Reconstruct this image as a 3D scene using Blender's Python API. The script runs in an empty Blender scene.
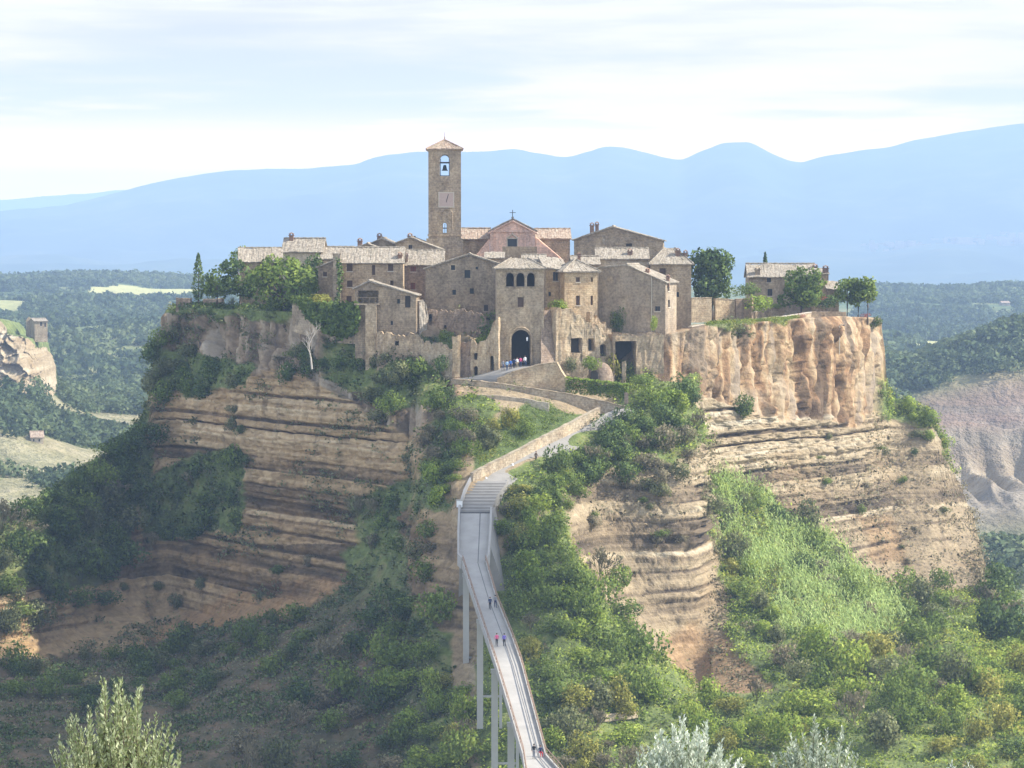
import bpy, bmesh, math, random
import numpy as np
from mathutils import Vector, Matrix
R = math.radians
random.seed(7); rng = np.random.default_rng(7)
S = bpy.context.scene
COL = S.collection
F = 3125.0; HOR = 250.0
PITCH = -math.atan((384 - HOR) / F)

# ------------------------------------------------------------------ camera and light
cam = bpy.data.cameras.new('camera'); camo = bpy.data.objects.new('camera', cam); COL.objects.link(camo)
cam.sensor_width = 36; cam.lens = F * 36 / 1024; cam.clip_start = 0.5; cam.clip_end = 80000
camo.rotation_euler = (R(90) + PITCH, 0, 0)
S.camera = camo
FW = np.array([0, math.cos(PITCH), math.sin(PITCH)]); UP = np.array([0, -math.sin(PITCH), math.cos(PITCH)])

def ray(px, py):
    a = (px - 512) / F; b = (384 - py) / F
    v = np.array([a, 0, 0]) + b * UP + FW
    return v
def P(px, py, d):
    """world point on the sight line of a picture point at distance d along +Y"""
    v = ray(px, py); return v * (d / v[1])
def PA(px, py, d):
    b = (384 - py) / F; a = (px - 512) / F
    vy = b * UP[1] + FW[1]; vz = b * UP[2] + FW[2]
    s = d / vy
    return np.stack([a * s, d + 0 * s, vz * s], -1)
def proj(v):
    v = np.asarray(v); w = v @ FW
    return 512 + F * v[..., 0] / w, 384 - F * (v @ UP) / w, v[..., 1]

SUN_AZ, SUN_EL = 91.0, 40.0          # azimuth: 0 behind the camera, 90 to the right
sd = Vector((math.sin(R(SUN_AZ)) * math.cos(R(SUN_EL)), -math.cos(R(SUN_AZ)) * math.cos(R(SUN_EL)), math.sin(R(SUN_EL))))
sun = bpy.data.lights.new('sun', 'SUN'); sun.energy = 3.9; sun.angle = R(0.5); sun.color = (1.0, .95, .87)
suno = bpy.data.objects.new('sun', sun); COL.objects.link(suno)
suno.rotation_euler = sd.to_track_quat('Z', 'Y').to_euler()

# ------------------------------------------------------------------ node helper
class NT:
    def __init__(s, tree): s.t = tree; s.n = tree.nodes; s.l = tree.links
    def new(s, typ, **kw):
        n = s.n.new(typ)
        for k, v in kw.items():
            if k == 'inp':
                for a, b in v.items():
                    if isinstance(b, bpy.types.NodeSocket): s.l.new(b, n.inputs[a])
                    else: n.inputs[a].default_value = b
            else: setattr(n, k, v)
        return n
    def math(s, op, a, b=0.0, clamp=False):
        n = s.n.new('ShaderNodeMath'); n.operation = op; n.use_clamp = clamp
        for i, x in enumerate((a, b)):
            if isinstance(x, bpy.types.NodeSocket): s.l.new(x, n.inputs[i])
            else: n.inputs[i].default_value = x
        return n.outputs[0]
    def mix(s, f, a, b, mode='MIX'):
        n = s.n.new('ShaderNodeMix'); n.data_type = 'RGBA'; n.blend_type = mode
        for i, x in ((0, f), (6, a), (7, b)):
            if isinstance(x, bpy.types.NodeSocket): s.l.new(x, n.inputs[i])
            elif i == 0: n.inputs[0].default_value = x
            else: n.inputs[i].default_value = (*x[:3], 1)
        return n.outputs[2]
    def ramp(s, f, stops, interp='LINEAR'):
        n = s.n.new('ShaderNodeValToRGB'); n.color_ramp.interpolation = interp
        e = n.color_ramp.elements
        while len(e) > 1: e.remove(e[-1])
        for i, (p, c) in enumerate(stops):
            if i == 0: e[0].position = p; el = e[0]
            else: el = e.new(p)
            el.color = (*c, 1) if not isinstance(c, (int, float)) else (c, c, c, 1)
        s.l.new(f, n.inputs[0]); return n.outputs[0]
    def noise(s, vec, scale, detail=4, rough=.55, dist=0.0):
        n = s.new('ShaderNodeTexNoise', inp={'Scale': scale, 'Detail': detail, 'Roughness': rough, 'Distortion': dist})
        s.l.new(vec, n.inputs['Vector']); return n.outputs['Fac']
    def scale(s, vec, sc, loc=(0, 0, 0)):
        n = s.new('ShaderNodeMapping', inp={'Scale': sc, 'Location': loc}); s.l.new(vec, n.inputs['Vector']); return n.outputs[0]

def new_mat(name):
    m = bpy.data.materials.new(name); m.use_nodes = True
    t = NT(m.node_tree); b = t.n['Principled BSDF']; b.inputs['Roughness'].default_value = .9
    b.inputs['Specular IOR Level'].default_value = .15
    return m, t, b
def bump(t, b, h, strength=.5, dist=.1):
    n = t.new('ShaderNodeBump', inp={'Strength': strength, 'Distance': dist, 'Height': h}); t.l.new(n.outputs[0], b.inputs['Normal'])

def sep(t, v): return t.new('ShaderNodeSeparateXYZ', inp={0: v}).outputs
# ------------------------------------------------------------------ sky
W = bpy.data.worlds.new('World'); S.world = W; W.use_nodes = True
t = NT(W.node_tree); bg = t.n['Background']
sky = t.new('ShaderNodeTexSky', sky_type='NISHITA', sun_disc=False)
sky.sun_elevation = R(SUN_EL); sky.sun_rotation = math.atan2(sd.x, sd.y); sky.altitude = 450; sky.air_density = 1; sky.dust_density = 1.2
g = t.new('ShaderNodeTexCoord').outputs['Generated']
v1 = t.scale(g, (5, 5, 55), (3.1, 0, .4)); v2 = t.scale(g, (14, 14, 150), (.7, 2, 1.3))
n1 = t.noise(v1, 1.0, 5, .55, .35); n2 = t.noise(v2, 1.0, 4, .6, .2)
nn = t.math('ADD', t.math('MULTIPLY', n1, .75), t.math('MULTIPLY', n2, .25))
zz = sep(t, g)[2]
cl = t.ramp(nn, [(.40, .05), (.48, .35), (.55, .85), (.64, 1.0)])
low = t.ramp(zz, [(0, 1.0), (.034, .95), (.046, .25), (.065, 0.0)])          # the bank of cloud behind the mountains
cl = t.math('MAXIMUM', cl, low)
cl = t.math('MULTIPLY', cl, t.ramp(zz, [(.10, 1.0), (.45, .88), (1.0, .75)]))
hot = t.ramp(zz, [(0, (18, 8, 2.5)), (.027, (16, 7.5, 2.5)), (.045, (7.7, 4.7, 2.0)), (.062, (5.8, 4.25, 2.7)), (.085, (5.0, 4.35, 3.4)), (.3, (7.2, 7.2, 7.4))])
hot = t.mix(t.ramp(sep(t, g)[1], [(.80, 0.0), (.93, 1.0)]), (7.2, 7.3, 7.6), hot)
cc = t.mix(1.0, hot, t.ramp(n2, [(.3, .93), (.7, 1.05)]), 'MULTIPLY')
lowblue = t.mix(t.math('MULTIPLY', t.ramp(zz, [(.08, 1.0), (.35, 0.0)]), t.ramp(sep(t, g)[1], [(.80, 0.0), (.93, 1.0)])), t.mix(.35, sky.outputs[0], (3.2, 4.6, 7.4)), (3.2, 2.6, 2.1))
t.l.new(t.mix(cl, lowblue, cc), bg.inputs['Color']); bg.inputs['Strength'].default_value = .10

S.view_settings.view_transform = 'Standard'; S.view_settings.look = 'None'; S.view_settings.gamma = 1
S.view_settings.exposure = 1.30
S.cycles.use_denoising = True
S.cycles.max_bounces = 6; S.cycles.diffuse_bounces = 3; S.cycles.transparent_max_bounces = 4; S.cycles.volume_bounces = 1
S.cycles.sample_clamp_indirect = 4

# ------------------------------------------------------------------ noise in numpy
def _h(i, j, k, s):
    n = (i.astype(np.int64) * 374761393 + j.astype(np.int64) * 668265263 + k.astype(np.int64) * 2147483647 + s * 974634777) & 0xffffffff
    n = ((n ^ (n >> 13)) * 1274126177) & 0xffffffff
    n = ((n ^ (n >> 16)) * 2246822519) & 0xffffffff
    return ((n ^ (n >> 15)) & 0xffffff) / float(0xffffff)
def vnoise(x, y, z, s=0):
    x, y, z = np.broadcast_arrays(np.asarray(x, float), np.asarray(y, float), np.asarray(z, float))
    xi, yi, zi = np.floor(x), np.floor(y), np.floor(z)
    fx, fy, fz = x - xi, y - yi, z - zi
    fx, fy, fz = [q * q * (3 - 2 * q) for q in (fx, fy, fz)]
    r = 0
    for a in (0, 1):
        for b in (0, 1):
            for c in (0, 1):
                w = (fx if a else 1 - fx) * (fy if b else 1 - fy) * (fz if c else 1 - fz)
                r = r + w * _h(xi + a, yi + b, zi + c, s)
    return r * 2 - 1
def fbm(x, y, z, o=4, s=0, g=.5):
    r = 0; a = 1; n = 0
    for i in range(o):
        r = r + a * vnoise(x, y, z, s + i * 17); n += a; a *= g
        x, y, z = x * 2.03, y * 2.03, z * 2.03
    return r / n

# ------------------------------------------------------------------ object helpers
def tag(o, label=None, cat=None, group=None, kind=None):
    if label: o['label'] = label
    if cat: o['category'] = cat
    if group: o['group'] = group
    if kind or cat: o['kind'] = kind or 'thing'
    return o
def thing(name, label, cat, loc=(0, 0, 0), rz=0, group=None):
    o = bpy.data.objects.new(name, None); COL.objects.link(o); o.empty_display_size = .3
    o.location = loc; o.rotation_euler = (0, 0, rz)
    return tag(o, label, cat, group)
def link(name, me, mats, parent=None, loc=None):
    if not isinstance(mats, (list, tuple)): mats = [mats]
    if not me.materials:
        for m in mats: me.materials.append(m)
    o = bpy.data.objects.new(name, me); COL.objects.link(o)
    if parent: o.parent = parent
    if loc is not None: o.location = loc
    return o
def obj(name, bm, mats, parent=None, loc=None, smooth=False):
    me = bpy.data.meshes.new(name); bmesh.ops.recalc_face_normals(bm, faces=bm.faces)
    bm.to_mesh(me); bm.free()
    if smooth: me.shade_smooth()
    return link(name, me, mats, parent, loc)
def np_mesh(name, V, Fq, smooth=False):
    me = bpy.data.meshes.new(name); V = np.asarray(V, np.float32); Fq = np.asarray(Fq, np.int32)
    k = Fq.shape[1]
    me.vertices.add(len(V)); me.vertices.foreach_set('co', V.ravel())
    me.loops.add(Fq.size); me.loops.foreach_set('vertex_index', Fq.ravel())
    me.polygons.add(len(Fq)); me.polygons.foreach_set('loop_start', np.arange(0, Fq.size, k, dtype=np.int32))
    me.update(calc_edges=True); me.validate()
    if smooth: me.shade_smooth()
    return me
def attr(me, name, vals):
    a = me.attributes.new(name, 'FLOAT', 'POINT'); a.data.foreach_set('value', np.asarray(vals, np.float32))
def box(bm, x0, x1, y0, y1, z0, z1, mi=0):
    v = [bm.verts.new(c) for c in ((x0, y0, z0), (x1, y0, z0), (x1, y1, z0), (x0, y1, z0), (x0, y0, z1), (x1, y0, z1), (x1, y1, z1), (x0, y1, z1))]
    for f in ((0, 3, 2, 1), (4, 5, 6, 7), (0, 1, 5, 4), (1, 2, 6, 5), (2, 3, 7, 6), (3, 0, 4, 7)):
        bm.faces.new([v[i] for i in f]).material_index = mi
def tube(bm, pts, rad, n=6, mi=0, cap=True):
    rings = []
    for i, p in enumerate(pts):
        p = Vector(p); a = Vector(pts[max(0, i - 1)]); b = Vector(pts[min(len(pts) - 1, i + 1)])
        q = (b - a).normalized().to_track_quat('Z', 'Y')
        r = rad[i] if isinstance(rad, (list, tuple)) else rad
        rings.append([bm.verts.new(p + q @ Vector((math.cos(k * 2 * math.pi / n) * r, math.sin(k * 2 * math.pi / n) * r, 0))) for k in range(n)])
    for i in range(len(rings) - 1):
        for k in range(n):
            bm.faces.new((rings[i][k], rings[i][(k + 1) % n], rings[i + 1][(k + 1) % n], rings[i + 1][k])).material_index = mi
    if cap:
        bm.faces.new(rings[0][::-1]).material_index = mi; bm.faces.new(rings[-1]).material_index = mi
def lathe(bm, prof, c=(0, 0, 0), n=10, mi=0):
    rings = []
    for r, z in prof:
        rings.append([bm.verts.new((c[0] + r * math.cos(k * 2 * math.pi / n), c[1] + r * math.sin(k * 2 * math.pi / n), c[2] + z)) for k in range(n)])
    for i in range(len(rings) - 1):
        for k in range(n):
            bm.faces.new((rings[i][k], rings[i][(k + 1) % n], rings[i + 1][(k + 1) % n], rings[i + 1][k])).material_index = mi

# ------------------------------------------------------------------ materials
def geo(t): return t.new('ShaderNodeNewGeometry').outputs['Position']
def attrn(t, name): return t.new('ShaderNodeAttribute', attribute_name=name).outputs['Fac']
def sep(t, v): return t.new('ShaderNodeSeparateXYZ', inp={0: v}).outputs

def rock_material():
    m, t, b = new_mat('stratified_tuff'); p = geo(t)
    fine = t.noise(p, .9, 6, .65)
    s2 = t.noise(t.scale(p, (.05, .05, 1.6)), 1, 5, .65)
    tone = t.math('ADD', attrn(t, 'tone'), t.math('ADD', t.math('MULTIPLY', t.math('SUBTRACT', s2, .5), .45), t.math('MULTIPLY', t.math('SUBTRACT', fine, .5), .35)))
    lower = t.ramp(tone, [(.10, (.070, .052, .036)), (.28, (.155, .115, .072)), (.43, (.27, .205, .125)), (.58, (.33, .255, .155)), (.76, (.41, .33, .215)), (.98, (.49, .425, .31))])
    vst = t.noise(t.scale(p, (.5, .5, .06)), 1, 5, .65, .3)
    lower = t.mix(t.ramp(vst, [(.54, 0.0), (.68, .65)]), lower, (.13, .10, .065))
    lower = t.mix(t.ramp(t.noise(p, .05, 4, .6), [(.50, 0.0), (.66, .5)]), lower, (.31, .215, .115))
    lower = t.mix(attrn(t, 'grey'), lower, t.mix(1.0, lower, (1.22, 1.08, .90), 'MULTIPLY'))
    # upper tuff: vertical streaks
    vs = t.math('ADD', attrn(t, 'streak'), t.math('MULTIPLY', t.math('SUBTRACT', fine, .5), .22))
    upper = t.ramp(vs, [(.34, (.11, .07, .04)), (.42, (.25, .145, .072)), (.49, (.36, .24, .128)), (.56, (.41, .305, .18)), (.64, (.31, .235, .16)), (.74, (.21, .16, .11))])
    pale = t.ramp(t.noise(p, .11, 4, .6), [(.50, 0.0), (.66, .5)])
    upper = t.mix(pale, upper, t.mix(vs, (.24, .19, .13), (.46, .39, .28)))
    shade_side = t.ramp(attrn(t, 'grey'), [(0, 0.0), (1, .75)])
    upper = t.mix(shade_side, upper, t.ramp(vs, [(.30, (.075, .055, .038)), (.42, (.20, .15, .10)), (.52, (.31, .24, .165)), (.66, (.44, .37, .28))]))  # left side: darker streaks in the colour make up for relief lost in shade
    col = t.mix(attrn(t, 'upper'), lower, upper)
    red = t.mix(1.0, lower, (.84, .64, .48), 'MULTIPLY')
    col = t.mix(attrn(t, 'red'), col, red)
    # soil and dry scrub between rock layers
    dry = t.ramp(t.noise(p, .35, 6, .7), [(.45, 0.0), (.62, .8)])
    col = t.mix(t.math('MULTIPLY', dry, .32), col, (.19, .15, .09))
    gcol = t.ramp(t.noise(p, .28, 6, .7), [(.28, (.055, .065, .025)), (.44, (.10, .125, .04)), (.54, (.15, .185, .055)), (.62, (.20, .21, .075)), (.74, (.27, .22, .11))])
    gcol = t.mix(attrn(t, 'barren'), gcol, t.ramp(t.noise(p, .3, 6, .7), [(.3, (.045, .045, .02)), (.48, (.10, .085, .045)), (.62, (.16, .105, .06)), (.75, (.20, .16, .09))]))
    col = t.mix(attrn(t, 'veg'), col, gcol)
    lawn = t.ramp(t.noise(p, .5, 5, .7), [(.3, (.07, .10, .032)), (.55, (.115, .15, .05)), (.72, (.20, .19, .085))])
    col = t.mix(attrn(t, 'lawn'), col, lawn)
    col = t.mix(1.0, col, t.ramp(fine, [(.25, .72), (.7, 1.12)]), 'MULTIPLY')
    t.l.new(col, b.inputs['Base Color'])
    h = t.math('ADD', t.math('MULTIPLY', fine, .7), t.math('MULTIPLY', s2, t.math('SUBTRACT', .5, t.math('MULTIPLY', attrn(t, 'upper'), .5))))
    bump(t, b, h, .9, .7)
    return m

def masonry(name, base, dark, scale=1.0, var=.3, block=True):
    m, t, b = new_mat(name)
    oc = t.new('ShaderNodeTexCoord').outputs['Object']
    s = sep(t, oc)
    u = t.math('ADD', s[0], s[1])
    vec = t.new('ShaderNodeCombineXYZ', inp={0: u, 1: s[2]}).outputs[0]
    br = t.new('ShaderNodeTexBrick', inp={'Vector': vec, 'Color1': (*base, 1), 'Color2': (*[c * .84 for c in base], 1), 'Mortar': (*[c * .78 for c in base], 1), 'Scale': 1.0 * scale, 'Mortar Size': .03, 'Brick Width': .62, 'Row Height': .34, 'Bias': -.1})
    n = t.noise(oc, .55, 6, .68); n2 = t.noise(oc, 2.6, 4, .65)
    oi = t.new('ShaderNodeObjectInfo').outputs['Random']
    col = br.outputs['Color'] if block else t.mix(n2, base, [c * .8 for c in base])
    col = t.mix(t.ramp(n, [(.34, .95), (.58, 0.0)]), col, dark)
    streak = t.noise(t.scale(oc, (1.4, 1.4, .16)), 1, 4, .6)
    col = t.mix(t.ramp(streak, [(.50, 0.0), (.72, .55)]), col, [c * .55 for c in base])
    col = t.mix(t.ramp(t.noise(oc, .3, 3, .5), [(.52, 0.0), (.68, .5)]), col, [min(1, c * 1.25) for c in base])
    col = t.mix(1.0, col, t.ramp(n2, [(.28, .56), (.70, 1.26)]), 'MULTIPLY')
    col = t.mix(1.0, col, t.ramp(oi, [(0, (.80, .79, .79)), (.35, (1.0, .98, .95)), (.7, (1.12, 1.06, .98)), (1, (.93, .95, .97))]), 'MULTIPLY')
    big = t.noise(t.scale(oc, (.35, .35, .22), (3, 1, 2)), 1, 4, .6)
    col = t.mix(t.ramp(big, [(.50, 0.0), (.60, .5)]), col, t.mix(1.0, col, (1.3, 1.24, 1.14), 'MULTIPLY'))
    t.l.new(col, b.inputs['Base Color'])
    bump(t, b, t.math('ADD', t.math('MULTIPLY', n2, .8), t.math('MULTIPLY', br.outputs['Fac'], -.5)), .7, .12)
    return m

def roof_material(name, c1, c2, c3):
    m, t, b = new_mat(name); oc = t.new('ShaderNodeTexCoord').outputs['Object']
    n = t.noise(oc, 1.9, 5, .75); n2 = t.noise(oc, .45, 3, .5); n3 = t.noise(t.scale(oc, (3, 3, 3)), 1, 2, .8)
    col = t.ramp(n, [(.30, c3), (.47, c1), (.60, c2), (.72, tuple(min(1, c * 1.15) for c in c2))])
    col = t.mix(t.ramp(n2, [(.5, 0.0), (.7, .5)]), col, (.22, .19, .135))
    col = t.mix(1.0, col, t.ramp(n3, [(.28, .55), (.66, 1.15)]), 'MULTIPLY')
    t.l.new(col, b.inputs['Base Color']); bump(t, b, n3, .6, .06)
    return m

def plain(name, c, rough=.8, var=.25, sc=3.0, metal=0.0):
    m, t, b = new_mat(name); oc = t.new('ShaderNodeTexCoord').outputs['Object']
    n = t.noise(oc, sc, 5, .65)
    t.l.new(t.mix(n, [x * (1 - var) for x in c], [min(1, x * (1 + var)) for x in c]), b.inputs['Base Color'])
    b.inputs['Roughness'].default_value = rough; b.inputs['Metallic'].default_value = metal
    return m

def leaf_material(name, ca, cb, cc, trans=.25):
    m, t, b = new_mat(name)
    v = attrn(t, 'vary'); p = geo(t)
    oi = t.new('ShaderNodeObjectInfo').outputs['Random']
    n = t.noise(p, .35, 3, .6)
    f = t.math('ADD', t.math('MULTIPLY', v, .55), t.math('ADD', t.math('MULTIPLY', n, .5), t.math('MULTIPLY', t.math('SUBTRACT', oi, .5), .35)))
    col = t.ramp(f, [(.22, ca), (.52, cb), (.82, cc)])
    t.l.new(col, b.inputs['Base Color']); b.inputs['Roughness'].default_value = .65
    tr = t.new('ShaderNodeBsdfTranslucent'); t.l.new(t.mix(.5, col, cc), tr.inputs['Color'])
    mx = t.new('ShaderNodeMixShader', inp={0: trans, 1: b.outputs[0], 2: tr.outputs[0]})
    t.l.new(mx.outputs[0], t.n['Material Output'].inputs['Surface'])
    return m

M = {}
M['rock'] = rock_material()
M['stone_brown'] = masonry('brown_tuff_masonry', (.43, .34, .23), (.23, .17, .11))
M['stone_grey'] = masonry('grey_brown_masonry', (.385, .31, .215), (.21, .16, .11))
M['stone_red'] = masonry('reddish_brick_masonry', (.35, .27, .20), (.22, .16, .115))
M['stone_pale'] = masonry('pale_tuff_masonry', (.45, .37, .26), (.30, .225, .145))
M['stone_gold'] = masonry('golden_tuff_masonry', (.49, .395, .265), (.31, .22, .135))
M['plaster_pale'] = masonry('weathered_pale_plaster', (.50, .44, .34), (.33, .27, .20), block=False)
M['plaster_grey'] = masonry('weathered_grey_plaster', (.41, .335, .24), (.25, .195, .14), block=False)
M['plaster_pink'] = masonry('pink_plaster', (.72, .50, .395), (.60, .41, .32), block=False)
M['white_rubble'] = masonry('white_rubble_wall', (.62, .57, .48), (.30, .25, .19))
M['wall_path'] = masonry('parapet_masonry', (.44, .37, .27), (.27, .205, .14))
M['roof'] = roof_material('weathered_roof_tiles', (.27, .225, .165), (.36, .31, .24), (.16, .125, .09))
M['roof_light'] = roof_material('sunbleached_roof_tiles', (.29, .245, .185), (.385, .335, .26), (.18, .135, .095))
M['roof_red'] = roof_material('terracotta_roof_tiles', (.33, .235, .165), (.42, .34, .25), (.22, .135, .09))
M['brick'] = masonry('terracotta_brick', (.33, .215, .155), (.20, .13, .10), 2.2)
M['glass'] = plain('dark_window_glass', (.035, .04, .045), .25, .3)
M['shutter'] = plain('brown_shutter_wood', (.11, .07, .05), .7, .3, 6)
M['shutter_red'] = plain('faded_red_shutter_wood', (.22, .085, .065), .7, .3, 6)
M['trim'] = plain('pale_stone_trim', (.46, .40, .31), .85, .2, 4)
M['dark'] = plain('painted_interior_shade', (.06, .05, .04), .95, .3, 2)  # near-black surface painted in for the shade inside openings and the hut mouth
M['iron'] = plain('dark_iron', (.04, .04, .045), .55, .3, 8, .6)
M['bronze'] = plain('aged_bell_bronze', (.07, .075, .06), .45, .3, 6, .8)
M['concrete'] = plain('pale_bridge_concrete', (.335, .315, .28), .9, .30, .35)
M['concrete_pier'] = plain('weathered_pier_concrete', (.36, .35, .325), .9, .18, .5)
M['paving'] = plain('grey_path_paving', (.235, .22, .195), .9, .3, .6)
M['paving_dark'] = plain('worn_step_edges', (.185, .172, .15), .9, .3, .8)
M['dirt'] = plain('pale_trodden_earth', (.36, .29, .19), .95, .3, .5)
M['rust'] = plain('rust_brown_painted_rail', (.25, .165, .11), .7, .3, 2)
M['cable'] = plain('dark_drain_strip', (.13, .125, .12), .8, .2, 2)
M['bark'] = plain('tree_bark', (.12, .09, .065), .95, .35, 3)
M['bark_pale'] = plain('bleached_dead_wood', (.43, .385, .32), .9, .25, 3)
M['white'] = plain('white_enamel', (.72, .72, .70), .5, .05, 2)
M['marble'] = plain('pale_pink_marble', (.42, .32, .265), .8, .2, 4)
L = {}
L['dark'] = leaf_material('dark_evergreen_leaves', (0.039, 0.073, 0.024), (0.096, 0.15, 0.039), (0.177, 0.231, 0.057), 0.28)
L['mid'] = leaf_material('green_leaves', (0.07, 0.108, 0.024), (0.156, 0.228, 0.044), (0.284, 0.347, 0.071), 0.38)
L['bright'] = leaf_material('bright_green_leaves', (0.115, 0.182, 0.027), (0.254, 0.355, 0.054), (0.433, 0.494, 0.092), 0.42)
L['yellow'] = leaf_material('yellow_green_leaves', (0.15, 0.164, 0.032), (0.303, 0.309, 0.062), (0.504, 0.454, 0.111), 0.42)
L['olive'] = leaf_material('grey_green_leaves', (0.088, 0.106, 0.042), (0.165, 0.184, 0.075), (0.272, 0.273, 0.122), 0.32)
L['dry'] = leaf_material('dry_brown_scrub', (.13, .12, .065), (.23, .20, .115), (.33, .28, .17), .35) #(0.091, 0.077, 0.045), (0.175, 0.147, 0.087), (0.28, 0.231, 0.14), .2)
L['cane'] = leaf_material('pale_cane_leaves', (0.218, 0.311, 0.095), (0.423, 0.542, 0.179), (0.693, 0.763, 0.302), 0.4)
L['silver'] = leaf_material('silvery_leaves', (0.162, 0.203, 0.121), (0.405, 0.454, 0.324), (0.745, 0.778, 0.648), .2)
L['shoot'] = leaf_material('pale_green_shoot_leaves', (.085, .115, .035), (.25, .30, .12), (.50, .53, .32), .3)
L['far'] = leaf_material('distant_wood_leaves', (.044, .070, .030), (.090, .128, .050), (.155, .185, .078), .32)
L['flower'] = leaf_material('red_flowers', (.12, .03, .02), (.38, .07, .05), (.55, .16, .12), .2)
# ------------------------------------------------------------------ the rock plateau
# profiles of the rock round its seen side: picture column, then (height on the sight line, distance) from rim to valley
PROF = [
 (-90, [(570,495),(592,490),(622,485),(667,474),(702,455),(748,432),(805,405)]),
 (0, [(522,515),(545,510),(580,505),(658,494),(695,470),(740,440),(805,405)]),
 (70, [(480,534),(510,529),(545,525),(640,513),(686,485),(722,453),(805,410)]),
 (130, [(432,553),(460,547),(500,542),(614,527),(668,497),(714,460),(805,412)]),
 (146, [(404,557),(425,551),(475,546),(606,531),(662,500),(711,462),(805,413)]),
 (156, [(350,560),(395,555),(460,549),(607,534),(662,502),(711,462),(805,413)]),
 (168, [(308,562),(385,556),(455,550),(608,534),(662,501),(710,462),(805,413)]),
 (200, [(308,552),(382,546),(452,541),(610,527),(658,497),(706,460),(805,413)]),
 (240, [(310,540),(376,534),(445,529),(608,517),(652,489),(701,456),(805,413)]),
 (300, [(312,526),(374,519),(445,514),(598,502),(642,478),(696,451),(805,413)]),
 (360, [(337,514),(385,507),(440,502),(577,489),(627,466),(686,446),(805,413)]),
 (410, [(345,508),(390,501),(440,493),(548,475),(605,456),(672,441),(805,411)]),
 (425, [(300,519),(350,508),(400,497),(480,472),(575,453),(665,439),(805,410)]),
 (447, [(300,519),(372,506),(400,495),(470,470),(560,452),(660,438),(805,408)]),
 (458, [(300,519),(377,505.5),(386,497),(440,476),(540,452),(655,438),(805,408)]),
 (495, [(312,519),(377,506),(386,497),(440,478),(505,461),(640,436),(805,405)]),
 (540, [(330,520),(374,508),(392,496),(430,484),(490,466),(640,435),(805,402)]),
 (556, [(318,516),(374,505),(394,496),(425,486),(490,468),(640,435),(805,402)]),
 (600, [(337,516),(380,508),(407,497),(440,484),(540,469),(650,438),(805,402)]),
 (640, [(336,513),(380,505),(415,494),(470,480),(600,465),(674,439),(805,402)]),
 (670, [(334,512),(382,505),(425,494),(490,478),(640,463),(690,438),(805,402)]),
 (695, [(328,513),(385,508),(430,497),(500,480),(662,463),(706,440),(805,402)]),
 (712, [(325,516),(395,512),(440,508),(495,500),(640,466),(698,442),(805,402)]),
 (760, [(322,530),(405,526),(450,523),(505,516),(600,481),(690,444),(805,400)]),
 (800, [(319,542),(408,538),(460,534),(525,525),(592,492),(695,441),(805,400)]),
 (845, [(317,556),(412,552),(470,547),(548,536),(607,498),(700,442),(805,400)]),
 (882, [(318,574),(415,568),(475,561),(564,545),(617,501),(701,442),(805,399)]),
 (890, [(398,577),(422,572),(480,563),(568,546),(619,501),(702,442),(805,399)]),
 (930, [(412,576),(435,572),(490,563),(573,545),(625,498),(706,441),(805,398)]),
 (948, [(462,574),(478,571),(510,564),(577,546),(629,495),(707,441),(805,398)]),
 (972, [(514,570),(524,567),(542,560),(583,544),(638,492),(713,441),(805,398)]),
 (984, [(560,556),(568,552),(580,545),(603,531),(651,487),(717,441),(805,398)]),
 (1024,[(632,510),(640,504),(652,495),(668,480),(695,460),(735,435),(805,398)]),
 (1110,[(715,470),(722,466),(732,460),(745,452),(758,445),(778,430),(812,398)]),
]
cpx = np.array([c[0] for c in PROF], float)
cpy = np.array([[q[0] for q in c[1]] for c in PROF], float)
cd = np.array([[q[1] for q in c[1]] for c in PROF], float)

def pchip(x, xs, ys):
    """monotone cubic through (xs, ys) along axis 0 of ys"""
    ys = np.asarray(ys, float); h = np.diff(xs); dl = np.diff(ys, axis=0) / h.reshape(-1, *([1] * (ys.ndim - 1)))
    m = np.zeros_like(ys); m[0] = dl[0]; m[-1] = dl[-1]
    hh = h.reshape(-1, *([1] * (ys.ndim - 1)))
    w1 = 2 * hh[1:] + hh[:-1]; w2 = hh[1:] + 2 * hh[:-1]
    with np.errstate(divide='ignore', invalid='ignore'):
        mm = (w1 + w2) / (w1 / dl[:-1] + w2 / dl[1:])
    m[1:-1] = np.where(dl[:-1] * dl[1:] > 0, mm, 0)
    i = np.clip(np.searchsorted(xs, x) - 1, 0, len(xs) - 2)
    tt = ((x - xs[i]) / h[i]).reshape(-1, *([1] * (ys.ndim - 1))); H = hh[i]
    return ((1 + 2 * tt) * (1 - tt) ** 2 * ys[i] + tt * (1 - tt) ** 2 * H * m[i] + tt * tt * (3 - 2 * tt) * ys[i + 1] + tt * tt * (tt - 1) * H * m[i + 1])

NX = 760
gx = np.linspace(-90, 1110, NX)
gpy = pchip(gx, cpx, cpy); gd = pchip(gx, cpx, cd)          # NX x 7
# smooth across columns a little so that the profile stations do not read as facets
ker = np.array([1, 2, 3, 2, 1]) / 9.
def smooth_cols(a, keep):
    p = np.pad(a, ((2, 2), (0, 0)), mode='edge'); s = sum(ker[k] * p[k:k + len(a)] for k in range(5))
    s[:, 0] = a[:, 0]; return s
gd = smooth_cols(smooth_cols(gd, 0), 0)

def in_poly(px, py, poly):
    x = np.asarray(px, float); y = np.asarray(py, float); c = np.zeros(np.broadcast(x, y).shape, bool); n = len(poly)
    for i in range(n):
        x0, y0 = poly[i]; x1, y1 = poly[(i + 1) % n]
        if y0 == y1: continue
        c ^= ((y0 > y) != (y1 > y)) & (x < (x1 - x0) * (y - y0) / (y1 - y0) + x0)
    return c

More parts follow.
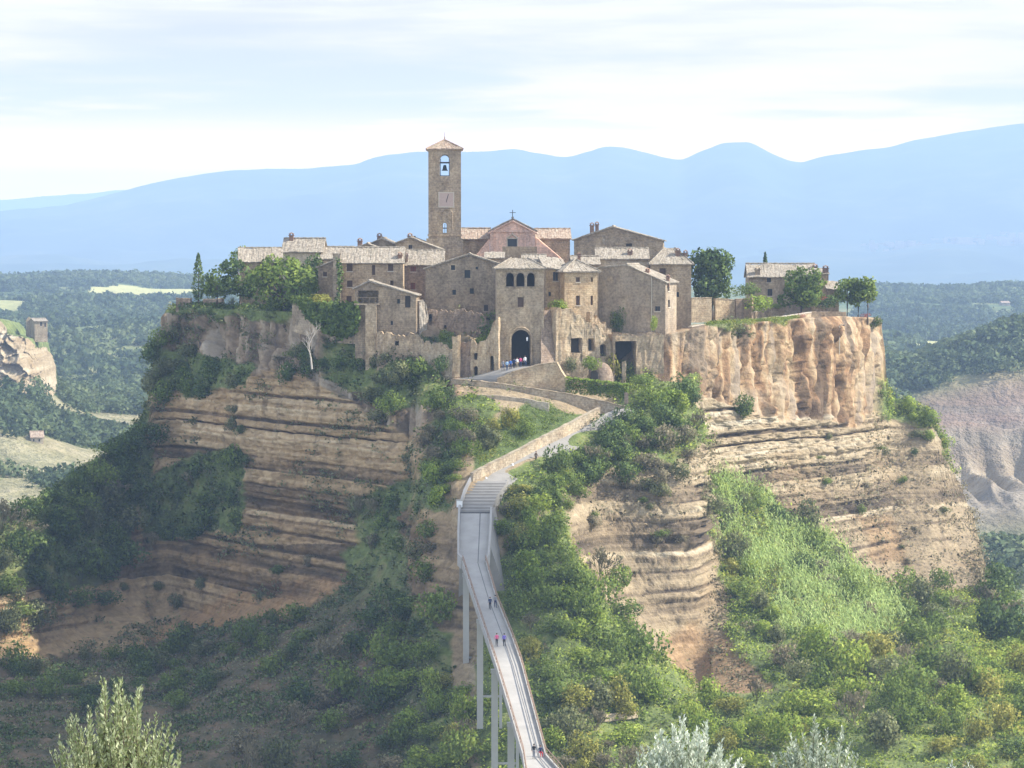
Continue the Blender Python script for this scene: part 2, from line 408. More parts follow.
def surf_d(px, py):
    """distance of the (unroughened) rock along the sight line of a picture point"""
    i = np.clip((px + 90) / (1200 / (NX - 1)), 0, NX - 1.001); k = int(i); f = i - k
    yy = gpy[k] * (1 - f) + gpy[k + 1] * f; dd = gd[k] * (1 - f) + gd[k + 1] * f
    return float(np.interp(py, yy, dd))

SEG = [110, 90, 150, 112, 96, 60]
rows_py, rows_d = [], []
for k, n in enumerate(SEG):
    for j in range(n + (k == len(SEG) - 1)):
        a = j / n
        rows_py.append((k, a))
tt = np.array([k + a for k, a in rows_py])
PY = pchip(tt, np.arange(7.), gpy.T).T; DD = pchip(tt, np.arange(7.), gd.T).T       # NX x NR
PX = np.repeat(gx[:, None], PY.shape[1], 1)
V = PA(PX, PY, DD)                                           # NX x NR x 3
# rows behind the rim: the plateau's top and its far side
top = V[:, 0, :]
def back(dy, dz, cx=0.0):
    b = top.copy(); b[:, 1] += dy; b[:, 2] += dz; b[:, 0] = b[:, 0] + cx * (0 - b[:, 0]); return b
cen = np.clip(1 - np.abs(gx - 480) / 330, 0, 1) * np.clip((660 - gx) / 40, 0, 1)
lift = (np.clip(-9.5 - top[:, 2], 0, 30) * cen ** .5)
def back2(y, dzf):
    b = top.copy(); b[:, 1] = np.maximum(y, b[:, 1] + 4); b[:, 2] = b[:, 2] * (1 - dzf) + (np.maximum(top[:, 2], -10.5) if False else top[:, 2]) * dzf; return b
backs = [back(90, -75, .10), back(70, -30, .06), back(52, -2, .04), back(30, -.6, .02), back(14, -.2, .01), back(5, 0, 0), back(1.5, .05, 0)]
for i, b in enumerate(backs): 
    if 2 <= i <= 5: b[:, 2] += lift * (.9 if i < 5 else .5)
# bottom rows carry the slope on into the valley below the frame
bot = V[:, -1, :]
def fwd(dy, z):
    b = bot.copy(); b[:, 1] -= dy; b[:, 2] = np.minimum(b[:, 2], z); return b
fr = [fwd(25, -76), fwd(60, -86), fwd(110, -97)]
V = np.concatenate([np.stack(backs, 1), V, np.stack(fr, 1)], 1)
nb = len(backs); nf = len(fr)
PYx = np.concatenate([np.repeat(PY[:, :1], nb, 1), PY, np.repeat(PY[:, -1:], nf, 1)], 1)
PXx = np.repeat(gx[:, None], V.shape[1], 1)
NR = V.shape[1]

# what grows or shows where on the rock (fixed to the surface, edges frayed by noise)
jx = PXx + 14 * fbm(V[..., 0] / 5, V[..., 1] / 5, V[..., 2] / 5, 4, 3); jy = PYx + 12 * fbm(V[..., 0] / 5, V[..., 1] / 5, V[..., 2] / 5, 4, 9)
VEG = [
 [(-100,500),(60,455),(130,410),(149,405),(150,470),(130,540),(100,600),(25,640),(-100,640)],
 [(135,480),(200,455),(250,450),(235,530),(150,540)],
 [(-100,655),(20,664),(110,650),(190,634),(300,614),(340,590),(400,570),(452,560),(452,640),(470,830),(-100,830)],
 [(440,400),(470,395),(500,408),(455,470),(448,520),(430,560),(360,545),(350,500),(420,480)],
 [(345,545),(455,540),(455,600),(345,620)],
 [(498,480),(560,440),(600,420),(640,370),(700,380),(705,440),(660,470),(600,470),(560,500),(500,540)],
 [(500,560),(560,500),(580,560),(640,630),(700,690),(780,690),(730,640),(715,520),(700,470),(760,490),(830,540),(905,600),(990,590),(1110,640),(1110,830),(470,830),(480,640)],
 [(884,380),(935,400),(980,470),(960,480),(930,425),(888,420)],
 [(150,340),(250,365),(250,385),(150,400)],
 [(330,340),(450,340),(450,410),(380,410),(330,380)],
 [(160,285),(300,300),(300,318),(160,314)],
 [(560,352),(640,360),(640,402),(560,384)],
]
veg = np.zeros(PXx.shape)
for q in VEG: veg = np.maximum(veg, in_poly(jx, jy, q).astype(float))
BARE = [[(402,515),(452,512),(462,560),(462,645),(430,625),(408,590)],[(-20,590),(60,590),(200,570),(260,585),(330,585),(300,612),(190,632),(110,648),(20,662),(-20,662)]]
for q in BARE: veg = np.where(in_poly(jx, jy, q), 0, veg)
def zone(q, soft=0): return in_poly(jx, jy, q).astype(float)
upper = np.maximum(zone([(655,310),(900,310),(892,415),(845,424),(760,415),(700,395),(655,372)]), zone([(150,300),(300,300),(450,290),(470,385),(420,440),(380,425),(300,372),(150,382)]))
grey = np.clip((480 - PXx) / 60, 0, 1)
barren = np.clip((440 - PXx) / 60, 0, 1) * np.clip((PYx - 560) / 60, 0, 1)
red = np.maximum(zone([(110,655),(230,590),(330,575),(380,590),(330,640),(250,680),(180,740),(60,800),(-100,800),(-100,700)]) * .5, zone([(660,640),(700,620),(772,660),(772,690),(700,690)]) * .7)
red = np.maximum(red, zone([(850,515),(895,520),(915,565),(870,560)]) * .5)
lawn = np.maximum(zone([(478,430),(520,402),(592,412),(560,440),(505,462),(470,470)]), zone([(692,322),(760,312),(805,318),(720,328)]) * .8)
veg = np.where(lawn > .3, 0, veg)
flat = np.zeros(PXx.shape)
for q in ([(455,385),(500,360),(640,400),(630,430),(520,480),(490,530),(455,520),(470,470),(580,412),(455,395)], [(480,420),(592,405),(600,430),(480,480)], [(455,500),(515,500),(515,610),(455,610)]):
    flat = np.maximum(flat, in_poly(PXx, PYx, q).astype(float))
path_m = in_poly(PXx, PYx, [(468,474),(530,440),(600,405),(632,405),(624,420),(594,434),(542,462),(508,484),(494,500),(490,515),(455,515)]) | in_poly(PXx, PYx, [(452,505),(492,505),(492,600),(452,600)])
cane_poly = [(706,482),(762,498),(800,520),(862,575),(905,618),(882,640),(830,645),(800,640),(775,615),(758,585),(718,545)]

def normals(V):
    a = np.gradient(V, axis=0); b = np.gradient(V, axis=1)
    n = np.cross(a, b); n /= np.linalg.norm(n, axis=-1, keepdims=True) + 1e-9
    n[n[..., 1] > .3] *= 1
    return n
def blur(a, n):
    for ax in (0, 1):
        for _ in range(n):
            p = np.pad(a, [(1, 1) if i == ax else (0, 0) for i in range(a.ndim)], mode='edge')
            a = (np.take(p, range(0, a.shape[ax]), ax) + 2 * np.take(p, range(1, a.shape[ax] + 1), ax) + np.take(p, range(2, a.shape[ax] + 2), ax)) / 4
    return a
N0 = normals(V)
out = np.where((N0[..., 1] > 0)[..., None], -N0, N0)
flip = np.where(N0[..., 2].mean() < 0, -1, 1)
N0 = N0 * flip
N0 = blur(N0, 10); N0 /= np.linalg.norm(N0, axis=-1, keepdims=True) + 1e-9
rockm = blur((1 - veg) * (1 - lawn), 3)
steep = np.clip(1.25 - np.abs(N0[..., 2]) * 1.5, 0, 1)
x, y, z = V[..., 0], V[..., 1], V[..., 2]
upb = blur(upper, 4)
wz = z + .9 * fbm(x / 45, y / 45, z / 45, 2, 5) + .02 * x + .12 * fbm(x / 3, y / 3, z / 3, 2, 6)
# a stack of beds: each with its own thickness, hardness and tone; soft partings between them
rb = random.Random(11); zb_l = [-125.0]; hard = []; tonel = []
while zb_l[-1] < 5:
    thin = rb.random() < .42; zb_l.append(zb_l[-1] + (rb.uniform(.2, .5) if thin else rb.uniform(.5, 1.75)))
    hard.append(rb.uniform(-1.0, -.45) if thin else rb.uniform(-.25, .85)); tonel.append(rb.uniform(.0, .22) if thin else min(1.0, max(.25, rb.gauss(.58, .17))))
zb_l = np.array(zb_l); mids = (zb_l[1:] + zb_l[:-1]) / 2
def layer(vals, zz, soft=.10):
    """value of the bed at height zz, blended across the parting"""
    k = np.clip(np.searchsorted(zb_l, zz) - 1, 0, len(vals) - 1); v = np.array(vals); dlo = zz - zb_l[k]; dhi = zb_l[k + 1] - zz
    r = v[k]; lo = v[np.clip(k - 1, 0, len(v) - 1)]; hi = v[np.clip(k + 1, 0, len(v) - 1)]
    wl = np.clip(.5 - dlo / (2 * soft), 0, .5); wh = np.clip(.5 - dhi / (2 * soft), 0, .5)
    return r * (1 - wl - wh) + lo * wl + hi * wh
lat = np.clip(.75 + .9 * fbm(x * .05, y * .05, wz * .25, 3, 23), .1, 1.3)          # beds come and go along the face
st = layer(hard, wz) * lat
tone = layer(tonel, wz, .06); tone = .56 + (tone - .56) * np.clip(lat + .15, 0, 1.1)
tone = tone + .20 * vnoise(0 * z, 0 * z, wz * 2.4, 27) * lat; st = st + .28 * vnoise(.03 * x, .03 * y, wz * 1.9, 28)
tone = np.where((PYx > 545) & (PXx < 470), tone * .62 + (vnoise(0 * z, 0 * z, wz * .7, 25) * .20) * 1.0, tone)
xc = np.repeat(V[:, nb, 0][:, None], NR, 1) + 0 * x; yc = np.repeat(V[:, nb, 1][:, None], NR, 1)
uc = np.concatenate([[0], np.cumsum(np.hypot(np.clip(np.diff(V[:, nb, 0]), -3, 3), np.clip(np.diff(V[:, nb, 1]), -1.5, 1.5)))]); uc = np.repeat(uc[:, None], NR, 1)
cols = 1 - np.abs(fbm(uc * .15, 0 * x + 3.3, z * .012, 4, 31)) * 2.2          # ridged buttresses
cols3 = 1 - np.abs(fbm(uc * .33, 0 * x + 7.7, z * .02, 3, 33)) * 2.4
def worley(x, y, z, sd_):
    xi, yi, zi = np.floor(x), np.floor(y), np.floor(z); f1 = np.full(x.shape, 9.); f2 = np.full(x.shape, 9.); idv = np.zeros(x.shape)
    for a in (-1, 0, 1):
        for b_ in (-1, 0, 1):
            for c in (-1, 0, 1):
                i, j, k = xi + a, yi + b_, zi + c
                dx = i + _h(i, j, k, sd_) - x; dy = j + _h(i, j, k, sd_ + 1) - y; dz = k + _h(i, j, k, sd_ + 2) - z
                q = np.sqrt(dx * dx + dy * dy + dz * dz); nw = q < f1
                f2 = np.where(nw, f1, np.minimum(f2, q)); idv = np.where(nw, _h(i, j, k, sd_ + 3), idv); f1 = np.minimum(f1, q)
    return f1, f2 - f1, idv
wx = uc + 1.0 * fbm(uc / 4, 0 * x, z / 9, 3, 52); wy = 0 * x + 4.4; wx3 = x + .9 * fbm(x / 3, y / 3, z / 5, 3, 52)
_, e1_, c1_ = worley(wx * .22, wy, z * .06 + .25 * fbm(uc * .3, 0 * x, z * .1, 2, 54), 101)
_, e2_, c2_ = worley(wx * .55, wy, z * .14, 111)
_, e3_, c3_ = worley(uc * .40 + .3 * fbm(uc, 0 * x, wz, 2, 55), 0 * x + 2.2, wz * .75, 121)
pillar = 2.4 * (c1_ - .5) - 1.5 * np.clip(1 - e1_ / .16, 0, 1) + 1.1 * (c2_ - .5) - .7 * np.clip(1 - e2_ / .16, 0, 1)
block = .75 * (c3_ - .5) - .45 * np.clip(1 - e3_ / .12, 0, 1)
blk = np.round(vnoise(x * .35, y * .35, wz * .5, 51) * 3) / 3
cols2 = fbm(uc * .6, 0 * x + 1.1, z * .05, 4, 37)
streak = .5 + .62 * fbm(uc * .42, 0 * x + 5.5, z * .03, 5, 39, .62)
big = fbm(x / 22, y / 22, z / 30, 4, 41)
med = fbm(x / 4.5, y / 4.5, z / 4.5, 4, 43)
fine = fbm(x / 1.6, y / 1.6, z / 1.0, 3, 47)
med_u = fbm(uc / 3.2, 0 * x, z / 14, 4, 44); fine_u = fbm(uc / 1.1, 0 * x, z / 3.5, 3, 48)
tone = .5 + (tone - .5) * blur(np.clip(steep * 1.8 - .05, 0, 1), 4)
leftup = 1 + .7 * np.clip((400 - PXx) / 60, 0, 1)
disp = rockm * steep * ((1 - upb) * (.95 * st + .9 * (cols - .35) + .4 * cols2 + block) + upb * (1.5 * (cols - .45) + .5 * (cols3 - .4) + .9 * cols2 + .85 * pillar * leftup + .6 * med) + (.75 - .75 * upb) * med + .55 * fine * (1 - upb) + upb * (.5 * med_u + .4 * fine_u))
disp += 1.7 * big * (.35 + .65 * rockm) + (1 - rockm) * (.9 * med + .45 * fine)
edge = np.ones(NR); edge[:nb - 2] = .3; edge[-nf:] = .6
rim = np.minimum(1, np.maximum(0.25, (np.arange(NR) - nb + 1) / 10.))
disp *= (1 - blur(flat, 4) * .9) * edge[None, :] * rim[None, :]
Vd = V + N0 * disp[..., None]
VN = normals(Vd) * flip
# broken rim: small notches in the top of the right-hand cliff
idx = (np.arange(NX)[:, None] * NR + np.arange(NR)[None, :])
Fq = np.stack([idx[:-1, :-1], idx[:-1, 1:], idx[1:, 1:], idx[1:, :-1]], -1).reshape(-1, 4)
if flip < 0: pass
me = np_mesh('rock_plateau', Vd.reshape(-1, 3), Fq, True)
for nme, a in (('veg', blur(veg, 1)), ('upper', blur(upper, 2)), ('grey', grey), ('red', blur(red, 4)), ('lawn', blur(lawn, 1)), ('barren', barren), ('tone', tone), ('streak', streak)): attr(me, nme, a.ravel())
tag(link('rock_plateau', me, M['rock']), kind='structure')
me.update()
bmN = np.zeros(len(me.vertices) * 3, np.float32)

# lookup from a picture point to the rock
_qx, _qy, _qd = proj(Vd[:, nb - 1:, :].reshape(-1, 3))
_key = {}
_flatV = Vd[:, nb - 1:, :].reshape(-1, 3)
for i, (a, b, c) in enumerate(zip((_qx // 3).astype(int), (_qy // 3).astype(int), _qd)):
    k = (a, b)
    if k not in _key or _qd[_key[k]] > c: _key[k] = i
def on_rock(px, py):
    a, b = int(px // 3), int(py // 3)
    for r in range(0, 8):
        best = None
        for i in range(a - r, a + r + 1):
            for j in range(b - r, b + r + 1):
                if max(abs(i - a), abs(j - b)) == r and (i, j) in _key:
                    q = _key[(i, j)]
                    if best is None or _qd[q] < _qd[best]: best = q
        if best is not None: return _flatV[best]
    return P(px, py, surf_d(px, py))

# ------------------------------------------------------------------ the far ground, one sheet to the horizon
def ground_tables():
    # distance -> (picture height at left, at right); None: height given in metres
    left = [(60,-24),(100,-45),(200,-84),(330,-98),(480,-100),(650,-98),(800,-86),(950,-74),(1150,-67),(1350,-61),(1600,-56),(1900,-50),(2200,-44),(2500,-38),(2800,-32),(3000,-31),(3300,-36),(4500,-80),(6500,-140),(9000,-160),(12000,-150),(14000,-140)]
    right = [(60,-24),(100,-45),(200,-84),(330,-98),(480,-100),(650,-100),(800,-101),(900,-92),(960,-81),(1000,-77),(1030,-61.5),(1060,-66),(1130,-72),(1180,-71),(1235,-55),(1290,-41),(1360,-44),(1500,-60),(1750,-58.5),(2000,-60),(2250,-60),(2500,-56),(2800,-47),(3050,-42),(3400,-48),(4500,-80),(6500,-140),(9000,-160),(12000,-150),(14000,-140)]
    return left, right
lt, rt = ground_tables()
dist = np.concatenate([[-60, -20, 0, 8, 25, 45], np.geomspace(60, 700, 60), np.geomspace(710, 3600, 330), np.geomspace(3650, 14000, 60)])
gpx = np.concatenate([np.linspace(-900, -60, 40), np.linspace(-55, 240, 200), np.linspace(245, 855, 60), np.linspace(858, 1084, 160), np.linspace(1090, 1924, 40)])
zl = np.interp(dist, [-60, -20, 0, 8, 25, 45] + [q[0] for q in lt], [0, -1.8, -1.9, -3.4, -9, -17] + [q[1] for q in lt])
zr = np.interp(dist, [-60, -20, 0, 8, 25, 45] + [q[0] for q in rt], [0, -1.8, -1.9, -3.4, -9, -17] + [q[1] for q in rt])
wq = np.clip((gpx - 230) / 600, 0, 1); wq = wq * wq * (3 - 2 * wq)
Dg, Xg = np.meshgrid(dist, gpx, indexing='ij')
half = np.where(Dg < 60, 60 + np.abs(Dg) * .1, Dg)
X = (Xg - 512) / F * np.maximum(Dg, 250 - 0 * Dg) * np.where(Dg < 250, 1.0, 1.0)
Z = zl[:, None] * (1 - wq) + zr[:, None] * wq
farr = np.clip((Dg - 600) / 600, 0, 1) * np.clip((6000 - Dg) / 3000, 0, 1)
dwarp = 90 * fbm(X / 160, Dg / 160, 0 * X, 3, 71)
Zr2 = np.interp((Dg + dwarp * np.clip((Dg - 750) / 250, 0, 1)).ravel(), [q[0] for q in rt], [q[1] for q in rt]).reshape(Dg.shape)
Zl2 = np.interp((Dg + 2 * dwarp * np.clip((Dg - 900) / 300, 0, 1)).ravel(), [q[0] for q in lt], [q[1] for q in lt]).reshape(Dg.shape)
mixf = np.clip((Dg - 750) / 100, 0, 1) * np.clip((13000 - Dg) / 3000, 0, 1)
Z = Z * (1 - mixf) + (Zl2 * (1 - wq[None]) + Zr2 * wq[None]) * mixf
Z = Z + farr * (14 * fbm(X / 200, Dg / 260, 0 * X, 4, 61) + 1.2 * fbm(X / 40, Dg / 40, 0 * X, 4, 62))
# the right wooded hill climbs to the right, the calanchi are gullied
rr = np.clip((Xg - 890) / 134, 0, 1.5)
hill = np.exp(-((Dg - 1300) / 90.) ** 2) * np.clip((Xg - 860) / 60, 0, 1)
Z = Z + hill * (-12 + 17 * rr)
gul = np.abs(fbm(X / 12, Dg / 150, 0 * X, 3, 67))
Z = Z - 20 * gul * np.exp(-((Dg - 1020) / 45.) ** 2) * np.clip((Xg - 900) / 60, 0, 1)
# rocky spur with the ruined house at the far left
sp = np.clip((48 + 5 * fbm(Dg / 20, 0 * Dg, 0 * Dg, 3, 69) - Xg) / 14, 0, 1) * np.exp(-np.abs((Dg + 25 * fbm(X / 14, 0 * X, 0 * X, 3, 68) - 1190) / 70.) ** 6)
wide = np.exp(-(np.clip(Xg + 10, 0, 999) / 75.) ** 2) * np.exp(-((Dg - 1190) / 150.) ** 2)
Z = Z + wide * 27
# fields near the top of the left ridge
field = in_poly(Xg, Dg, [(92,2560),(140,2500),(196,2480),(215,2900),(120,2950),(85,2800)]).astype(float)
field = np.maximum(field, in_poly(Xg, Dg, [(-40,2200),(25,2180),(32,2380),(-40,2440)]).astype(float) * .6)
field = np.maximum(field, in_poly(Xg, Dg, [(905,1780),(985,1750),(1000,2080),(925,2120)]).astype(float))
Z = np.where(field > .5, Z * .6 + blur(Z, 8) * .4, Z)
bare = np.clip((Xg - 895) / 30, 0, 1) * np.clip(1 - np.abs((Dg + dwarp * .6 - 1010) / 90.) ** 4, 0, 1)
bare = np.maximum(bare, np.clip((Xg - 895) / 30, 0, 1) * np.clip(1 - np.abs((Dg + dwarp * .5 - 1190) / 52.) ** 4, 0, 1))
tuffc = .8 * np.clip((Xg - 905) / 40, 0, 1) * np.clip(1 - np.abs((Dg - 1032) / 34.) ** 4, 0, 1)
sandy = ((fbm(X / 70, Dg / 70, 0 * X, 4, 75) > .22) & (Xg < 240) & (Dg < 1500) & (Dg > 700)).astype(float) * .8
VG = np.stack([X, Dg, Z], -1)
gi = np.arange(VG.shape[0])[:, None] * VG.shape[1] + np.arange(VG.shape[1])[None]
gf = np.stack([gi[:-1, :-1], gi[:-1, 1:], gi[1:, 1:], gi[1:, :-1]], -1).reshape(-1, 4)
mg, t, b = new_mat('valley_ground'); p = geo(t)
n = t.noise(p, .012, 6, .65); n2 = t.noise(p, .09, 5, .7)
col = t.ramp(t.math('ADD', t.math('MULTIPLY', n, .6), t.math('MULTIPLY', n2, .4)), [(.34, (.045, .068, .028)), (.46, (.085, .12, .04)), (.54, (.17, .18, .07)), (.64, (.30, .26, .13))])
col = t.mix(attrn(t, 'field'), col, t.mix(n2, (.36, .36, .13), (.46, .42, .20)))
gr = t.ramp(t.noise(t.scale(p, (.09, .02, .05)), 1, 6, .65), [(.3, (.095, .078, .06)), (.5, (.165, .138, .105)), (.68, (.28, .235, .175))])
lay = t.ramp(t.noise(t.scale(p, (.002, .002, .12)), 1, 3), [(.45, 0.0), (.6, .7)])
gr = t.mix(lay, gr, (.20, .13, .095))
col = t.mix(attrn(t, 'bare'), col, gr)
col = t.mix(attrn(t, 'tuff'), col, t.ramp(n2, [(.3, (.17, .125, .08)), (.5, (.30, .24, .16)), (.66, (.42, .35, .25))]))
t.l.new(col, b.inputs['Base Color']); bump(t, b, n2, 1.0, 6)
me = np_mesh('valley_ground', VG.reshape(-1, 3), gf, True)
attr(me, 'field', field.ravel()); attr(me, 'bare', np.clip(np.maximum(bare, 0), 0, 1).ravel()); attr(me, 'tuff', np.clip(np.maximum(tuffc, sandy * .6), 0, 1).ravel())
tag(link('valley_ground', me, mg), kind='structure')

# broken tuff outcrop on the spur across the left valley
ox = np.linspace(-90, 56, 150); otop = np.interp(ox, [-90, -30, 0, 8, 14, 28, 36, 47, 52, 56], [300, 312, 321, 331, 334, 338, 345, 347, 356, 368]); oh = np.interp(ox, [-90, 0, 30, 47, 56], [85, 75, 58, 50, 34])
ov_ = np.linspace(0, 1, 70); OX, OV = np.meshgrid(ox, ov_, indexing='ij'); OPY = otop[:, None] + OV * oh[:, None]; OD = 1150 + 70 * np.clip((OX - 20) / 36, 0, 1) ** 2 - 26 * OV
VO = PA(OX, OPY, OD); oxx, oyy, ozz = VO[..., 0], VO[..., 1], VO[..., 2]
_, oe, oc_ = worley(oxx * .16, oyy * .05, ozz * .16, 131); _, oe2, oc2 = worley(oxx * .4, oyy * .1, ozz * .5, 135)
dO = 7 * (oc_ - .5) - 3 * np.clip(1 - oe / .15, 0, 1) + 3 * (oc2 - .5) + 3 * fbm(oxx / 6, oyy / 20, ozz / 4, 4, 137)
VO[..., 1] += dO; VO[..., 2] += .12 * dO
bk_ = VO[:, :1].copy(); bk_[..., 1] += 45; bk_[..., 2] -= (2 + 26 * np.clip((ox - 30) / 20, 0, 1))[:, None]; bk2 = bk_.copy(); bk2[..., 1] += 60; bk2[..., 2] -= 45; VO = np.concatenate([bk2, bk_, VO], 1)
oi_ = np.arange(VO.shape[0])[:, None] * VO.shape[1] + np.arange(VO.shape[1])[None]
me = np_mesh('rock_outcrop', VO.reshape(-1, 3), np.stack([oi_[:-1, :-1], oi_[:-1, 1:], oi_[1:, 1:], oi_[1:, :-1]], -1).reshape(-1, 4), True)
tn = .72 + .5 * fbm(VO[..., 0] / 30, VO[..., 1] / 90, VO[..., 2] / 2.2, 3, 139); attr(me, 'tone', tn.ravel()); attr(me, 'veg', (np.arange(VO.shape[1])[None, :] < 3).repeat(VO.shape[0], 0).astype(float).ravel())
tag(link('rock_outcrop', me, M['rock']), kind='structure')

# ------------------------------------------------------------------ mountains across the plain
def mountain(name, d0, d1, d2, prof, seed, base):
    mx = np.linspace(-900, 1924, 620); dd = np.concatenate([np.linspace(d0, d1, 46), np.linspace(d1, d2, 8)[1:]])
    xs = [q[0] for q in prof]; ys = [q[1] for q in prof]
    top = np.interp(mx, xs, ys) if False else pchip(mx, np.array(xs, float), np.array(ys, float)[:, None])[:, 0]
    top = top + 1.5 * fbm(mx / 30., 0 * mx, 0 * mx + seed, 4, seed)
    D2, X2 = np.meshgrid(dd, mx, indexing='ij')
    zt = -(top - HOR) / F * d1
    a = np.clip((D2 - d0) / (d1 - d0), 0, 1); up = a ** 1.25
    xx = (X2 - 512) / F * D2
    r = 1 - np.abs(fbm(xx / 1500, D2 / 2600, 0 * xx, 4, seed)) * 2
    Zm = base + (zt[None, :] - base) * up + (r - .5) * 130 * np.sin(np.pi * a) * (D2 <= d1) + fbm(xx / 300, D2 / 300, 0 * xx, 4, seed + 3) * 22 * (a < .98)
    bk = np.clip((D2 - d1) / (d2 - d1), 0, 1); Zm = Zm - bk * 200
    Vm = np.stack([xx, D2, Zm], -1); ii = np.arange(len(dd))[:, None] * len(mx) + np.arange(len(mx))[None]
    f = np.stack([ii[:-1, :-1], ii[:-1, 1:], ii[1:, 1:], ii[1:, :-1]], -1).reshape(-1, 4)
    me = np_mesh(name, Vm.reshape(-1, 3), f, True)
    return tag(link(name, me, M['mount']), kind='structure'), Vm
mm, t, b = new_mat('mountain_woods'); p = geo(t)
n = t.noise(p, .0012, 6, .65); n2 = t.noise(p, .006, 4, .7)
t.l.new(t.ramp(t.math('ADD', t.math('MULTIPLY', n, .55), t.math('MULTIPLY', n2, .45)), [(.34, (.018, .030, .020)), (.52, (.040, .058, .032)), (.62, (.085, .09, .05)), (.72, (.20, .18, .11))]), b.inputs['Base Color'])
M['mount'] = mm
_, VM = mountain('mountains', 7600, 11000, 12800, [(-900,240),(-300,228),(-100,218),(0,212),(60,206),(100,197),(130,190),(180,178),(230,171),(285,169),(330,167),(350,165),(375,158),(400,154),(440,152),(480,152),(512,150),(540,154),(562,157),(590,151),(608,147),(625,148),(650,154),(680,160),(705,150),(728,143),(745,143),(770,153),(800,162),(815,158),(830,155),(850,152),(880,149),(910,141),(940,136),(980,130),(1024,124),(1100,122),(1500,140),(1924,180)], 81, -160)
mountain('foothills', 6500, 8600, 9600, [(-900,285),(-300,270),(-60,262),(40,258),(120,264),(200,262),(320,266),(420,262),(520,268),(640,262),(720,255),(800,247),(880,252),(940,243),(1000,246),(1060,238),(1300,250),(1924,285)], 85, -165)
mountain('distant_mountains', 13500, 16500, 18500, [(-900,180),(-300,190),(-60,200),(0,200),(40,197),(80,194),(130,190),(180,200),(300,215),(600,225),(1924,230)], 91, -165)

# ------------------------------------------------------------------ haze over the whole valley
DENS = 1.25e-4
bm = bmesh.new(); box(bm, -12500, 12500, -120, 19500, -345, 480)
hz = bpy.data.materials.new('valley_haze'); hz.use_nodes = True; nt = hz.node_tree
nt.nodes.remove(nt.nodes['Principled BSDF'])
pv = nt.nodes.new('ShaderNodeVolumePrincipled'); pv.inputs['Color'].default_value = (.475, .645, .93, 1); pv.inputs['Density'].default_value = DENS; pv.inputs['Anisotropy'].default_value = .0
nt.links.new(pv.outputs[0], nt.nodes['Material Output'].inputs['Volume'])
tag(obj('haze', bm, hz), kind='stuff')

# unseen cloud added right of frame, sized to shade the lower left slopes
def shade_cloud(cx, cy, cz, rx, ry, rz, seed):
    r_ = random.Random(seed); bm = bmesh.new()
    for k in range(80):
        a = r_.uniform(0, 6.28); e = math.sqrt(r_.random()) * .78; s_ = r_.uniform(.24, .42)
        mt = Matrix.Translation((cx + rx * e * math.cos(a), cy + ry * e * math.sin(a), cz + r_.uniform(-.2, .5) * rz)) @ Matrix.Diagonal((rx * s_, ry * s_, rz * s_ * 1.6, 1))
        bmesh.ops.create_icosphere(bm, subdivisions=3, radius=1, matrix=mt)
    co = np.array([v.co[:] for v in bm.verts]); dn = fbm(co[:, 0] / 14, co[:, 1] / 14, co[:, 2] / 14, 4, seed) * 7
    for v, q in zip(bm.verts, dn): v.co += (v.co - Vector((cx, cy, cz))).normalized() * float(q)
    m, t, b = new_mat('cloud_white'); b.inputs['Base Color'].default_value = (.9, .9, .9, 1)
    tag(obj('shade_cloud', bm, m, smooth=True), kind='structure')
CZ = 640; k_ = CZ / sd.z
shade_cloud(-68 + sd.x * k_, 421 + sd.y * k_, CZ, 118, 98, 26, 4)
# ------------------------------------------------------------------ buildings
def wall_face(bm, O, U, N, W, top, ops, rev=.35, mi=0, thick=0):
    """one wall with real openings. top: [(u,z)], ops: dicts u0,u1,z0,z1,arch; N outward"""
    O, U, N = Vector(O), Vector(U), Vector(N)
    tz = lambda u: float(np.interp(u, [q[0] for q in top], [q[1] for q in top]))
    cuts = {0.0, W}
    for u, z in top:
        if 0 < u < W: cuts.add(u)
    for o in ops:
        n = 8 if o.get('arch') else 1
        for k in range(n + 1): cuts.add(o['u0'] + (o['u1'] - o['u0']) * k / n)
    cuts = sorted(c for c in cuts if -1e-6 <= c <= W + 1e-6)
    c2 = [cuts[0]]
    for c in cuts[1:]:
        if c - c2[-1] > 1e-4: c2.append(c)
    cuts = c2
    def ztop(o, u):
        if not o.get('arch'): return o['z1']
        c = (o['u0'] + o['u1']) / 2; r = (o['u1'] - o['u0']) / 2
        return o['z1'] - r + r * math.sqrt(max(0, 1 - ((u - c) / r) ** 2))
    pt = lambda u, z, dpt=0.0: O + U * u + Vector((0, 0, z)) - N * dpt
    def quad(a, b, c, d):
        vs = [bm.verts.new(q) for q in (a, b, c, d)]
        try: bm.faces.new(vs).material_index = mi
        except ValueError: pass
    for u0, u1 in zip(cuts[:-1], cuts[1:]):
        um = (u0 + u1) / 2
        cov = sorted([o for o in ops if o['u0'] < um < o['u1']], key=lambda o: o['z0'])
        a0 = a1 = 0.0
        for o in cov:
            quad(pt(u0, a0), pt(u1, a1), pt(u1, o['z0']), pt(u0, o['z0']))
            t0, t1 = ztop(o, u0), ztop(o, u1)
            r = o.get('rev', rev)
            quad(pt(u0, t0), pt(u1, t1), pt(u1, t1, r), pt(u0, t0, r))
            quad(pt(u0, o['z0'], r), pt(u1, o['z0'], r), pt(u1, o['z0']), pt(u0, o['z0']))
            a0, a1 = t0, t1
        quad(pt(u0, a0), pt(u1, a1), pt(u1, tz(u1)), pt(u0, tz(u0)))
    for o in ops:
        r = o.get('rev', rev)
        for u in (o['u0'], o['u1']):
            zt = ztop(o, u)
            quad(pt(u, o['z0']), pt(u, zt), pt(u, zt, r), pt(u, o['z0'], r))

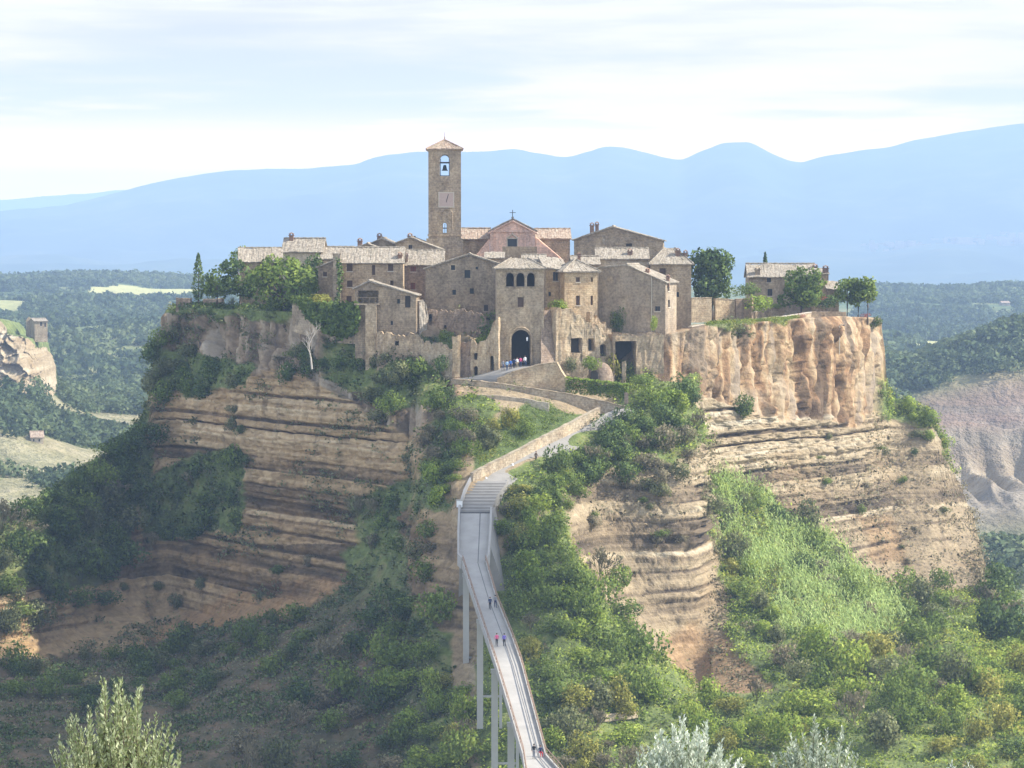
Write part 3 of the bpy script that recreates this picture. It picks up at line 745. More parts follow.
def roof_slab(bm, a, b, c, d, th=.2, pitch=.40, amp=.007):
    """tiled roof plane: a-b eave edge, d-c ridge edge; corrugated like rows of bent tiles"""
    a, b, c, d = [Vector(q) for q in (a, b, c, d)]
    n = max(4, int((b - a).length / (pitch / 4))); n = min(n, 260)
    rows = max(2, int(((d + c) / 2 - (a + b) / 2).length / .9))
    nor = (b - a).cross(d - a); nor = nor.normalized() if nor.length else Vector((0, 0, 1))
    if nor.z < 0: nor = -nor
    L_ = (b - a).length
    def p(i, j, top=True):
        s, t_ = i / n, j / rows
        q = (a.lerp(b, s)).lerp(d.lerp(c, s), t_)
        if not top: return q
        w = math.sin(s * L_ / pitch * 2 * math.pi)
        q = q + Vector((0, 0, .09 * float(vnoise(s * L_ / 2.2, t_ * 2.0, L_, 8))))
        jit = (_h(np.array(i // 3), np.array(j), np.array(int(L_ * 100)), 5) - .5) * .11
        return q + nor * (th + amp * w + float(jit))
    g = [[bm.verts.new(p(i, j)) for i in range(n + 1)] for j in range(rows + 1)]
    for j in range(rows):
        for i in range(n):
            bm.faces.new((g[j][i], g[j][i + 1], g[j + 1][i + 1], g[j + 1][i]))
    lo = [[bm.verts.new(p(i, j, False)) for i in (0, n)] for j in (0, rows)]
    bm.faces.new((lo[0][0], lo[0][1], lo[1][1], lo[1][0]))
    for e in range(n):
        pass
    # closing edges
    e0 = [bm.verts.new(p(i, 0, False)) for i in range(n + 1)]
    for i in range(n): bm.faces.new((e0[i], e0[i + 1], g[0][i + 1], g[0][i]))
    for i in (0, n):
        for j in range(rows):
            q0 = bm.verts.new(p(i, j, False)); q1 = bm.verts.new(p(i, j + 1, False))
            bm.faces.new((q0, q1, g[j + 1][i], g[j][i]))
def ridge_cap(bm, a, b, r=.16):
    a = Vector(a); b = Vector(b); n = max(2, int((b - a).length / .5))
    tube(bm, [a.lerp(b, k / n) + Vector((0, 0, .05 * (k % 2))) for k in range(n + 1)], r, 6)

class House:
    def __init__(s, name, label, cat, px0, px1, d, D, pyb, pye, yaw=0, wall='stone_brown', group=None, bury=7):
        s.yaw = R(yaw); s.U = np.array([math.cos(s.yaw), math.sin(s.yaw), 0]); s.Nf = np.array([math.sin(s.yaw), -math.cos(s.yaw), 0])
        A = P(px0, pye, d); zb = P(px0, pyb, d)[2] - bury
        s.L = np.array([A[0], A[1], zb]); s.D = D
        r = ray(px1, pye); # intersect with the front plane
        k = ((s.L) @ s.Nf) / (r @ s.Nf); s.W = float((r * k - s.L) @ s.U); s.H = float(A[2] - zb)
        s.root = thing(name, label, cat, tuple(s.L), s.yaw, group); s.wm = M[wall]; s.bury = bury
        s.ops = {'front': [], 'right': [], 'left': [], 'back': []}; s.op_px = []
    def uz(s, px, py, face='front'):
        if face == 'front': o, u, n = s.L, s.U, s.Nf
        elif face == 'right': o, u, n = s.L + s.U * s.W, -s.Nf, s.U
        elif face == 'left': o, u, n = s.L, -s.Nf, -s.U
        r = ray(px, py); k = (o @ n) / (r @ n); q = r * k - o
        return float(q @ u), float(q[2])
    def z(s, py, px=None):
        return s.uz(px if px is not None else (512 + F * s.L[0] / s.L[1]), py)[1]
    def op(s, x0, y0, x1, y1, kind='window', face='front', arch=False, rev=.35, mat='glass', frame=None, lab=None):
        u0, z1 = s.uz(x0, y0, face); u1, z0 = s.uz(x1, y1, face)
        if u0 > u1: u0, u1 = u1, u0
        o = dict(u0=u0, u1=u1, z0=z0, z1=z1, arch=arch, rev=rev, kind=kind, mat=mat, frame=frame, lab=lab)
        s.ops[face].append(o); return s
    def frame_of(s, face):
        W, D = s.W, s.D
        return {'front': ((0, 0, 0), (1, 0, 0), (0, -1, 0), W), 'right': ((W, 0, 0), (0, 1, 0), (1, 0, 0), D), 'back': ((W, D, 0), (-1, 0, 0), (0, 1, 0), W), 'left': ((0, 0, 0), (0, 1, 0), (-1, 0, 0), D)}[face]
    def walls(s, tops, mat=None):
        bm = bmesh.new()
        for f in ('front', 'right', 'back', 'left'):
            O, U, N, w = s.frame_of(f)
            wall_face(bm, O, U, N, w, tops[f], s.ops[f])
        bmesh.ops.remove_doubles(bm, verts=bm.verts, dist=1e-4)
        s.wallo = obj('wall', bm, mat or s.wm, s.root)
        for f in s.ops:
            O, U, N, w = s.frame_of(f); O, U, N = Vector(O), Vector(U), Vector(N)
            for o in s.ops[f]: s.fill(o, O, U, N)
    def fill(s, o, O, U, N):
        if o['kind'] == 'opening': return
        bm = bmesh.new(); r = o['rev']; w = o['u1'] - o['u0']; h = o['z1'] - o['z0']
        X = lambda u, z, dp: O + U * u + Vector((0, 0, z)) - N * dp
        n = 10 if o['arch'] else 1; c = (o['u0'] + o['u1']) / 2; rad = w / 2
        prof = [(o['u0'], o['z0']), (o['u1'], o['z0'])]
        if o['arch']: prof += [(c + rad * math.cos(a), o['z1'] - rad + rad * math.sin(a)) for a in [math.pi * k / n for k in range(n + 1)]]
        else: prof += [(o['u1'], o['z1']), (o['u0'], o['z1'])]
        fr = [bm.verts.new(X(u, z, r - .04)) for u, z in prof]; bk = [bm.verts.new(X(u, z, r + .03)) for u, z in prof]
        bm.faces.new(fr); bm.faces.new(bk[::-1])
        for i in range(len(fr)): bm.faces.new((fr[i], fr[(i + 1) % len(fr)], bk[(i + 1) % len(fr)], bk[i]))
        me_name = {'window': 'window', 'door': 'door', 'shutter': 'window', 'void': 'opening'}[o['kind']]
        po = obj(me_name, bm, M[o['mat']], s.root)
        if o['lab']: po['label'] = o['lab']
        if o['kind'] in ('window', 'shutter') and w > .55 and not o['mat'].startswith(('stone', 'white')):
            bm = bmesh.new(); tk = .05
            def bar(u0, u1, z0, z1, d0, d1):
                q = [X(u, z, dd) for dd in (d0, d1) for u, z in ((u0, z0), (u1, z0), (u1, z1), (u0, z1))]
                v = [bm.verts.new(k) for k in q]
                for ff in ((0, 1, 2, 3), (7, 6, 5, 4), (0, 4, 5, 1), (1, 5, 6, 2), (2, 6, 7, 3), (3, 7, 4, 0)): bm.faces.new([v[k] for k in ff])
            if o['frame']:
                e = .16
                bar(o['u0'] - e, o['u1'] + e, o['z0'] - e, o['z0'] - .004, -.07, .12); bar(o['u0'] - e, o['u1'] + e, o['z1'] + .004, o['z1'] + e + .04, -.05, .12)
                bar(o['u0'] - e, o['u0'] - .004, o['z0'], o['z1'], -.05, .12); bar(o['u1'] + .004, o['u1'] + e, o['z0'], o['z1'], -.05, .12)
                obj('frame', bm, M[o['frame']], po)
            else:
                bar(c - tk, c + tk, o['z0'], o['z1'] - (rad if o['arch'] else 0), r - .10, r - .045)
                bar(o['u0'], o['u1'], o['z0'] + .002, o['z0'] + .1, r - .12, r - .045)
                obj('frame', bm, M['shutter'], po)
                if not o['arch'] and not o['mat'].startswith(('stone', 'white')):
                    bm = bmesh.new(); bar(o['u0'] - .12, o['u1'] + .12, o['z0'] - .15, o['z0'] - .004, -.10, .15); obj('sill', bm, M['trim'], po)
    def gx(s, rh, mat='roof', o=.4, ox=.3, zf=0, asym=.5):
        """ridge parallel to the front; zf: how much the back eave stands above the front one"""
        W, D, H = s.W, s.D, s.H; yr = D * asym; m = rh / yr; mb = (rh - zf) / (D - yr)
        s.walls(dict(front=[(0, H), (W, H)], back=[(0, H + zf), (W, H + zf)], right=[(0, H), (yr, H + rh), (D, H + zf)], left=[(0, H), (yr, H + rh), (D, H + zf)]))
        bm = bmesh.new(); e = .012
        roof_slab(bm, (-ox, -o, H - m * o + e), (W + ox, -o, H - m * o + e), (W + ox, yr, H + rh + e), (-ox, yr, H + rh + e))
        roof_slab(bm, (-ox, D + o, H + zf - mb * o + e), (W + ox, D + o, H + zf - mb * o + e), (W + ox, yr + .001, H + rh + e), (-ox, yr + .001, H + rh + e))
        ridge_cap(bm, (-ox, yr, H + rh + .24), (W + ox, yr, H + rh + .24))
        s.roof = obj('roof', bm, M[mat], s.root); return s
    def gy(s, ap, HA, HR=None, mat='roof', o=.35, oy=.35):
        """gable towards the viewer: apex at u=ap height HA, right eave HR, left eave H"""
        W, D, H = s.W, s.D, s.H; HR = H if HR is None else HR
        tp = [(0, H), (ap, HA), (W, HR)]
        s.walls(dict(front=tp, back=[(W - u, z) for u, z in tp][::-1], right=[(0, HR), (D, HR)], left=[(0, H), (D, H)]))
        bm = bmesh.new(); e = .012; ml = (HA - H) / ap; mr = (HA - HR) / (W - ap)
        roof_slab(bm, (-o, D + oy, H - ml * o + e), (-o, -oy, H - ml * o + e), (ap, -oy, HA + e), (ap, D + oy, HA + e))
        roof_slab(bm, (W + o, -oy, HR - mr * o + e), (W + o, D + oy, HR - mr * o + e), (ap + .001, D + oy, HA + e), (ap + .001, -oy, HA + e))
        ridge_cap(bm, (ap, -oy, HA + .24), (ap, D + oy, HA + .24))
        s.roof = obj('roof', bm, M[mat], s.root); return s
    def plane(s, fl, fr_, br, bl, mat='roof', o=.35):
        W, D = s.W, s.D
        s.walls(dict(front=[(0, fl), (W, fr_)], right=[(0, fr_), (D, br)], back=[(0, br), (W, bl)], left=[(0, fl), (D, bl)]))
        zz = lambda u, v: fl + (fr_ - fl) * u / W + (bl - fl) * v / D + (br - fr_ - bl + fl) * u * v / W / D + .012
        bm = bmesh.new(); c = [(-o, -o), (W + o, -o), (W + o, D + o), (-o, D + o)]
        q = [(u, v, zz(u, v)) for u, v in c]
        # eave = the lower edge
        e = [(q[i][2] + q[(i + 1) % 4][2], i) for i in range(4)]; i = min(e)[1]
        roof_slab(bm, q[i], q[(i + 1) % 4], q[(i + 2) % 4], q[(i + 3) % 4])
        s.roof = obj('roof', bm, M[mat], s.root); return s
    def hip(s, rh, mat='roof', o=.4, ridge=0.0):
        W, D, H = s.W, s.D, s.H
        fl = [(0, H), (W, H)]; sl = [(0, H), (D, H)]
        s.walls(dict(front=fl, back=fl, right=sl, left=sl))
        mx = rh / (D / 2); lo = H - mx * o + .012; zt = H + rh
        r0, r1 = (W / 2 - ridge * W / 2, D / 2, zt), (W / 2 + ridge * W / 2, D / 2, zt)
        a, b, c, d = (-o, -o, lo), (W + o, -o, lo), (W + o, D + o, lo), (-o, D + o, lo)
        bm = bmesh.new()
        for p, q, r, t_ in ((a, b, r1, r0), (b, c, r1, r1), (c, d, r0, r1), (d, a, r0, r0)): roof_slab(bm, p, q, r, t_)
        for p, q in ((a, r0), (b, r1), (c, r1), (d, r0)): ridge_cap(bm, Vector(p) + Vector((0, 0, .2)), Vector(q) + Vector((0, 0, .22)), .13)
        s.roof = obj('roof', bm, M[mat], s.root); return s
    def flat(s, top=None):
        W, D, H = s.W, s.D, s.H
        fl = top or [(0, H), (W, H)]; sl = [(0, fl[-1][1]), (D, fl[-1][1])]; ll = [(0, fl[0][1]), (D, fl[0][1])]
        s.walls(dict(front=fl, back=[(W - u, z) for u, z in fl][::-1], right=sl, left=ll))
        return s
    def chimney(s, px, py0, py1, w=.9, dep=None, pot=True, mat='brick', y=None):
        """a chimney whose top stands at picture height py0 and whose foot is at py1"""
        yy = s.D * .45 if y is None else y
        o = s.L - s.Nf * yy; r = ray(px, py1); k = (o @ s.Nf) / (r @ s.Nf); q = r * k - o; u = float(q @ s.U); z0 = float((r * k)[2] - s.L[2]); 
        r = ray(px, py0); k = (o @ s.Nf) / (r @ s.Nf); z1 = float((r * k)[2] - s.L[2])
        bm = bmesh.new(); h = w / 2
        box(bm, u - h, u + h, yy - h, yy + h, z0 - 1.0, z1 - .35); box(bm, u - h - .12, u + h + .12, yy - h - .12, yy + h + .12, z1 - .347, z1 - .2)
        for sx in (-1, 1):
            for sy in (-1, 1): box(bm, u + sx * h * .7 - .1, u + sx * h * .7 + .1, yy + sy * h * .7 - .1, yy + sy * h * .7 + .1, z1 - .197, z1 + .05)
        v = [bm.verts.new(c) for c in ((u - h - .1, yy - h - .1, z1 + .053), (u + h + .1, yy - h - .1, z1 + .053), (u + h + .1, yy + h + .1, z1 + .053), (u - h - .1, yy + h + .1, z1 + .053), (u, yy, z1 + .3))]
        for f in ((0, 3, 2, 1), (0, 1, 4), (1, 2, 4), (2, 3, 4), (3, 0, 4)): bm.faces.new([v[k] for k in f])
        obj('chimney', bm, M[mat], getattr(s, 'roof', None) or s.root); return s

G = 'stone houses of the hilltop village'
# bell tower ------------------------------------------------------------------
h = House('bell_tower', 'tall square stone bell tower with tiled pyramid roof rising above the village', 'tower', 428.3, 461, 556, 5.9, 240, 148.8, 1.5, 'stone_brown', None, 7)
h.op(440, 154.5, 449.7, 176, 'opening', rev=.8, arch=True)
h.op(443, 222.6, 446.8, 232.8, 'opening', rev=.8, arch=True)
b0, b1 = h.ops['front'][0], h.ops['front'][1]
for o in (b0, b1): h.ops['back'].append(dict(o, u0=h.W - o['u1'], u1=h.W - o['u0']))
zo = [b0['z0'], b0['z1']]
h.ops['right'].append(dict(b0, u0=h.D / 2 - .75, u1=h.D / 2 + .75)); h.ops['left'].append(dict(b0, u0=h.D / 2 - .75, u1=h.D / 2 + .75))
h.hip(1.5, 'roof_red', .38)
W_, D_ = h.W, h.D
bm = bmesh.new()          # cornices, string course and broader foot
for z, e, t_ in ((h.H - .32, .16, .30), (h.z(236), .14, .3)):
    box(bm, -e, W_ + e, -e, -.004, z, z + t_); box(bm, -e, W_ + e, D_ + .004, D_ + e, z, z + t_); box(bm, -e, -.004, -.004, D_ + .004, z, z + t_); box(bm, W_ + .004, W_ + e, -.004, D_ + .004, z, z + t_)
obj('cornice', bm, M['stone_brown'], h.root)
bm = bmesh.new(); box(bm, -.35, W_ + .35, -.3, D_ + .3, 0, h.z(238.5)); obj('plinth', bm, M['stone_grey'], h.root)
u0, z1 = h.uz(439, 192.5); u1, z0 = h.uz(453.6, 207)
bm = bmesh.new(); box(bm, u0, u1, -.1, -.004, z0, z1); pl = obj('clock_face', bm, M['marble'], h.root)
bm = bmesh.new(); e = .12
box(bm, u0 - e, u1 + e, -.16, -.105, z1 - .1, z1 + .1); box(bm, u0 - e, u1 + e, -.16, -.105, z0 - .1, z0 + .1); box(bm, u0 - e, u0 + .06, -.16, -.105, z0 + .1, z1 - .1); box(bm, u1 - .06, u1 + e, -.16, -.105, z0 + .1, z1 - .1)
obj('clock_frame', bm, M['trim'], pl)
bm = bmesh.new(); uc, zc = h.uz(447, 199)
tube(bm, [(uc, -.14, zc), (uc + .25, -.14, zc + .85)], .05, 5); tube(bm, [(uc, -.14, zc), (uc - .1, -.14, zc - .6)], .05, 5)
obj('clock_hand', bm, M['iron'], pl)
bm = bmesh.new()          # the walled-up arch below the clock
ua, za = h.uz(441, 229); ub, zb_ = h.uz(452.5, 209); rad = (ub - ua) / 2
pts = [(ua, za)] + [(ua + rad - rad * math.cos(math.pi * k / 12), zb_ - rad + rad * math.sin(math.pi * k / 12)) for k in range(13)] + [(ub, za)]
for a, b in zip(pts[:-1], pts[1:]): tube(bm, [(a[0], -.02, a[1]), (b[0], -.02, b[1])], .13, 5)
obj('blind_arch', bm, M['stone_grey'], h.root)
uc = (b0['u0'] + b0['u1']) / 2; zc = h.z(163)
bm = bmesh.new(); lathe(bm, [(.02, .95), (.25, .9), (.32, .55), (.38, .2), (.55, 0), (.57, -.08), (.45, -.05), (.0, .5)], (uc, D_ * .32, h.z(170)), 14)
tube(bm, [(uc, D_ * .32, h.z(170) - .1), (uc, D_ * .32, h.z(170) + .4)], .06, 5); bl = obj('bell', bm, M['bronze'], h.root, smooth=True)
bm = bmesh.new(); box(bm, b0['u0'] - .1, b0['u1'] + .1, D_ * .32 - .1, D_ * .32 + .1, h.z(163.2), h.z(161.6)); obj('bell_beam', bm, M['shutter'], h.root)
bm = bmesh.new()
for uu in (b0['u0'] + .1, b0['u1'] - .1): box(bm, uu - .05, uu + .05, .35, .45, b0['z0'], b0['z1'] - .8)
box(bm, b0['u0'], b0['u1'], .36, .44, b0['z0'] + .02, b0['z0'] + .12); box(bm, b0['u0'], b0['u1'], .36, .44, h.z(163), h.z(162.4))
box(bm, b1['u0'] + .002, b1['u1'] - .002, .5, .6, h.z(228.6), h.z(227.6)); box(bm, (b1['u0'] + b1['u1']) / 2 - .04, (b1['u0'] + b1['u1']) / 2 + .04, .52, .58, b1['z0'] + .01, b1['z1'] - .2); obj('bell_frame', bm, M['iron'], h.root)
bm = bmesh.new(); zt = h.H + 1.8; tube(bm, [(W_ / 2, D_ / 2, zt - .1), (W_ / 2, D_ / 2, zt + .45)], .09, 6); tube(bm, [(W_ / 2, D_ / 2, zt + .4), (W_ / 2, D_ / 2, zt + 1.2)], .035, 4); obj('finial', bm, M['brick'], h.root)
TOW = h

# church ----------------------------------------------------------------------
h = House('church', 'pink church front with triangular pediment, sloping wings and a cross on top', 'church', 490, 535.3, 562, 20, 263, 231, 0, 'plaster_pink', None, 6)
uc = h.W / 2; HA = h.z(219.5)
h.op(507.6, 239, 517, 246.5, 'window', mat='glass', frame='trim')
h.gy(uc, HA, None, 'roof')
bm = bmesh.new(); W_ = h.W
box(bm, -.25, W_ + .25, -.28, -.004, h.z(232), h.z(230.4))
m_ = (HA - h.H) / uc
for sgn in (0, 1):
    a = Vector((-.4 if sgn == 0 else W_ + .4, -.2, h.H - .25 - m_ * .4)); b = Vector((uc, -.2, HA - .22)); tube(bm, [a, b], .2, 4)
for u in (.05, W_ * .13, W_ * .80, W_ - .55): box(bm, u, u + .5, -.14, -.006, h.z(258), h.z(232.2))
obj('cornice', bm, M['plaster_pink'], h.root)
bm = bmesh.new(); ua, za = h.uz(506.5, 238.8); ub, zb_ = h.uz(518, 238.8)
tube(bm, [(ua, -.14, za), ((ua + ub) / 2, -.14, za + .85)], .12, 4); tube(bm, [(ub, -.14, za), ((ua + ub) / 2, -.14, za + .85)], .12, 4); tube(bm, [((ua + ub) / 2, -.14, za + .8), ((ua + ub) / 2, -.14, za + 1.4)], .1, 4)
obj('window_pediment', bm, M['trim'], h.root)
for side in (0, 1):        # sloping wings either side
    pts = [(h.uz(489.8, 240), h.uz(477, 256), h.uz(477, 268), h.uz(489.8, 268)), (h.uz(535.6, 238), h.uz(562.7, 261), h.uz(562.7, 270), h.uz(535.6, 270))][side]
    bm = bmesh.new(); f = [bm.verts.new((u, .05, z)) for u, z in pts]; k = [bm.verts.new((u, .9, z)) for u, z in pts]
    bm.faces.new(f); bm.faces.new(k[::-1])
    for i in range(4): bm.faces.new((f[i], f[(i + 1) % 4], k[(i + 1) % 4], k[i]))
    tube(bm, [(pts[0][0], .4, pts[0][1] + .05), (pts[1][0], .4, pts[1][1] + .05)], .22, 5)
    obj('wing_wall', bm, M['plaster_pink'], h.root)
bm = bmesh.new(); zc = HA + .3
tube(bm, [(uc, .1, zc - .2), (uc, .1, h.z(209.8))], .07, 5); zz = h.z(212.6); tube(bm, [(uc - .55, .1, zz), (uc + .55, .1, zz)], .06, 5); lathe(bm, [(.0, 0), (.22, .1), (.22, .3), (0, .42)], (uc, .1, zc - .15), 8)
obj('cross', bm, M['iron'], h.root)
h2 = House('church_aisle', 'long tiled aisle roof between the bell tower and the pink church front', 'house', 461.5, 489, 571, 7, 262, 239, 0, 'stone_brown', G, 4); h2.gx(1.75, 'roof_red')
h2 = House('church_aisle', 'tiled roof and pale grey wall just right of the pink church front', 'house', 536.5, 570, 574, 8, 260, 238.8, 2, 'stone_grey', G, 4); h2.op(567.2, 241.5, 570.5, 252, 'window', mat='trim'); h2.ops['front'].pop(); h2.gx(1.65, 'roof_red')
h2 = House('church_forecourt_wall', 'low square block of stone standing right before the pink church front', 'wall', 502.5, 537, 553, 2.0, 263, 246.5, 0, 'stone_brown', None, 2); h2.flat()

# left cluster ----------------------------------------------------------------
h = House('stone_house', 'long low house with mottled grey roof, half hidden by trees at the left end', 'house', 240, 305, 553, 8, 285, 261.5, 6, 'stone_brown', G); h.op(262, 265, 266, 271).gx(2.2, 'roof_light')
h = House('stone_house', 'small raised house with beige roof and pot chimney behind the big left tree', 'house', 283, 322, 548, 6, 280, 251.5, -4, 'plaster_pale', G); h.op(316.5, 254, 319, 259).gx(2.1, 'roof_light'); h.chimney(291.5, 234, 240, .75)
h = House('stone_house', 'flat roofed ivy-dark wing beneath the raised beige roof at left', 'house', 306, 322, 551, 6, 290, 257, 0, 'stone_grey', G); h.plane(h.H, h.H, h.H + 1.5, h.H + 1.5, 'roof')
h = House('stone_house', 'wide low roof running left of the chimney row, behind the ivy-covered buttress', 'house', 319, 352, 546, 8, 285, 259, 0, 'stone_brown', G); h.gx(1.9, 'roof_light')
h = House('stone_house', 'little lean-to with pale sloping roof left of the ivy-covered buttress', 'house', 318, 336.5, 532, 5, 300, 267.5, 0, 'stone_brown', G)
h.op(323, 272, 327, 276.5, 'shutter', mat='shutter'); h.plane(h.H, h.z(260), h.z(260), h.H, 'roof_light')
# gables behind the first roofs
for args in ((353, 388.6, 552, 248.5, 367.5, 244.4, 252, 'small brown gable end with a thin chimney, leftmost of three gables', (360, 239.5, 246)),
             (371, 403.5, 558, 243.7, 381.5, 239.0, 248.5, 'stone gable with lit right slope, middle of three gables left of the tower', (379.5, 234.5, 240)),
             (395.6, 439.5, 551, 243.4, 410.5, 238.0, 249.0, 'broad stone gable with chimney close to the left foot of the bell tower', (410, 234.5, 239.5))):
    x0, x1, d, yl, xa, ya, yr, lab, ch = args
    h = House('stone_house', lab, 'house', x0, x1, d, 9, 268, yl, -3, 'stone_grey', G, 3); ua, za = h.uz(xa, ya)
    h.op(xa - 2, ya + 7, xa + 1.5, ya + 11); h.gy(ua, za, h.uz(x1, yr)[1], 'roof_light'); h.chimney(ch[0], ch[1], ch[2], .8, y=1.2)
# first row, left
h = House('stone_house', 'long two-storey stone house with wide tiled roof and brown shutters, right of the ivy', 'house', 338.5, 403, 524, 7.5, 318, 262.5, 0, 'stone_brown', G)
for q in ((346.7, 263.6, 352.5, 271.3), (388, 264.2, 393.2, 271), (347, 280.5, 352.5, 287), (346.4, 296, 351.6, 303.5), (390.2, 280.6, 393.5, 286)): h.op(*q, kind='shutter', mat='shutter')
h.op(372, 265, 375.2, 275, kind='door', mat='shutter'); h.gx(2.3, 'roof_light'); h.chimney(400, 253.5, 259, .7, y=1.0)
bm = bmesh.new(); ua, za = h.uz(333.5, 254.5); ub, zb_ = h.uz(341, 308); box(bm, ua, ub, -1.6, -.02, zb_ - 5, za); box(bm, ua - .1, ub + .1, -1.7, .1, za + .003, za + .2)
obj('buttress', bm, M['stone_grey'], h.root)
h = House('stone_house', 'narrow reddish brick house with two red shutters between two larger houses', 'house', 404.5, 443, 531, 7.5, 310, 264.8, 0, 'stone_red', G)
for q in ((410.5, 266.4, 416, 271.6), (410.5, 282.7, 415.2, 289.6)): h.op(*q, kind='shutter', mat='shutter_red')
h.op(430, 267, 435, 270); h.gx(2.3, 'roof'); h.chimney(405.5, 254, 261, .8, y=.8)
h = House('stone_house', 'broad grey-brown house with low gable facing out, standing on the dark rock', 'house', 425.5, 497.5, 516, 11, 338, 269, 0, 'stone_grey', G)
for q in ((451, 265.2, 455, 270), (464.5, 270, 470.3, 278), (475.6, 266.8, 478, 269.2), (452.4, 289.8, 456, 294.8), (469.8, 288.4, 473.8, 293.7)): h.op(*q, frame='stone_grey')
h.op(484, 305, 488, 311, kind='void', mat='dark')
ua, za = h.uz(469.4, 254.8); h.gy(ua, za, h.uz(497.5, 264)[1], 'roof')
# lower house with the open loggia
h = House('stone_house', 'low house with a skewed gable roof and open loggia above the ivy terrace', 'house', 355, 416, 509, 6.5, 352, 288.6, -3, 'stone_brown', G, 3)
h.op(358, 290.5, 378.5, 303.8, kind='void', mat='stone_grey', rev=2.6)
for q in ((397, 299, 400, 303.5), (390.5, 321, 393, 325)): h.op(*q)
h.op(405, 296, 410.5, 307.5, kind='void', mat='dark', rev=.5)
ua, za = h.uz(369, 281.8); h.gy(ua, za, h.uz(416, 295.5)[1], 'roof_light')
bm = bmesh.new(); ua, za = h.uz(366, 304.8); ub, zb_ = h.uz(377, 345); box(bm, ua, ub, -1.0, -.02, zb_ - 5, za); obj('buttress', bm, M['stone_pale'], h.root)
bm = bmesh.new(); ua, za = h.uz(356, 303.2); ub, zb_ = h.uz(379, 305); box(bm, ua - .2, ub + .1, -.9, -.01, zb_, za); 
for k in range(4): box(bm, ua + .2 + k * 1.0, ua + .26 + k * 1.0, -.8, -.74, za, za + .9)
box(bm, ua, ub, -.82, -.72, za + .9, za + .96); obj('balcony', bm, M['stone_grey'], h.root)

# gatehouse -------------------------------------------------------------------
h = House('gatehouse', 'square stone gatehouse with three arched openings over a tall pointed gate', 'gatehouse', 496.5, 544, 504, 8.5, 366, 268.6, 1.5, 'stone_brown', None, 3.5)
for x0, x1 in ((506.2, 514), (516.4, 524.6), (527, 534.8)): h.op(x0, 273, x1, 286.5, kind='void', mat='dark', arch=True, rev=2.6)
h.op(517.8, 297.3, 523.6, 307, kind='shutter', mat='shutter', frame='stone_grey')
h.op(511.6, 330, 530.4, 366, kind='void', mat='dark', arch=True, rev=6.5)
h.hip(1.5, 'roof', .45, .35)
o = h.ops['front'][4]; c = (o['u0'] + o['u1']) / 2; r = (o['u1'] - o['u0']) / 2 + .22
bm = bmesh.new(); pts = [(c - r, o['z0'])] + [(c - r * math.cos(math.pi * k / 14), o['z1'] - r + .22 + (r * 1.12) * math.sin(math.pi * k / 14)) for k in range(15)] + [(c + r, o['z0'])]
for a, b in zip(pts[:-1], pts[1:]): tube(bm, [(a[0], -.05, a[1]), (b[0], -.05, b[1])], .2, 6)
obj('gate_surround', bm, M['stone_grey'], h.root)
bm = bmesh.new()
for o in h.ops['front'][:3]:
    cc_ = (o['u0'] + o['u1']) / 2; rr_ = (o['u1'] - o['u0']) / 2 + .08
    pp = [(cc_ - rr_ * math.cos(math.pi * k / 10), o['z1'] - rr_ + .08 + rr_ * math.sin(math.pi * k / 10)) for k in range(11)]
    for a, b in zip(pp[:-1], pp[1:]): tube(bm, [(a[0], -.02, a[1]), (b[0], -.02, b[1])], .09, 5)
    box(bm, o['u0'] - .15, o['u1'] + .15, -.12, .15, o['z0'] - .16, o['z0'] - .004)
obj('window_surround', bm, M['stone_grey'], h.root)
bm = bmesh.new()
uL, zL = h.uz(529.5, 339); lathe(bm, [(0, .3), (.12, .3), (.16, 0), (.1, -.3), (0, -.3)], (uL - .4, -.25, zL), 8); obj('lantern', bm, M['white'], h.root)
GH = h
# battered buttress right of the gate
def prism(name, pts, dep, mat, parent=None, label=None, cat=None, jit=0, group=None):
    """slab standing on the picture outline pts = [(px,py,d)], dep metres deep away from the viewer"""
    bm = bmesh.new(); f = [P(*q) for q in pts]
    dd = dep if isinstance(dep, (list, tuple)) else (0, dep, 0)
    b_ = [q + np.array(dd) for q in f]
    base = np.mean(f, 0); base[2] = min(q[2] for q in f)
    fv = [bm.verts.new(q - base) for q in f]; bv = [bm.verts.new(q - base) for q in b_]
    bm.faces.new(fv); bm.faces.new(bv[::-1])
    for i in range(len(fv)): bm.faces.new((fv[i], fv[(i + 1) % len(fv)], bv[(i + 1) % len(fv)], bv[i]))
    bmesh.ops.triangulate(bm, faces=[q for q in bm.faces if len(q.verts) > 4])
    o = obj(name, bm, mat, parent, None if parent else tuple(base))
    if label: tag(o, label, cat, group)
    return o
prism('buttress', [(541, 366, 502), (541, 311, 505), (556, 309, 506.5), (559, 366, 503.5)], 5, M['stone_red'], None, 'dark leaning stone buttress just right of the gate arch', 'buttress')

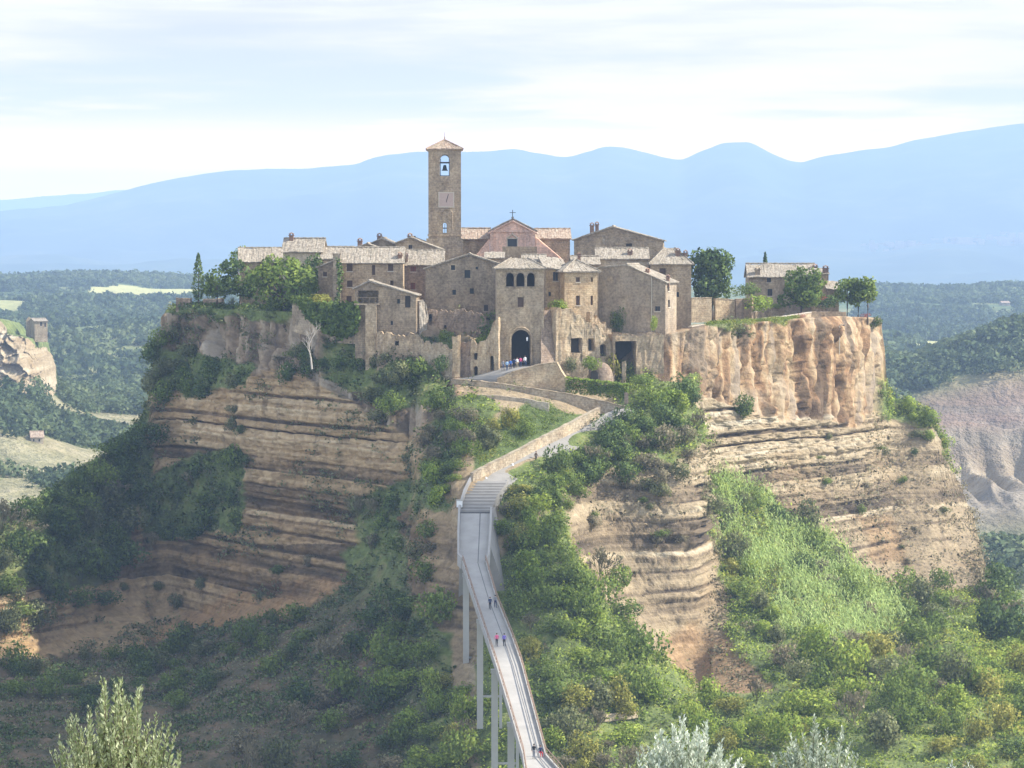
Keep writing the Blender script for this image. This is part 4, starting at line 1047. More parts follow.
# right cluster ---------------------------------------------------------------
h = House('stone_house', 'narrow house with lit left strip and one dark window just right of the gatehouse', 'house', 545.5, 566, 514, 8, 318, 268.5, 6, 'stone_gold', G); h.op(553, 272, 558, 281); h.op(548.5, 292, 551, 296); h.plane(h.H, h.H - .3, h.H + 1.4, h.H + 1.7, 'roof_light')
h = House('stone_house', 'pale cubic house with low pyramid roof and four small windows', 'house', 564.5, 597.5, 511, 6.5, 325, 271.3, 15, 'stone_gold', G)
for q in ((576, 277.3, 580, 282), (591, 277.3, 593, 282), (576, 295.8, 580, 305.2), (590.6, 295.8, 593, 305)): h.op(*q, kind='shutter', mat='shutter')
h.hip(1.75, 'roof_light', .45)
h = House('stone_house', 'wide stone gable high at the back with a bright right roof edge', 'house', 574, 663, 549, 10, 275, 240, -4, 'stone_grey', G)
ua, za = h.uz(613, 227.3); h.op(602, 236, 605, 244, kind='shutter', mat='white_rubble'); h.op(626, 243.5, 632, 246.5, kind='void', mat='dark'); h.gy(ua, za, h.uz(663, 241)[1], 'roof_light'); h.chimney(592, 224, 232, .7, y=1); h.chimney(597, 223, 231, .6, y=1.4)
h = House('stone_house', 'low house with flat bright tiled roof and a roof vent, between gable and big wall', 'house', 597, 648, 532, 8, 285, 259, 0, 'plaster_pale', G); h.gx(1.65, 'roof_light'); h.chimney(630, 250, 255, .8, y=1.5)
h = House('stone_house', 'tall brown house at the right end of the row with twin pot chimneys', 'house', 651, 691.3, 527, 9, 330, 263.8, 0, 'stone_brown', G)
h.op(659.5, 268.3, 665.7, 275, kind='shutter', mat='shutter'); h.op(676, 292, 679, 297); h.hip(2.5, 'roof_light', .4, .25); h.chimney(677.8, 249.5, 256, .8, y=2.2); h.chimney(685.5, 251.5, 258, .7, y=2.2)
h = House('stone_house', 'big plain-walled house with one bright sloping roof and a sunlit narrow side', 'house', 598.5, 665.5, 515, 7.5, 338, 268.3, -17, 'plaster_grey', G)
h.op(655, 306.3, 660, 311.2); h.op(607, 276.5, 613.5, 283, kind='shutter', mat='stone_grey', rev=.1); h.op(621.5, 296, 625, 303, kind='shutter', mat='stone_grey', rev=.12)
h.op(668, 300, 670, 307, face='right'); h.op(667.5, 285.5, 669.5, 291, face='right')
ua, za = h.uz(627, 265.5); ur, zr_ = h.uz(665.5, 282.5)
h.gy(ua, za, zr_, 'roof_light', .35, .3); h.chimney(647.5, 269.5, 276, .55, y=1.2, mat='brick'); h.chimney(668, 276, 281, .5, y=1.5)
bm = bmesh.new(); uu, zz = h.uz(651.5, 275)       # climbing drain and vine stem on the wall
tube(bm, [(uu, -.1, zz), (uu + .05, -.1, zz - 5), (uu, -.1, 1)], .09, 5); obj('drainpipe', bm, M['trim'], h.root)
bm = bmesh.new()          # timber balcony on the lit side
for yy in (1.5, 4.5, 7):
    tube(bm, [(h.W + 1.5, yy, 1.0), (h.W + 1.5, yy, 7.6)], .09, 5)
for zz in (3.4, 5.6): box(bm, h.W + .02, h.W + 1.6, 1.3, 7.2, zz, zz + .14)
for k in range(7): tube(bm, [(h.W + .3, 1.0 + k * .25, 5.6 - k * .75), (h.W + .9, 1.0 + k * .25, 5.6 - k * .75)], .05, 4)
tube(bm, [(h.W + 1.5, 1.4, 6.5), (h.W + 1.5, 7.2, 6.5)], .05, 5); tube(bm, [(h.W + .3, .8, 7), (h.W + 2.2, .6, 1.0)], .08, 5)
obj('balcony', bm, M['trim'], h.root)
BIG = h
h = House('stone_house', 'low pale roof tucked just behind the gatehouse roof', 'house', 523, 545, 522, 5, 280, 261.5, 0, 'stone_gold', G); h.gx(.9, 'roof_light')
h = House('stone_house', 'small roof wedged between the pale cubic house and the wide back gable', 'house', 573, 599, 528, 6, 285, 264.5, 4, 'stone_gold', G); h.gx(1.2, 'roof_light'); h.chimney(579, 254, 262, .5, y=1.2)
h = House('stone_house', 'low annex with sloping roof below the pink church, left of the square block', 'house', 486, 503, 540, 5, 275, 258.5, 0, 'stone_grey', G); h.plane(h.H, h.H, h.H + .9, h.H + .9, 'roof_light')
# farmhouse at the right end
h = House('farmhouse', 'long farmhouse with pale tiled roof at the far right end of the plateau', 'house', 748.7, 815, 577, 8, 312, 276.8, 0, 'stone_brown', G)
for q in ((767, 277.8, 771, 282.4), (767.7, 289, 772.4, 296)): h.op(*q, kind='shutter', mat='glass')
h.op(777, 295.5, 783.5, 302.5, kind='void', mat='dark', arch=True, rev=1.2); h.gx(2.2, 'roof_light'); h.chimney(757.5, 268, 277, .9, y=.6, mat='stone_grey'); h.chimney(815, 265.3, 275, .9, y=2.5)
h = House('farmhouse_wing', 'square brown wing with two stubby chimneys right of the big tree', 'house', 813.5, 827.5, 571, 6, 306, 274.2, 0, 'stone_brown', G); h.plane(h.H, h.H, h.H + .9, h.H + .9, 'roof_light'); h.chimney(825.5, 266.8, 275, 1.0, y=.7)
h = House('shed', 'small low shed with a pale lean-to roof at the end of the farmhouse', 'shed', 827.8, 839, 569, 5, 306, 289, 0, 'stone_brown', None); h.plane(h.H, h.H - .2, h.H + 1.1, h.H + 1.3, 'roof_light')

# ruins, walls and terraces near the gate -------------------------------------
def ruin(name, label, cat, pts, d0, d1, ops, mat, thick, seed, group=None, rough=.32):
    """broken wall with an irregular top; pts = top outline [(px,py)], last value of each op = recess"""
    x0, x1 = pts[0][0], pts[-1][0]; yb = max(p_[1] for p_ in pts) if False else ops['base']
    A = P(x0, yb, d0); B = P(x1, yb, d1); yaw = math.degrees(math.atan2(B[1] - A[1], B[0] - A[0]))
    h = House(name, label, cat, x0, x1, d0, thick, yb, pts[0][1], yaw, mat, group, 2.0)
    for q in ops['ops']: h.op(*q[:4], kind='void', mat='dark', arch=q[5] if len(q) > 5 else False, rev=q[4])
    r_ = random.Random(seed); top = []
    for (xa, ya), (xb, yb2) in zip(pts[:-1], pts[1:]):
        n = max(1, int((xb - xa) / 2.2))
        for k in range(n):
            u, z = h.uz(xa + (xb - xa) * k / n, ya + (yb2 - ya) * k / n); top.append((u, z + r_.uniform(-.4, .4)))
    top.append(h.uz(*pts[-1])); top[0] = (0, top[0][1]); top[-1] = (h.W, top[-1][1])
    for i in range(len(top)):
        for f in h.ops['front']:
            if f['u0'] - .2 < top[i][0] < f['u1'] + .2: top[i] = (top[i][0], max(top[i][1], f['z1'] + .4))
    s_ = h; W, D = s_.W, s_.D
    s_.walls(dict(front=top, back=[(W - u, z) for u, z in top][::-1], right=[(0, top[-1][1]), (D, top[-1][1])], left=[(0, top[0][1]), (D, top[0][1])]))
    if rough:
        me = s_.wallo.data; bm = bmesh.new(); bm.from_mesh(me); 
        for _ in range(3):
            es = [e for e in bm.edges if e.calc_length() > .7]
            if not es: break
            bmesh.ops.subdivide_edges(bm, edges=es, cuts=1, use_grid_fill=True)
        bmesh.ops.triangulate(bm, faces=[f for f in bm.faces if len(f.verts) > 4])
        bm.normal_update(); co = np.array([v.co[:] for v in bm.verts]); dn = fbm(co[:, 0] * 1.1 + seed, co[:, 1] * 1.1, co[:, 2] * 1.5, 4, seed) * rough; no = [v.normal.copy() for v in bm.verts]
        for v, q, n_ in zip(bm.verts, dn, no): v.co += n_ * float(q)
        bm.to_mesh(me); bm.free()
    bm = bmesh.new()
    for (u0, z0), (u1, z1) in zip(top[:-1], top[1:]):
        v = [bm.verts.new(c) for c in ((u0, 0, z0), (u1, 0, z1), (u1, D, z1), (u0, D, z0))]; bm.faces.new(v)
    obj('broken_top', bm, M[mat], s_.root)
    return s_
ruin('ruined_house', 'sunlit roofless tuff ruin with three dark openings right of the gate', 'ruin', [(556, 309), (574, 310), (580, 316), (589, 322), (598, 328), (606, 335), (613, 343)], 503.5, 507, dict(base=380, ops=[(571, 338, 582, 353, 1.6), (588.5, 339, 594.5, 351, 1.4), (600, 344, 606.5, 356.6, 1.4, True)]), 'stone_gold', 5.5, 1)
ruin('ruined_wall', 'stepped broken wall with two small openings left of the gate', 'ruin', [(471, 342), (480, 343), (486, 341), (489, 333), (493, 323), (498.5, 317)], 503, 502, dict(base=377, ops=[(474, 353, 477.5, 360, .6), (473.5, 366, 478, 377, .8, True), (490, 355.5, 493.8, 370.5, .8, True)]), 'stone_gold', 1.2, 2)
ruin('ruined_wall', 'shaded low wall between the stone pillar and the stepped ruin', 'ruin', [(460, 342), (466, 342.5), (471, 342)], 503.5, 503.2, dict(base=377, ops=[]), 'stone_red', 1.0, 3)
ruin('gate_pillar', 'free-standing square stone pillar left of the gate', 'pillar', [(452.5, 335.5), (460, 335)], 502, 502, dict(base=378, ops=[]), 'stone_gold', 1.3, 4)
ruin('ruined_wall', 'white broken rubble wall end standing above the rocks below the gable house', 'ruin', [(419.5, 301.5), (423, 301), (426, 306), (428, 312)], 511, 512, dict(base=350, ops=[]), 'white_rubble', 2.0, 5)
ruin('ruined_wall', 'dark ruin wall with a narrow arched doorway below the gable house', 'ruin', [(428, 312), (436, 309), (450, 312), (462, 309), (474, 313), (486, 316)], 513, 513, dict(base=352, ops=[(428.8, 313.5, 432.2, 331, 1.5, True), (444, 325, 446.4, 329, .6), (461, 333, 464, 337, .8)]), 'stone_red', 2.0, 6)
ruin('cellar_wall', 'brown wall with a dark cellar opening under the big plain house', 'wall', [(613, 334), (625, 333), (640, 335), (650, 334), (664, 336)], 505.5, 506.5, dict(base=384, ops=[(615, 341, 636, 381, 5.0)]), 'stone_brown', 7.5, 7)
ruin('cellar_pier', 'pale square pier standing in the cellar opening below the big house', 'pillar', [(622, 361), (626, 361)], 504.5, 504.5, dict(base=382, ops=[]), 'stone_pale', .8, 8)
ruin('ruined_wall', 'low crumbling golden wall at the foot of the roofless ruin', 'ruin', [(561, 364), (566, 361), (573, 364), (580, 363), (587, 368)], 500.5, 501, dict(base=384, ops=[]), 'stone_gold', 1.6, 21)
ruin('ruined_wall', 'pale broken wall running from the white rubble wall end to the stone pillar', 'ruin', [(419, 341), (428, 344), (436, 343), (446, 348), (452, 352)], 506, 502.5, dict(base=372, ops=[]), 'stone_pale', 1.0, 22)
ruin('ruined_wall', 'rough brown wall under the low loggia house', 'ruin', [(377, 334), (388, 332), (400, 335), (412, 333), (420, 338)], 506.5, 506, dict(base=362, ops=[(395, 341, 399, 346, .8)]), 'stone_brown', 1.6, 23)
ruin('ruined_wall', 'stepped remains of a stone stair wall above the roofless ruin', 'ruin', [(590, 313), (594, 313), (595, 318), (600, 318), (601, 323), (606, 323), (607, 329), (612, 329)], 508.5, 510.5, dict(base=345, ops=[]), 'stone_gold', 1.2, 24)
# domed oven hut with dark mouth
c = P(601, 383, 504); bm = bmesh.new()
n = 20; 
ringsv = []
for j in range(7):
    a = j / 6 * math.pi / 2; ringsv.append([bm.verts.new((2.1 * math.cos(a) * math.cos(k * 2 * math.pi / n), 1.8 * math.cos(a) * math.sin(k * 2 * math.pi / n), 3.7 * math.sin(a) ** .8 - .3)) for k in range(n)])
for j in range(6):
    for k in range(n):
        try: bm.faces.new((ringsv[j][k], ringsv[j][(k + 1) % n], ringsv[j + 1][(k + 1) % n], ringsv[j + 1][k]))
        except ValueError: pass
ov = thing('oven_hut', 'small domed tuff hut with dark mouth behind the clipped hedge', 'hut', tuple(c)); obj('dome', bm, M['stone_red'], ov, smooth=True)
bm = bmesh.new(); pts = [(-1.75, -.2), (-.55, -.2)] + [(-1.15 + .6 * math.cos(a), 1.5 + .6 * math.sin(a)) for a in [math.pi * k / 8 for k in range(9)]]
f = [bm.verts.new((u, -2.0, z)) for u, z in pts]; k_ = [bm.verts.new((u, -.9, z)) for u, z in pts]; bm.faces.new(f)
for i in range(len(f)): bm.faces.new((f[i], f[(i + 1) % len(f)], k_[(i + 1) % len(f)], k_[i]))
obj('mouth', bm, M['dark'], ov)

# paths -----------------------------------------------------------------------
def ribbon(name, nodes, th, mat, kind=None, label=None, cat=None, parent=None, sub=6):
    """strip between left and right picture points at given distances: nodes = (L(px,py,d), R(px,py,d))"""
    Lp = np.array([P(*a) for a, b in nodes]); Rp = np.array([P(*b) for a, b in nodes])
    s_ = np.arange(len(nodes), dtype=float); ss = np.linspace(0, len(nodes) - 1, (len(nodes) - 1) * sub + 1)
    Lp = pchip(ss, s_, Lp); Rp = pchip(ss, s_, Rp)
    bm = bmesh.new(); rows = []
    for a, b in zip(Lp, Rp):
        rows.append([bm.verts.new(q) for q in (a, b, b - np.array([0, 0, th]), a - np.array([0, 0, th]))])
    for r0, r1 in zip(rows[:-1], rows[1:]):
        for k in range(4): bm.faces.new((r0[k], r0[(k + 1) % 4], r1[(k + 1) % 4], r1[k]))
    bm.faces.new(rows[0][::-1]); bm.faces.new(rows[-1])
    o = obj(name, bm, mat, parent)
    if kind: tag(o, kind=kind)
    if label: tag(o, label, cat)
    return o, Lp, Rp
def line_wall(name, top, h, th, mat, label, cat, cap=None, seed=1, group=None):
    """long masonry wall following a line of picture points; h metres tall, cap in a child"""
    pts = np.array([P(*q) for q in top]); s_ = np.arange(len(pts), dtype=float); n = max(6, len(pts) * 6); pts = np.stack([np.interp(np.linspace(0, len(pts) - 1, n), s_, pts[:, k]) for k in range(3)], 1)
    base = pts[0] - np.array([0, 0, h if np.isscalar(h) else h[0]])
    hs = np.full(n, h) if np.isscalar(h) else np.interp(np.linspace(0, 1, n), np.linspace(0, 1, len(h)), h)
    r_ = random.Random(seed); root = thing(name, label, cat, tuple(base), 0, group); bm = bmesh.new(); rows = []; crow = []
    for i, q in enumerate(pts):
        a = pts[max(0, i - 1)]; b = pts[min(n - 1, i + 1)]; t_ = b - a; nrm = np.array([-t_[1], t_[0], 0]); nrm /= np.linalg.norm(nrm) + 1e-9
        if nrm[1] < 0: nrm = -nrm
        q = q - base; zt = q[2] + r_.uniform(-.06, .06)
        rows.append([bm.verts.new((q[0] + e * nrm[0] * th / 2, q[1] + e * nrm[1] * th / 2, z)) for e, z in ((-1, zt), (1, zt), (1, q[2] - hs[i]), (-1, q[2] - hs[i]))])
        crow.append([(q[0] + e * nrm[0] * (th / 2 + .08), q[1] + e * nrm[1] * (th / 2 + .08), z) for e, z in ((-1, zt + .15), (1, zt + .15), (1, zt + .004), (-1, zt + .004))])
    for r0, r1 in zip(rows[:-1], rows[1:]):
        for k in range(4): bm.faces.new((r0[k], r0[(k + 1) % 4], r1[(k + 1) % 4], r1[k]))
    bm.faces.new(rows[0][::-1]); bm.faces.new(rows[-1]); obj('wall', bm, mat, root)
    if cap:
        bm = bmesh.new(); rows = [[bm.verts.new(q) for q in c_] for c_ in crow]
        for r0, r1 in zip(rows[:-1], rows[1:]):
            for k in range(4): bm.faces.new((r0[k], r0[(k + 1) % 4], r1[(k + 1) % 4], r1[k]))
        bm.faces.new(rows[0][::-1]); bm.faces.new(rows[-1]); obj('coping', bm, cap, root)
    return root
# plaza before the gate with its retaining wall
ribbon('path', [((453, 379, 500.5), (497, 379.5, 497.5)), ((470, 377, 502.5), (503, 374, 497.6)), ((500, 367, 505), (522, 369, 497.8)), ((556, 365, 506), (557, 365.2, 498))], 2.6, M['paving'], 'structure', sub=4)
line_wall('retaining_wall', [(497, 379.5, 497.4), (515, 371.5, 497.6), (535, 366, 497.9), (557, 362, 498.2), (561, 370, 498), (568, 381, 497.6)], [1.6, 2.6, 3.6, 4.4, 3.6, 2.2], .7, M['stone_gold'], 'golden stone retaining wall with sloped parapet before the gate', 'wall', M['stone_pale'], 2)
line_wall('long_wall', [(452, 379.5, 499), (480, 381.5, 497), (510, 385.5, 495.5), (540, 390, 494.5), (570, 394.5, 494), (600, 401, 493.5), (630, 408, 493.5)], [2.2, 2.6, 2.8, 3.6, 4.0, 3.4, 3.0], .7, M['wall_path'], 'long stone wall below the gate running down to the right-hand bend', 'wall', M['stone_pale'], 3)
line_wall('lower_wall', [(477, 394.5, 491.5), (500, 395.5, 491), (525, 398.5, 490.5), (549, 403, 490)], [2.6, 2.9, 2.5, 1.4], .6, M['plaster_pale'], 'smooth pale retaining wall at the top of the grass slope', 'wall', None, 4)
# the foot path up from the bridge
pn = [((472, 482, 464.5), (508, 486, 465)), ((487, 473.5, 468), (522, 476, 469)), ((510, 462, 472), (545, 465, 474)), ((540, 446, 478), (575, 450, 480)), ((570, 431, 484), (594, 434, 486)), ((599, 416.5, 489), (622, 420, 490)), ((616, 409, 492.5), (632, 410.5, 492.5))]
ribbon('path', pn, 2.2, M['paving'], 'structure')
line_wall('path_parapet', [(471.5, 474, 464.3), (487, 465.5, 467.8), (510, 454, 471.8), (540, 438.5, 477.8), (570, 423, 483.8), (599, 408, 489)], 1.9, .5, M['wall_path'], 'long pale parapet wall climbing beside the foot path above the bridge', 'wall', M['stone_pale'], 5)
ribbon('path', [((616, 409.5, 492.6), (632, 410.7, 492.6)), ((600, 405, 496.5), (618, 404.5, 494.3)), ((570, 398, 498), (575, 399, 494.6)), ((540, 392, 498.6), (541, 393, 495.2)), ((497, 384, 499.3), (497, 385, 496.4)), ((455, 380, 503), (454, 381, 499.4))], 1.5, M['paving'], 'structure', sub=3)
dp = [(597, 716, 719), (612, 715, 718.5), (628, 713, 716.5), (638, 713, 715)]
nodes = []
for px, ya, yb in dp:
    q = on_rock(px, ya); e = on_rock(px, yb + 2); nodes.append(((px, ya - 1.5, q[1] - .4), (px, yb + 1, e[1] - .6)))
ribbon('path', nodes, .25, M['dirt'], 'structure', sub=3)
# gate post at the bend
prism('gate_post', [(624.5, 404.5, 491), (624.5, 393, 491), (628.5, 393, 491), (628.5, 404.5, 491)], .7, M['stone_red'], None, 'small reddish gate post at the right end of the clipped hedge', 'post')

# bridge ----------------------------------------------------------------------
BR = thing('foot_bridge', 'long narrow concrete footbridge on slender piers climbing to the village', 'bridge', tuple(P(486, 600, 424)))
bo = np.array(BR.location)
bn = [(481, 472.5, 508, 464.8), (495, 465.5, 497.5, 460.5), (512.5, 460.4, 490, 455.5), (535, 459.6, 489, 448), (559, 459.6, 487.3, 440), (563, 463.5, 485.0, 438.8), (600, 475.3, 495.6, 424), (640, 488.5, 511.8, 406.5), (665, 497, 520.6, 396), (712, 511.3, 533, 374), (757, 524.4, 545, 352), (775, 527, 561, 344), (800, 531.5, 574, 334)]
Lp = [P(a, y_, d) for y_, a, b, d in bn]; Rp = [P(b, y_, d) for y_, a, b, d in bn]
Lp += [np.array([9.5, 250, -58.5]), np.array([24, 150, -57])]; Rp += [np.array([12.6, 250, -58.5]), np.array([27, 150, -57])]
Lp = np.array(Lp) - bo; Rp = np.array(Rp) - bo
def deck(name, i0, i1, th, mat, inset=0.0, zoff=0.0, wl=None):
    bm = bmesh.new(); rows = []; n = (i1 - i0) * 4; idx_ = np.linspace(i0, i1, n + 1); k_ = np.arange(len(Lp), dtype=float)
    for i in idx_:
        a = np.array([np.interp(i, k_, Lp[:, c]) for c in range(3)]); b = np.array([np.interp(i, k_, Rp[:, c]) for c in range(3)])
        if wl: a, b = a + (b - a) * wl[0], a + (b - a) * wl[1]
        a = a + [0, 0, zoff]; b = b + [0, 0, zoff]
        rows.append([bm.verts.new(q) for q in (a, b, b - np.array([0, 0, th]), a - np.array([0, 0, th]))])
    for r0, r1 in zip(rows[:-1], rows[1:]):
        for k in range(4): bm.faces.new((r0[k], r0[(k + 1) % 4], r1[(k + 1) % 4], r1[k]))
    bm.faces.new(rows[0][::-1]); bm.faces.new(rows[-1]); return obj(name, bm, mat, BR)
deck('stepped_ramp', 0, 2, 2.0, M['paving'])
deck('deck', 2, 14, .5, M['concrete'])
deck('drain_strip', 2, 14, .01, M['cable'], zoff=.014, wl=(.655, .685))
bm = bmesh.new(); r_ = random.Random(3)       # cross ribs of the ramp and joints of the deck
k_ = np.arange(len(Lp), dtype=float)
def LR(i): return np.array([np.interp(i, k_, Lp[:, c]) for c in range(3)]), np.array([np.interp(i, k_, Rp[:, c]) for c in range(3)])
for i in np.linspace(.25, 1.98, 10):
    a, b = LR(i); a2, b2 = LR(i - .045)
    v = [bm.verts.new(q) for q in (a + [0, 0, .02], b + [0, 0, .02], b2 + [0, 0, .14], a2 + [0, 0, .14])]; bm.faces.new(v)
    w = [bm.verts.new(q) for q in (a + [0, 0, .02], b + [0, 0, .02], b + [0, 0, -.3], a + [0, 0, -.3])]; bm.faces.new(w)
obj('step_edge', bm, M['paving_dark'], BR)
bm = bmesh.new(); v0, v1 = LR(2.0); box(bm, v0[0] - .1, v1[0] + .1, v0[1] - .25, v0[1] - .05, v0[2] - .3, v0[2] + .02); obj('expansion_joint', bm, M['iron'], BR)
def pline(side, i0, i1, step):
    return [LR(i)[side] for i in np.arange(i0, i1 + 1e-6, step)]
for side, sg in ((0, -1), (1, 1)):            # pale kerb parapets, posts and brown hand rails
    pts = pline(side, 2, 14, .25); bm = bmesh.new()
    rows = []
    for q in pts: rows.append([bm.verts.new(q + np.array(e)) for e in ((sg * .02, 0, .32), (sg * .22, 0, .32), (sg * .22, 0, -.75), (sg * .02, 0, -.75))])
    for r0, r1 in zip(rows[:-1], rows[1:]):
        for k in range(4): bm.faces.new((r0[k], r0[(k + 1) % 4], r1[(k + 1) % 4], r1[k]))
    bm.faces.new(rows[0][::-1]); bm.faces.new(rows[-1]); obj('kerb', bm, M['concrete'], BR)
    bm = bmesh.new(); tube(bm, [q + np.array((sg * .10, 0, 1.08)) for q in pline(side, 5 if side == 0 else 5, 14, .25)], .06, 5)
    tube(bm, [q + np.array((sg * .10, 0, .62)) for q in pline(side, 5, 14, .25)], .05, 5)
    for q in pline(side, 5, 14, .25): tube(bm, [q + np.array((sg * .10, 0, .3)), q + np.array((sg * .10, 0, 1.05))], .035, 4)
    obj('hand_rail', bm, M['rust'], BR)
    bm = bmesh.new(); rows = []                # solid low parapet on the platform
    for q in pline(side, 0 if side == 0 else 2, 5, .25): rows.append([bm.verts.new(q + np.array(e)) for e in ((sg * .03, 0, .8), (sg * .33, 0, .8), (sg * .33, 0, -.9), (sg * .03, 0, -.9))])
    for r0, r1 in zip(rows[:-1], rows[1:]):
        for k in range(4): bm.faces.new((r0[k], r0[(k + 1) % 4], r1[(k + 1) % 4], r1[k]))
    bm.faces.new(rows[0][::-1]); bm.faces.new(rows[-1]); obj('parapet', bm, M['concrete'], BR)
def to_br(q): return np.asarray(q) - bo
# abutment of the platform
a0, b0_ = LR(1.6); a1, b1_ = LR(5.2)
bm = bmesh.new(); cr = []
for i in (1.6, 2.2, 2.8, 3.4):
    a, b = LR(i); cr.append([bm.verts.new(q) for q in (a + [0.1, 0, -.3], b + [0.3, 0, -.3], b + [2.6 + .35 * i, 0, -11], a + [-.3, 0, -12])])
for r0, r1 in zip(cr[:-1], cr[1:]):
    for k in range(4): bm.faces.new((r0[k], r0[(k + 1) % 4], r1[(k + 1) % 4], r1[k]))
bm.faces.new(cr[0][::-1]); bm.faces.new(cr[-1]); obj('abutment', bm, M['paving'], BR)
for px, py0, py1, d in ((466, 572, 668, 436), (480, 612, 706, 417), (494.6, 655, 775, 396), (511, 712, 800, 371), (530, 790, 930, 336), (555, 900, 1010, 300)):
    top_ = to_br(P(px, py0, d)); bot_ = to_br(P(px, py1, d)); bm = bmesh.new(); dd = [LR(i) for i in np.linspace(3, 13.9, 400)]
    dk = min(dd, key=lambda q: abs(q[0][1] - top_[1])); zt = dk[0][2] - .52
    w = (dk[1] - dk[0])[0] if dk[1][0] - dk[0][0] > 1.5 else 2.6
    xl = top_[0]
    box(bm, xl - .42, xl + .42, top_[1] - .45, top_[1] + .55, bot_[2] - 3, zt - .5)
    box(bm, xl - .5, xl + w + .3, top_[1] - .35, top_[1] + .45, zt - .495, zt - .004)
    for zz in (.9,): box(bm, xl + .425, xl + w, top_[1] - .1, top_[1] + .2, zt - (zt - bot_[2]) * zz, zt - (zt - bot_[2]) * zz + .25)
    box(bm, xl + w - .3, xl + w + .1, top_[1] - .2, top_[1] + .3, bot_[2] - 3, zt - .5)
    obj('pier', bm, M['concrete_pier'], BR)
# white cabinet beside the platform
q = P(460, 509.5, 456.5); cb = thing('cabinet', 'small white metal cabinet on a post beside the top of the bridge', 'cabinet', tuple(q))
bm = bmesh.new(); box(bm, -.5, .35, -.3, .3, .35, 1.35); obj('box', bm, M['white'], cb)
bm = bmesh.new(); box(bm, -.58, .43, -.38, .38, 1.354, 1.45); obj('lid', bm, M['concrete'], cb)
bm = bmesh.new(); box(bm, -.12, -.02, -.05, .05, -1.5, .346); obj('post', bm, M['iron'], cb)
for px, py, d, lab in ((486, 482.5, 466.5, 'low white path light at the foot of the parapet near the bridge'), (512.5, 469, 471.6, 'low white path light half way up beside the parapet')):
    q = P(px, py, d); pl_ = thing('path_light', lab, 'light', tuple(q)); bm = bmesh.new(); tube(bm, [(0, 0, -.3), (0, 0, .45)], .05, 5); obj('post', bm, M['iron'], pl_)
    bm = bmesh.new(); lathe(bm, [(0, .35), (.14, .35), (.22, .55), (.16, .8), (0, .85)], n=8); obj('lamp_head', bm, M['white'], pl_)

# terrace walls on the plateau's edge -----------------------------------------
line_wall('terrace_wall', [(176, 298.5, 560), (184, 299, 560), (191, 299, 559)], 2.4, .5, M['stone_red'], 'short reddish terrace wall beneath the cypress at the far left', 'wall', M['stone_pale'], 6)
line_wall('terrace_wall', [(204, 299.5, 556), (214, 299.5, 554), (223, 299, 551)], 2.2, .5, M['stone_red'], 'low brick terrace wall between cypress and pale agave', 'wall', M['stone_pale'], 7)
line_wall('terrace_wall', [(294, 304.5, 525), (320, 304, 520), (345, 304, 514), (361, 304.3, 510)], [4.5, 6, 6.5, 6.5], .8, M['stone_grey'], 'tall ivy-covered terrace wall under the open loggia', 'wall', M['stone_pale'], 8)
line_wall('garden_wall', [(690.5, 298.5, 545), (700, 298.5, 546), (711, 298, 547)], 4.2, .6, M['stone_pale'], 'pale garden wall left of the big dark tree trunk', 'wall', M['stone_pale'], 9)
line_wall('garden_wall', [(714.5, 299, 547), (724, 299.5, 548), (735, 300.5, 549)], 4.0, .6, M['stone_gold'], 'golden brick garden wall right of the big dark tree trunk', 'wall', M['stone_pale'], 10)
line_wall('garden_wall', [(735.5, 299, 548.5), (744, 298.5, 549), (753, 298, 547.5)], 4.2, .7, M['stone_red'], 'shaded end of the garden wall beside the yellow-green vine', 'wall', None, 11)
line_wall('garden_wall', [(754, 313, 553), (765, 309, 556), (783, 307.5, 559)], 2.4, .6, M['stone_grey'], 'low dark wall under the small hedge before the farmhouse', 'wall', M['stone_pale'], 12)
line_wall('edge_wall', [(690, 327, 521), (720, 323.5, 528), (741, 321.5, 534), (765, 319, 541), (790, 316, 546), (810, 312.5, 550)], 1.7, .6, M['stone_pale'], 'long low pale kerb wall along the rim of the sunlit cliff', 'wall', M['trim'], 13)
line_wall('terrace_wall', [(810, 311.5, 559), (826, 311, 561), (845.5, 312, 562)], 3.2, .8, M['stone_brown'], 'brown terrace wall above the dark recess at the right end', 'wall', None, 14)
ruin('rock_chamber', 'dark rectangular chamber cut into the cliff rim under the brown terrace wall', 'recess', [(826, 321.5), (836, 321), (847, 322)], 552, 554, dict(base=352, ops=[(829, 325.5, 843.5, 350, 3.4)]), 'stone_red', 4, 15)
q = P(839.3, 351, 549); bm = bmesh.new(); tube(bm, [(0, 0, -.6), (0, 0, 4.4)], .09, 6); tube(bm, [(0, 0, 4.35), (.35, 0, 4.7), (.7, 0, 4.6)], .06, 5); pl_ = thing('lamp_post', 'thin pale pole standing before the dark chamber at the rim', 'pole', tuple(q)); obj('pole', bm, M['trim'], pl_)
bm = bmesh.new(); lathe(bm, [(0, .1), (.18, .05), (.22, -.1), (0, -.15)], (.75, 0, 4.55), 8); obj('lamp_head', bm, M['iron'], pl_)
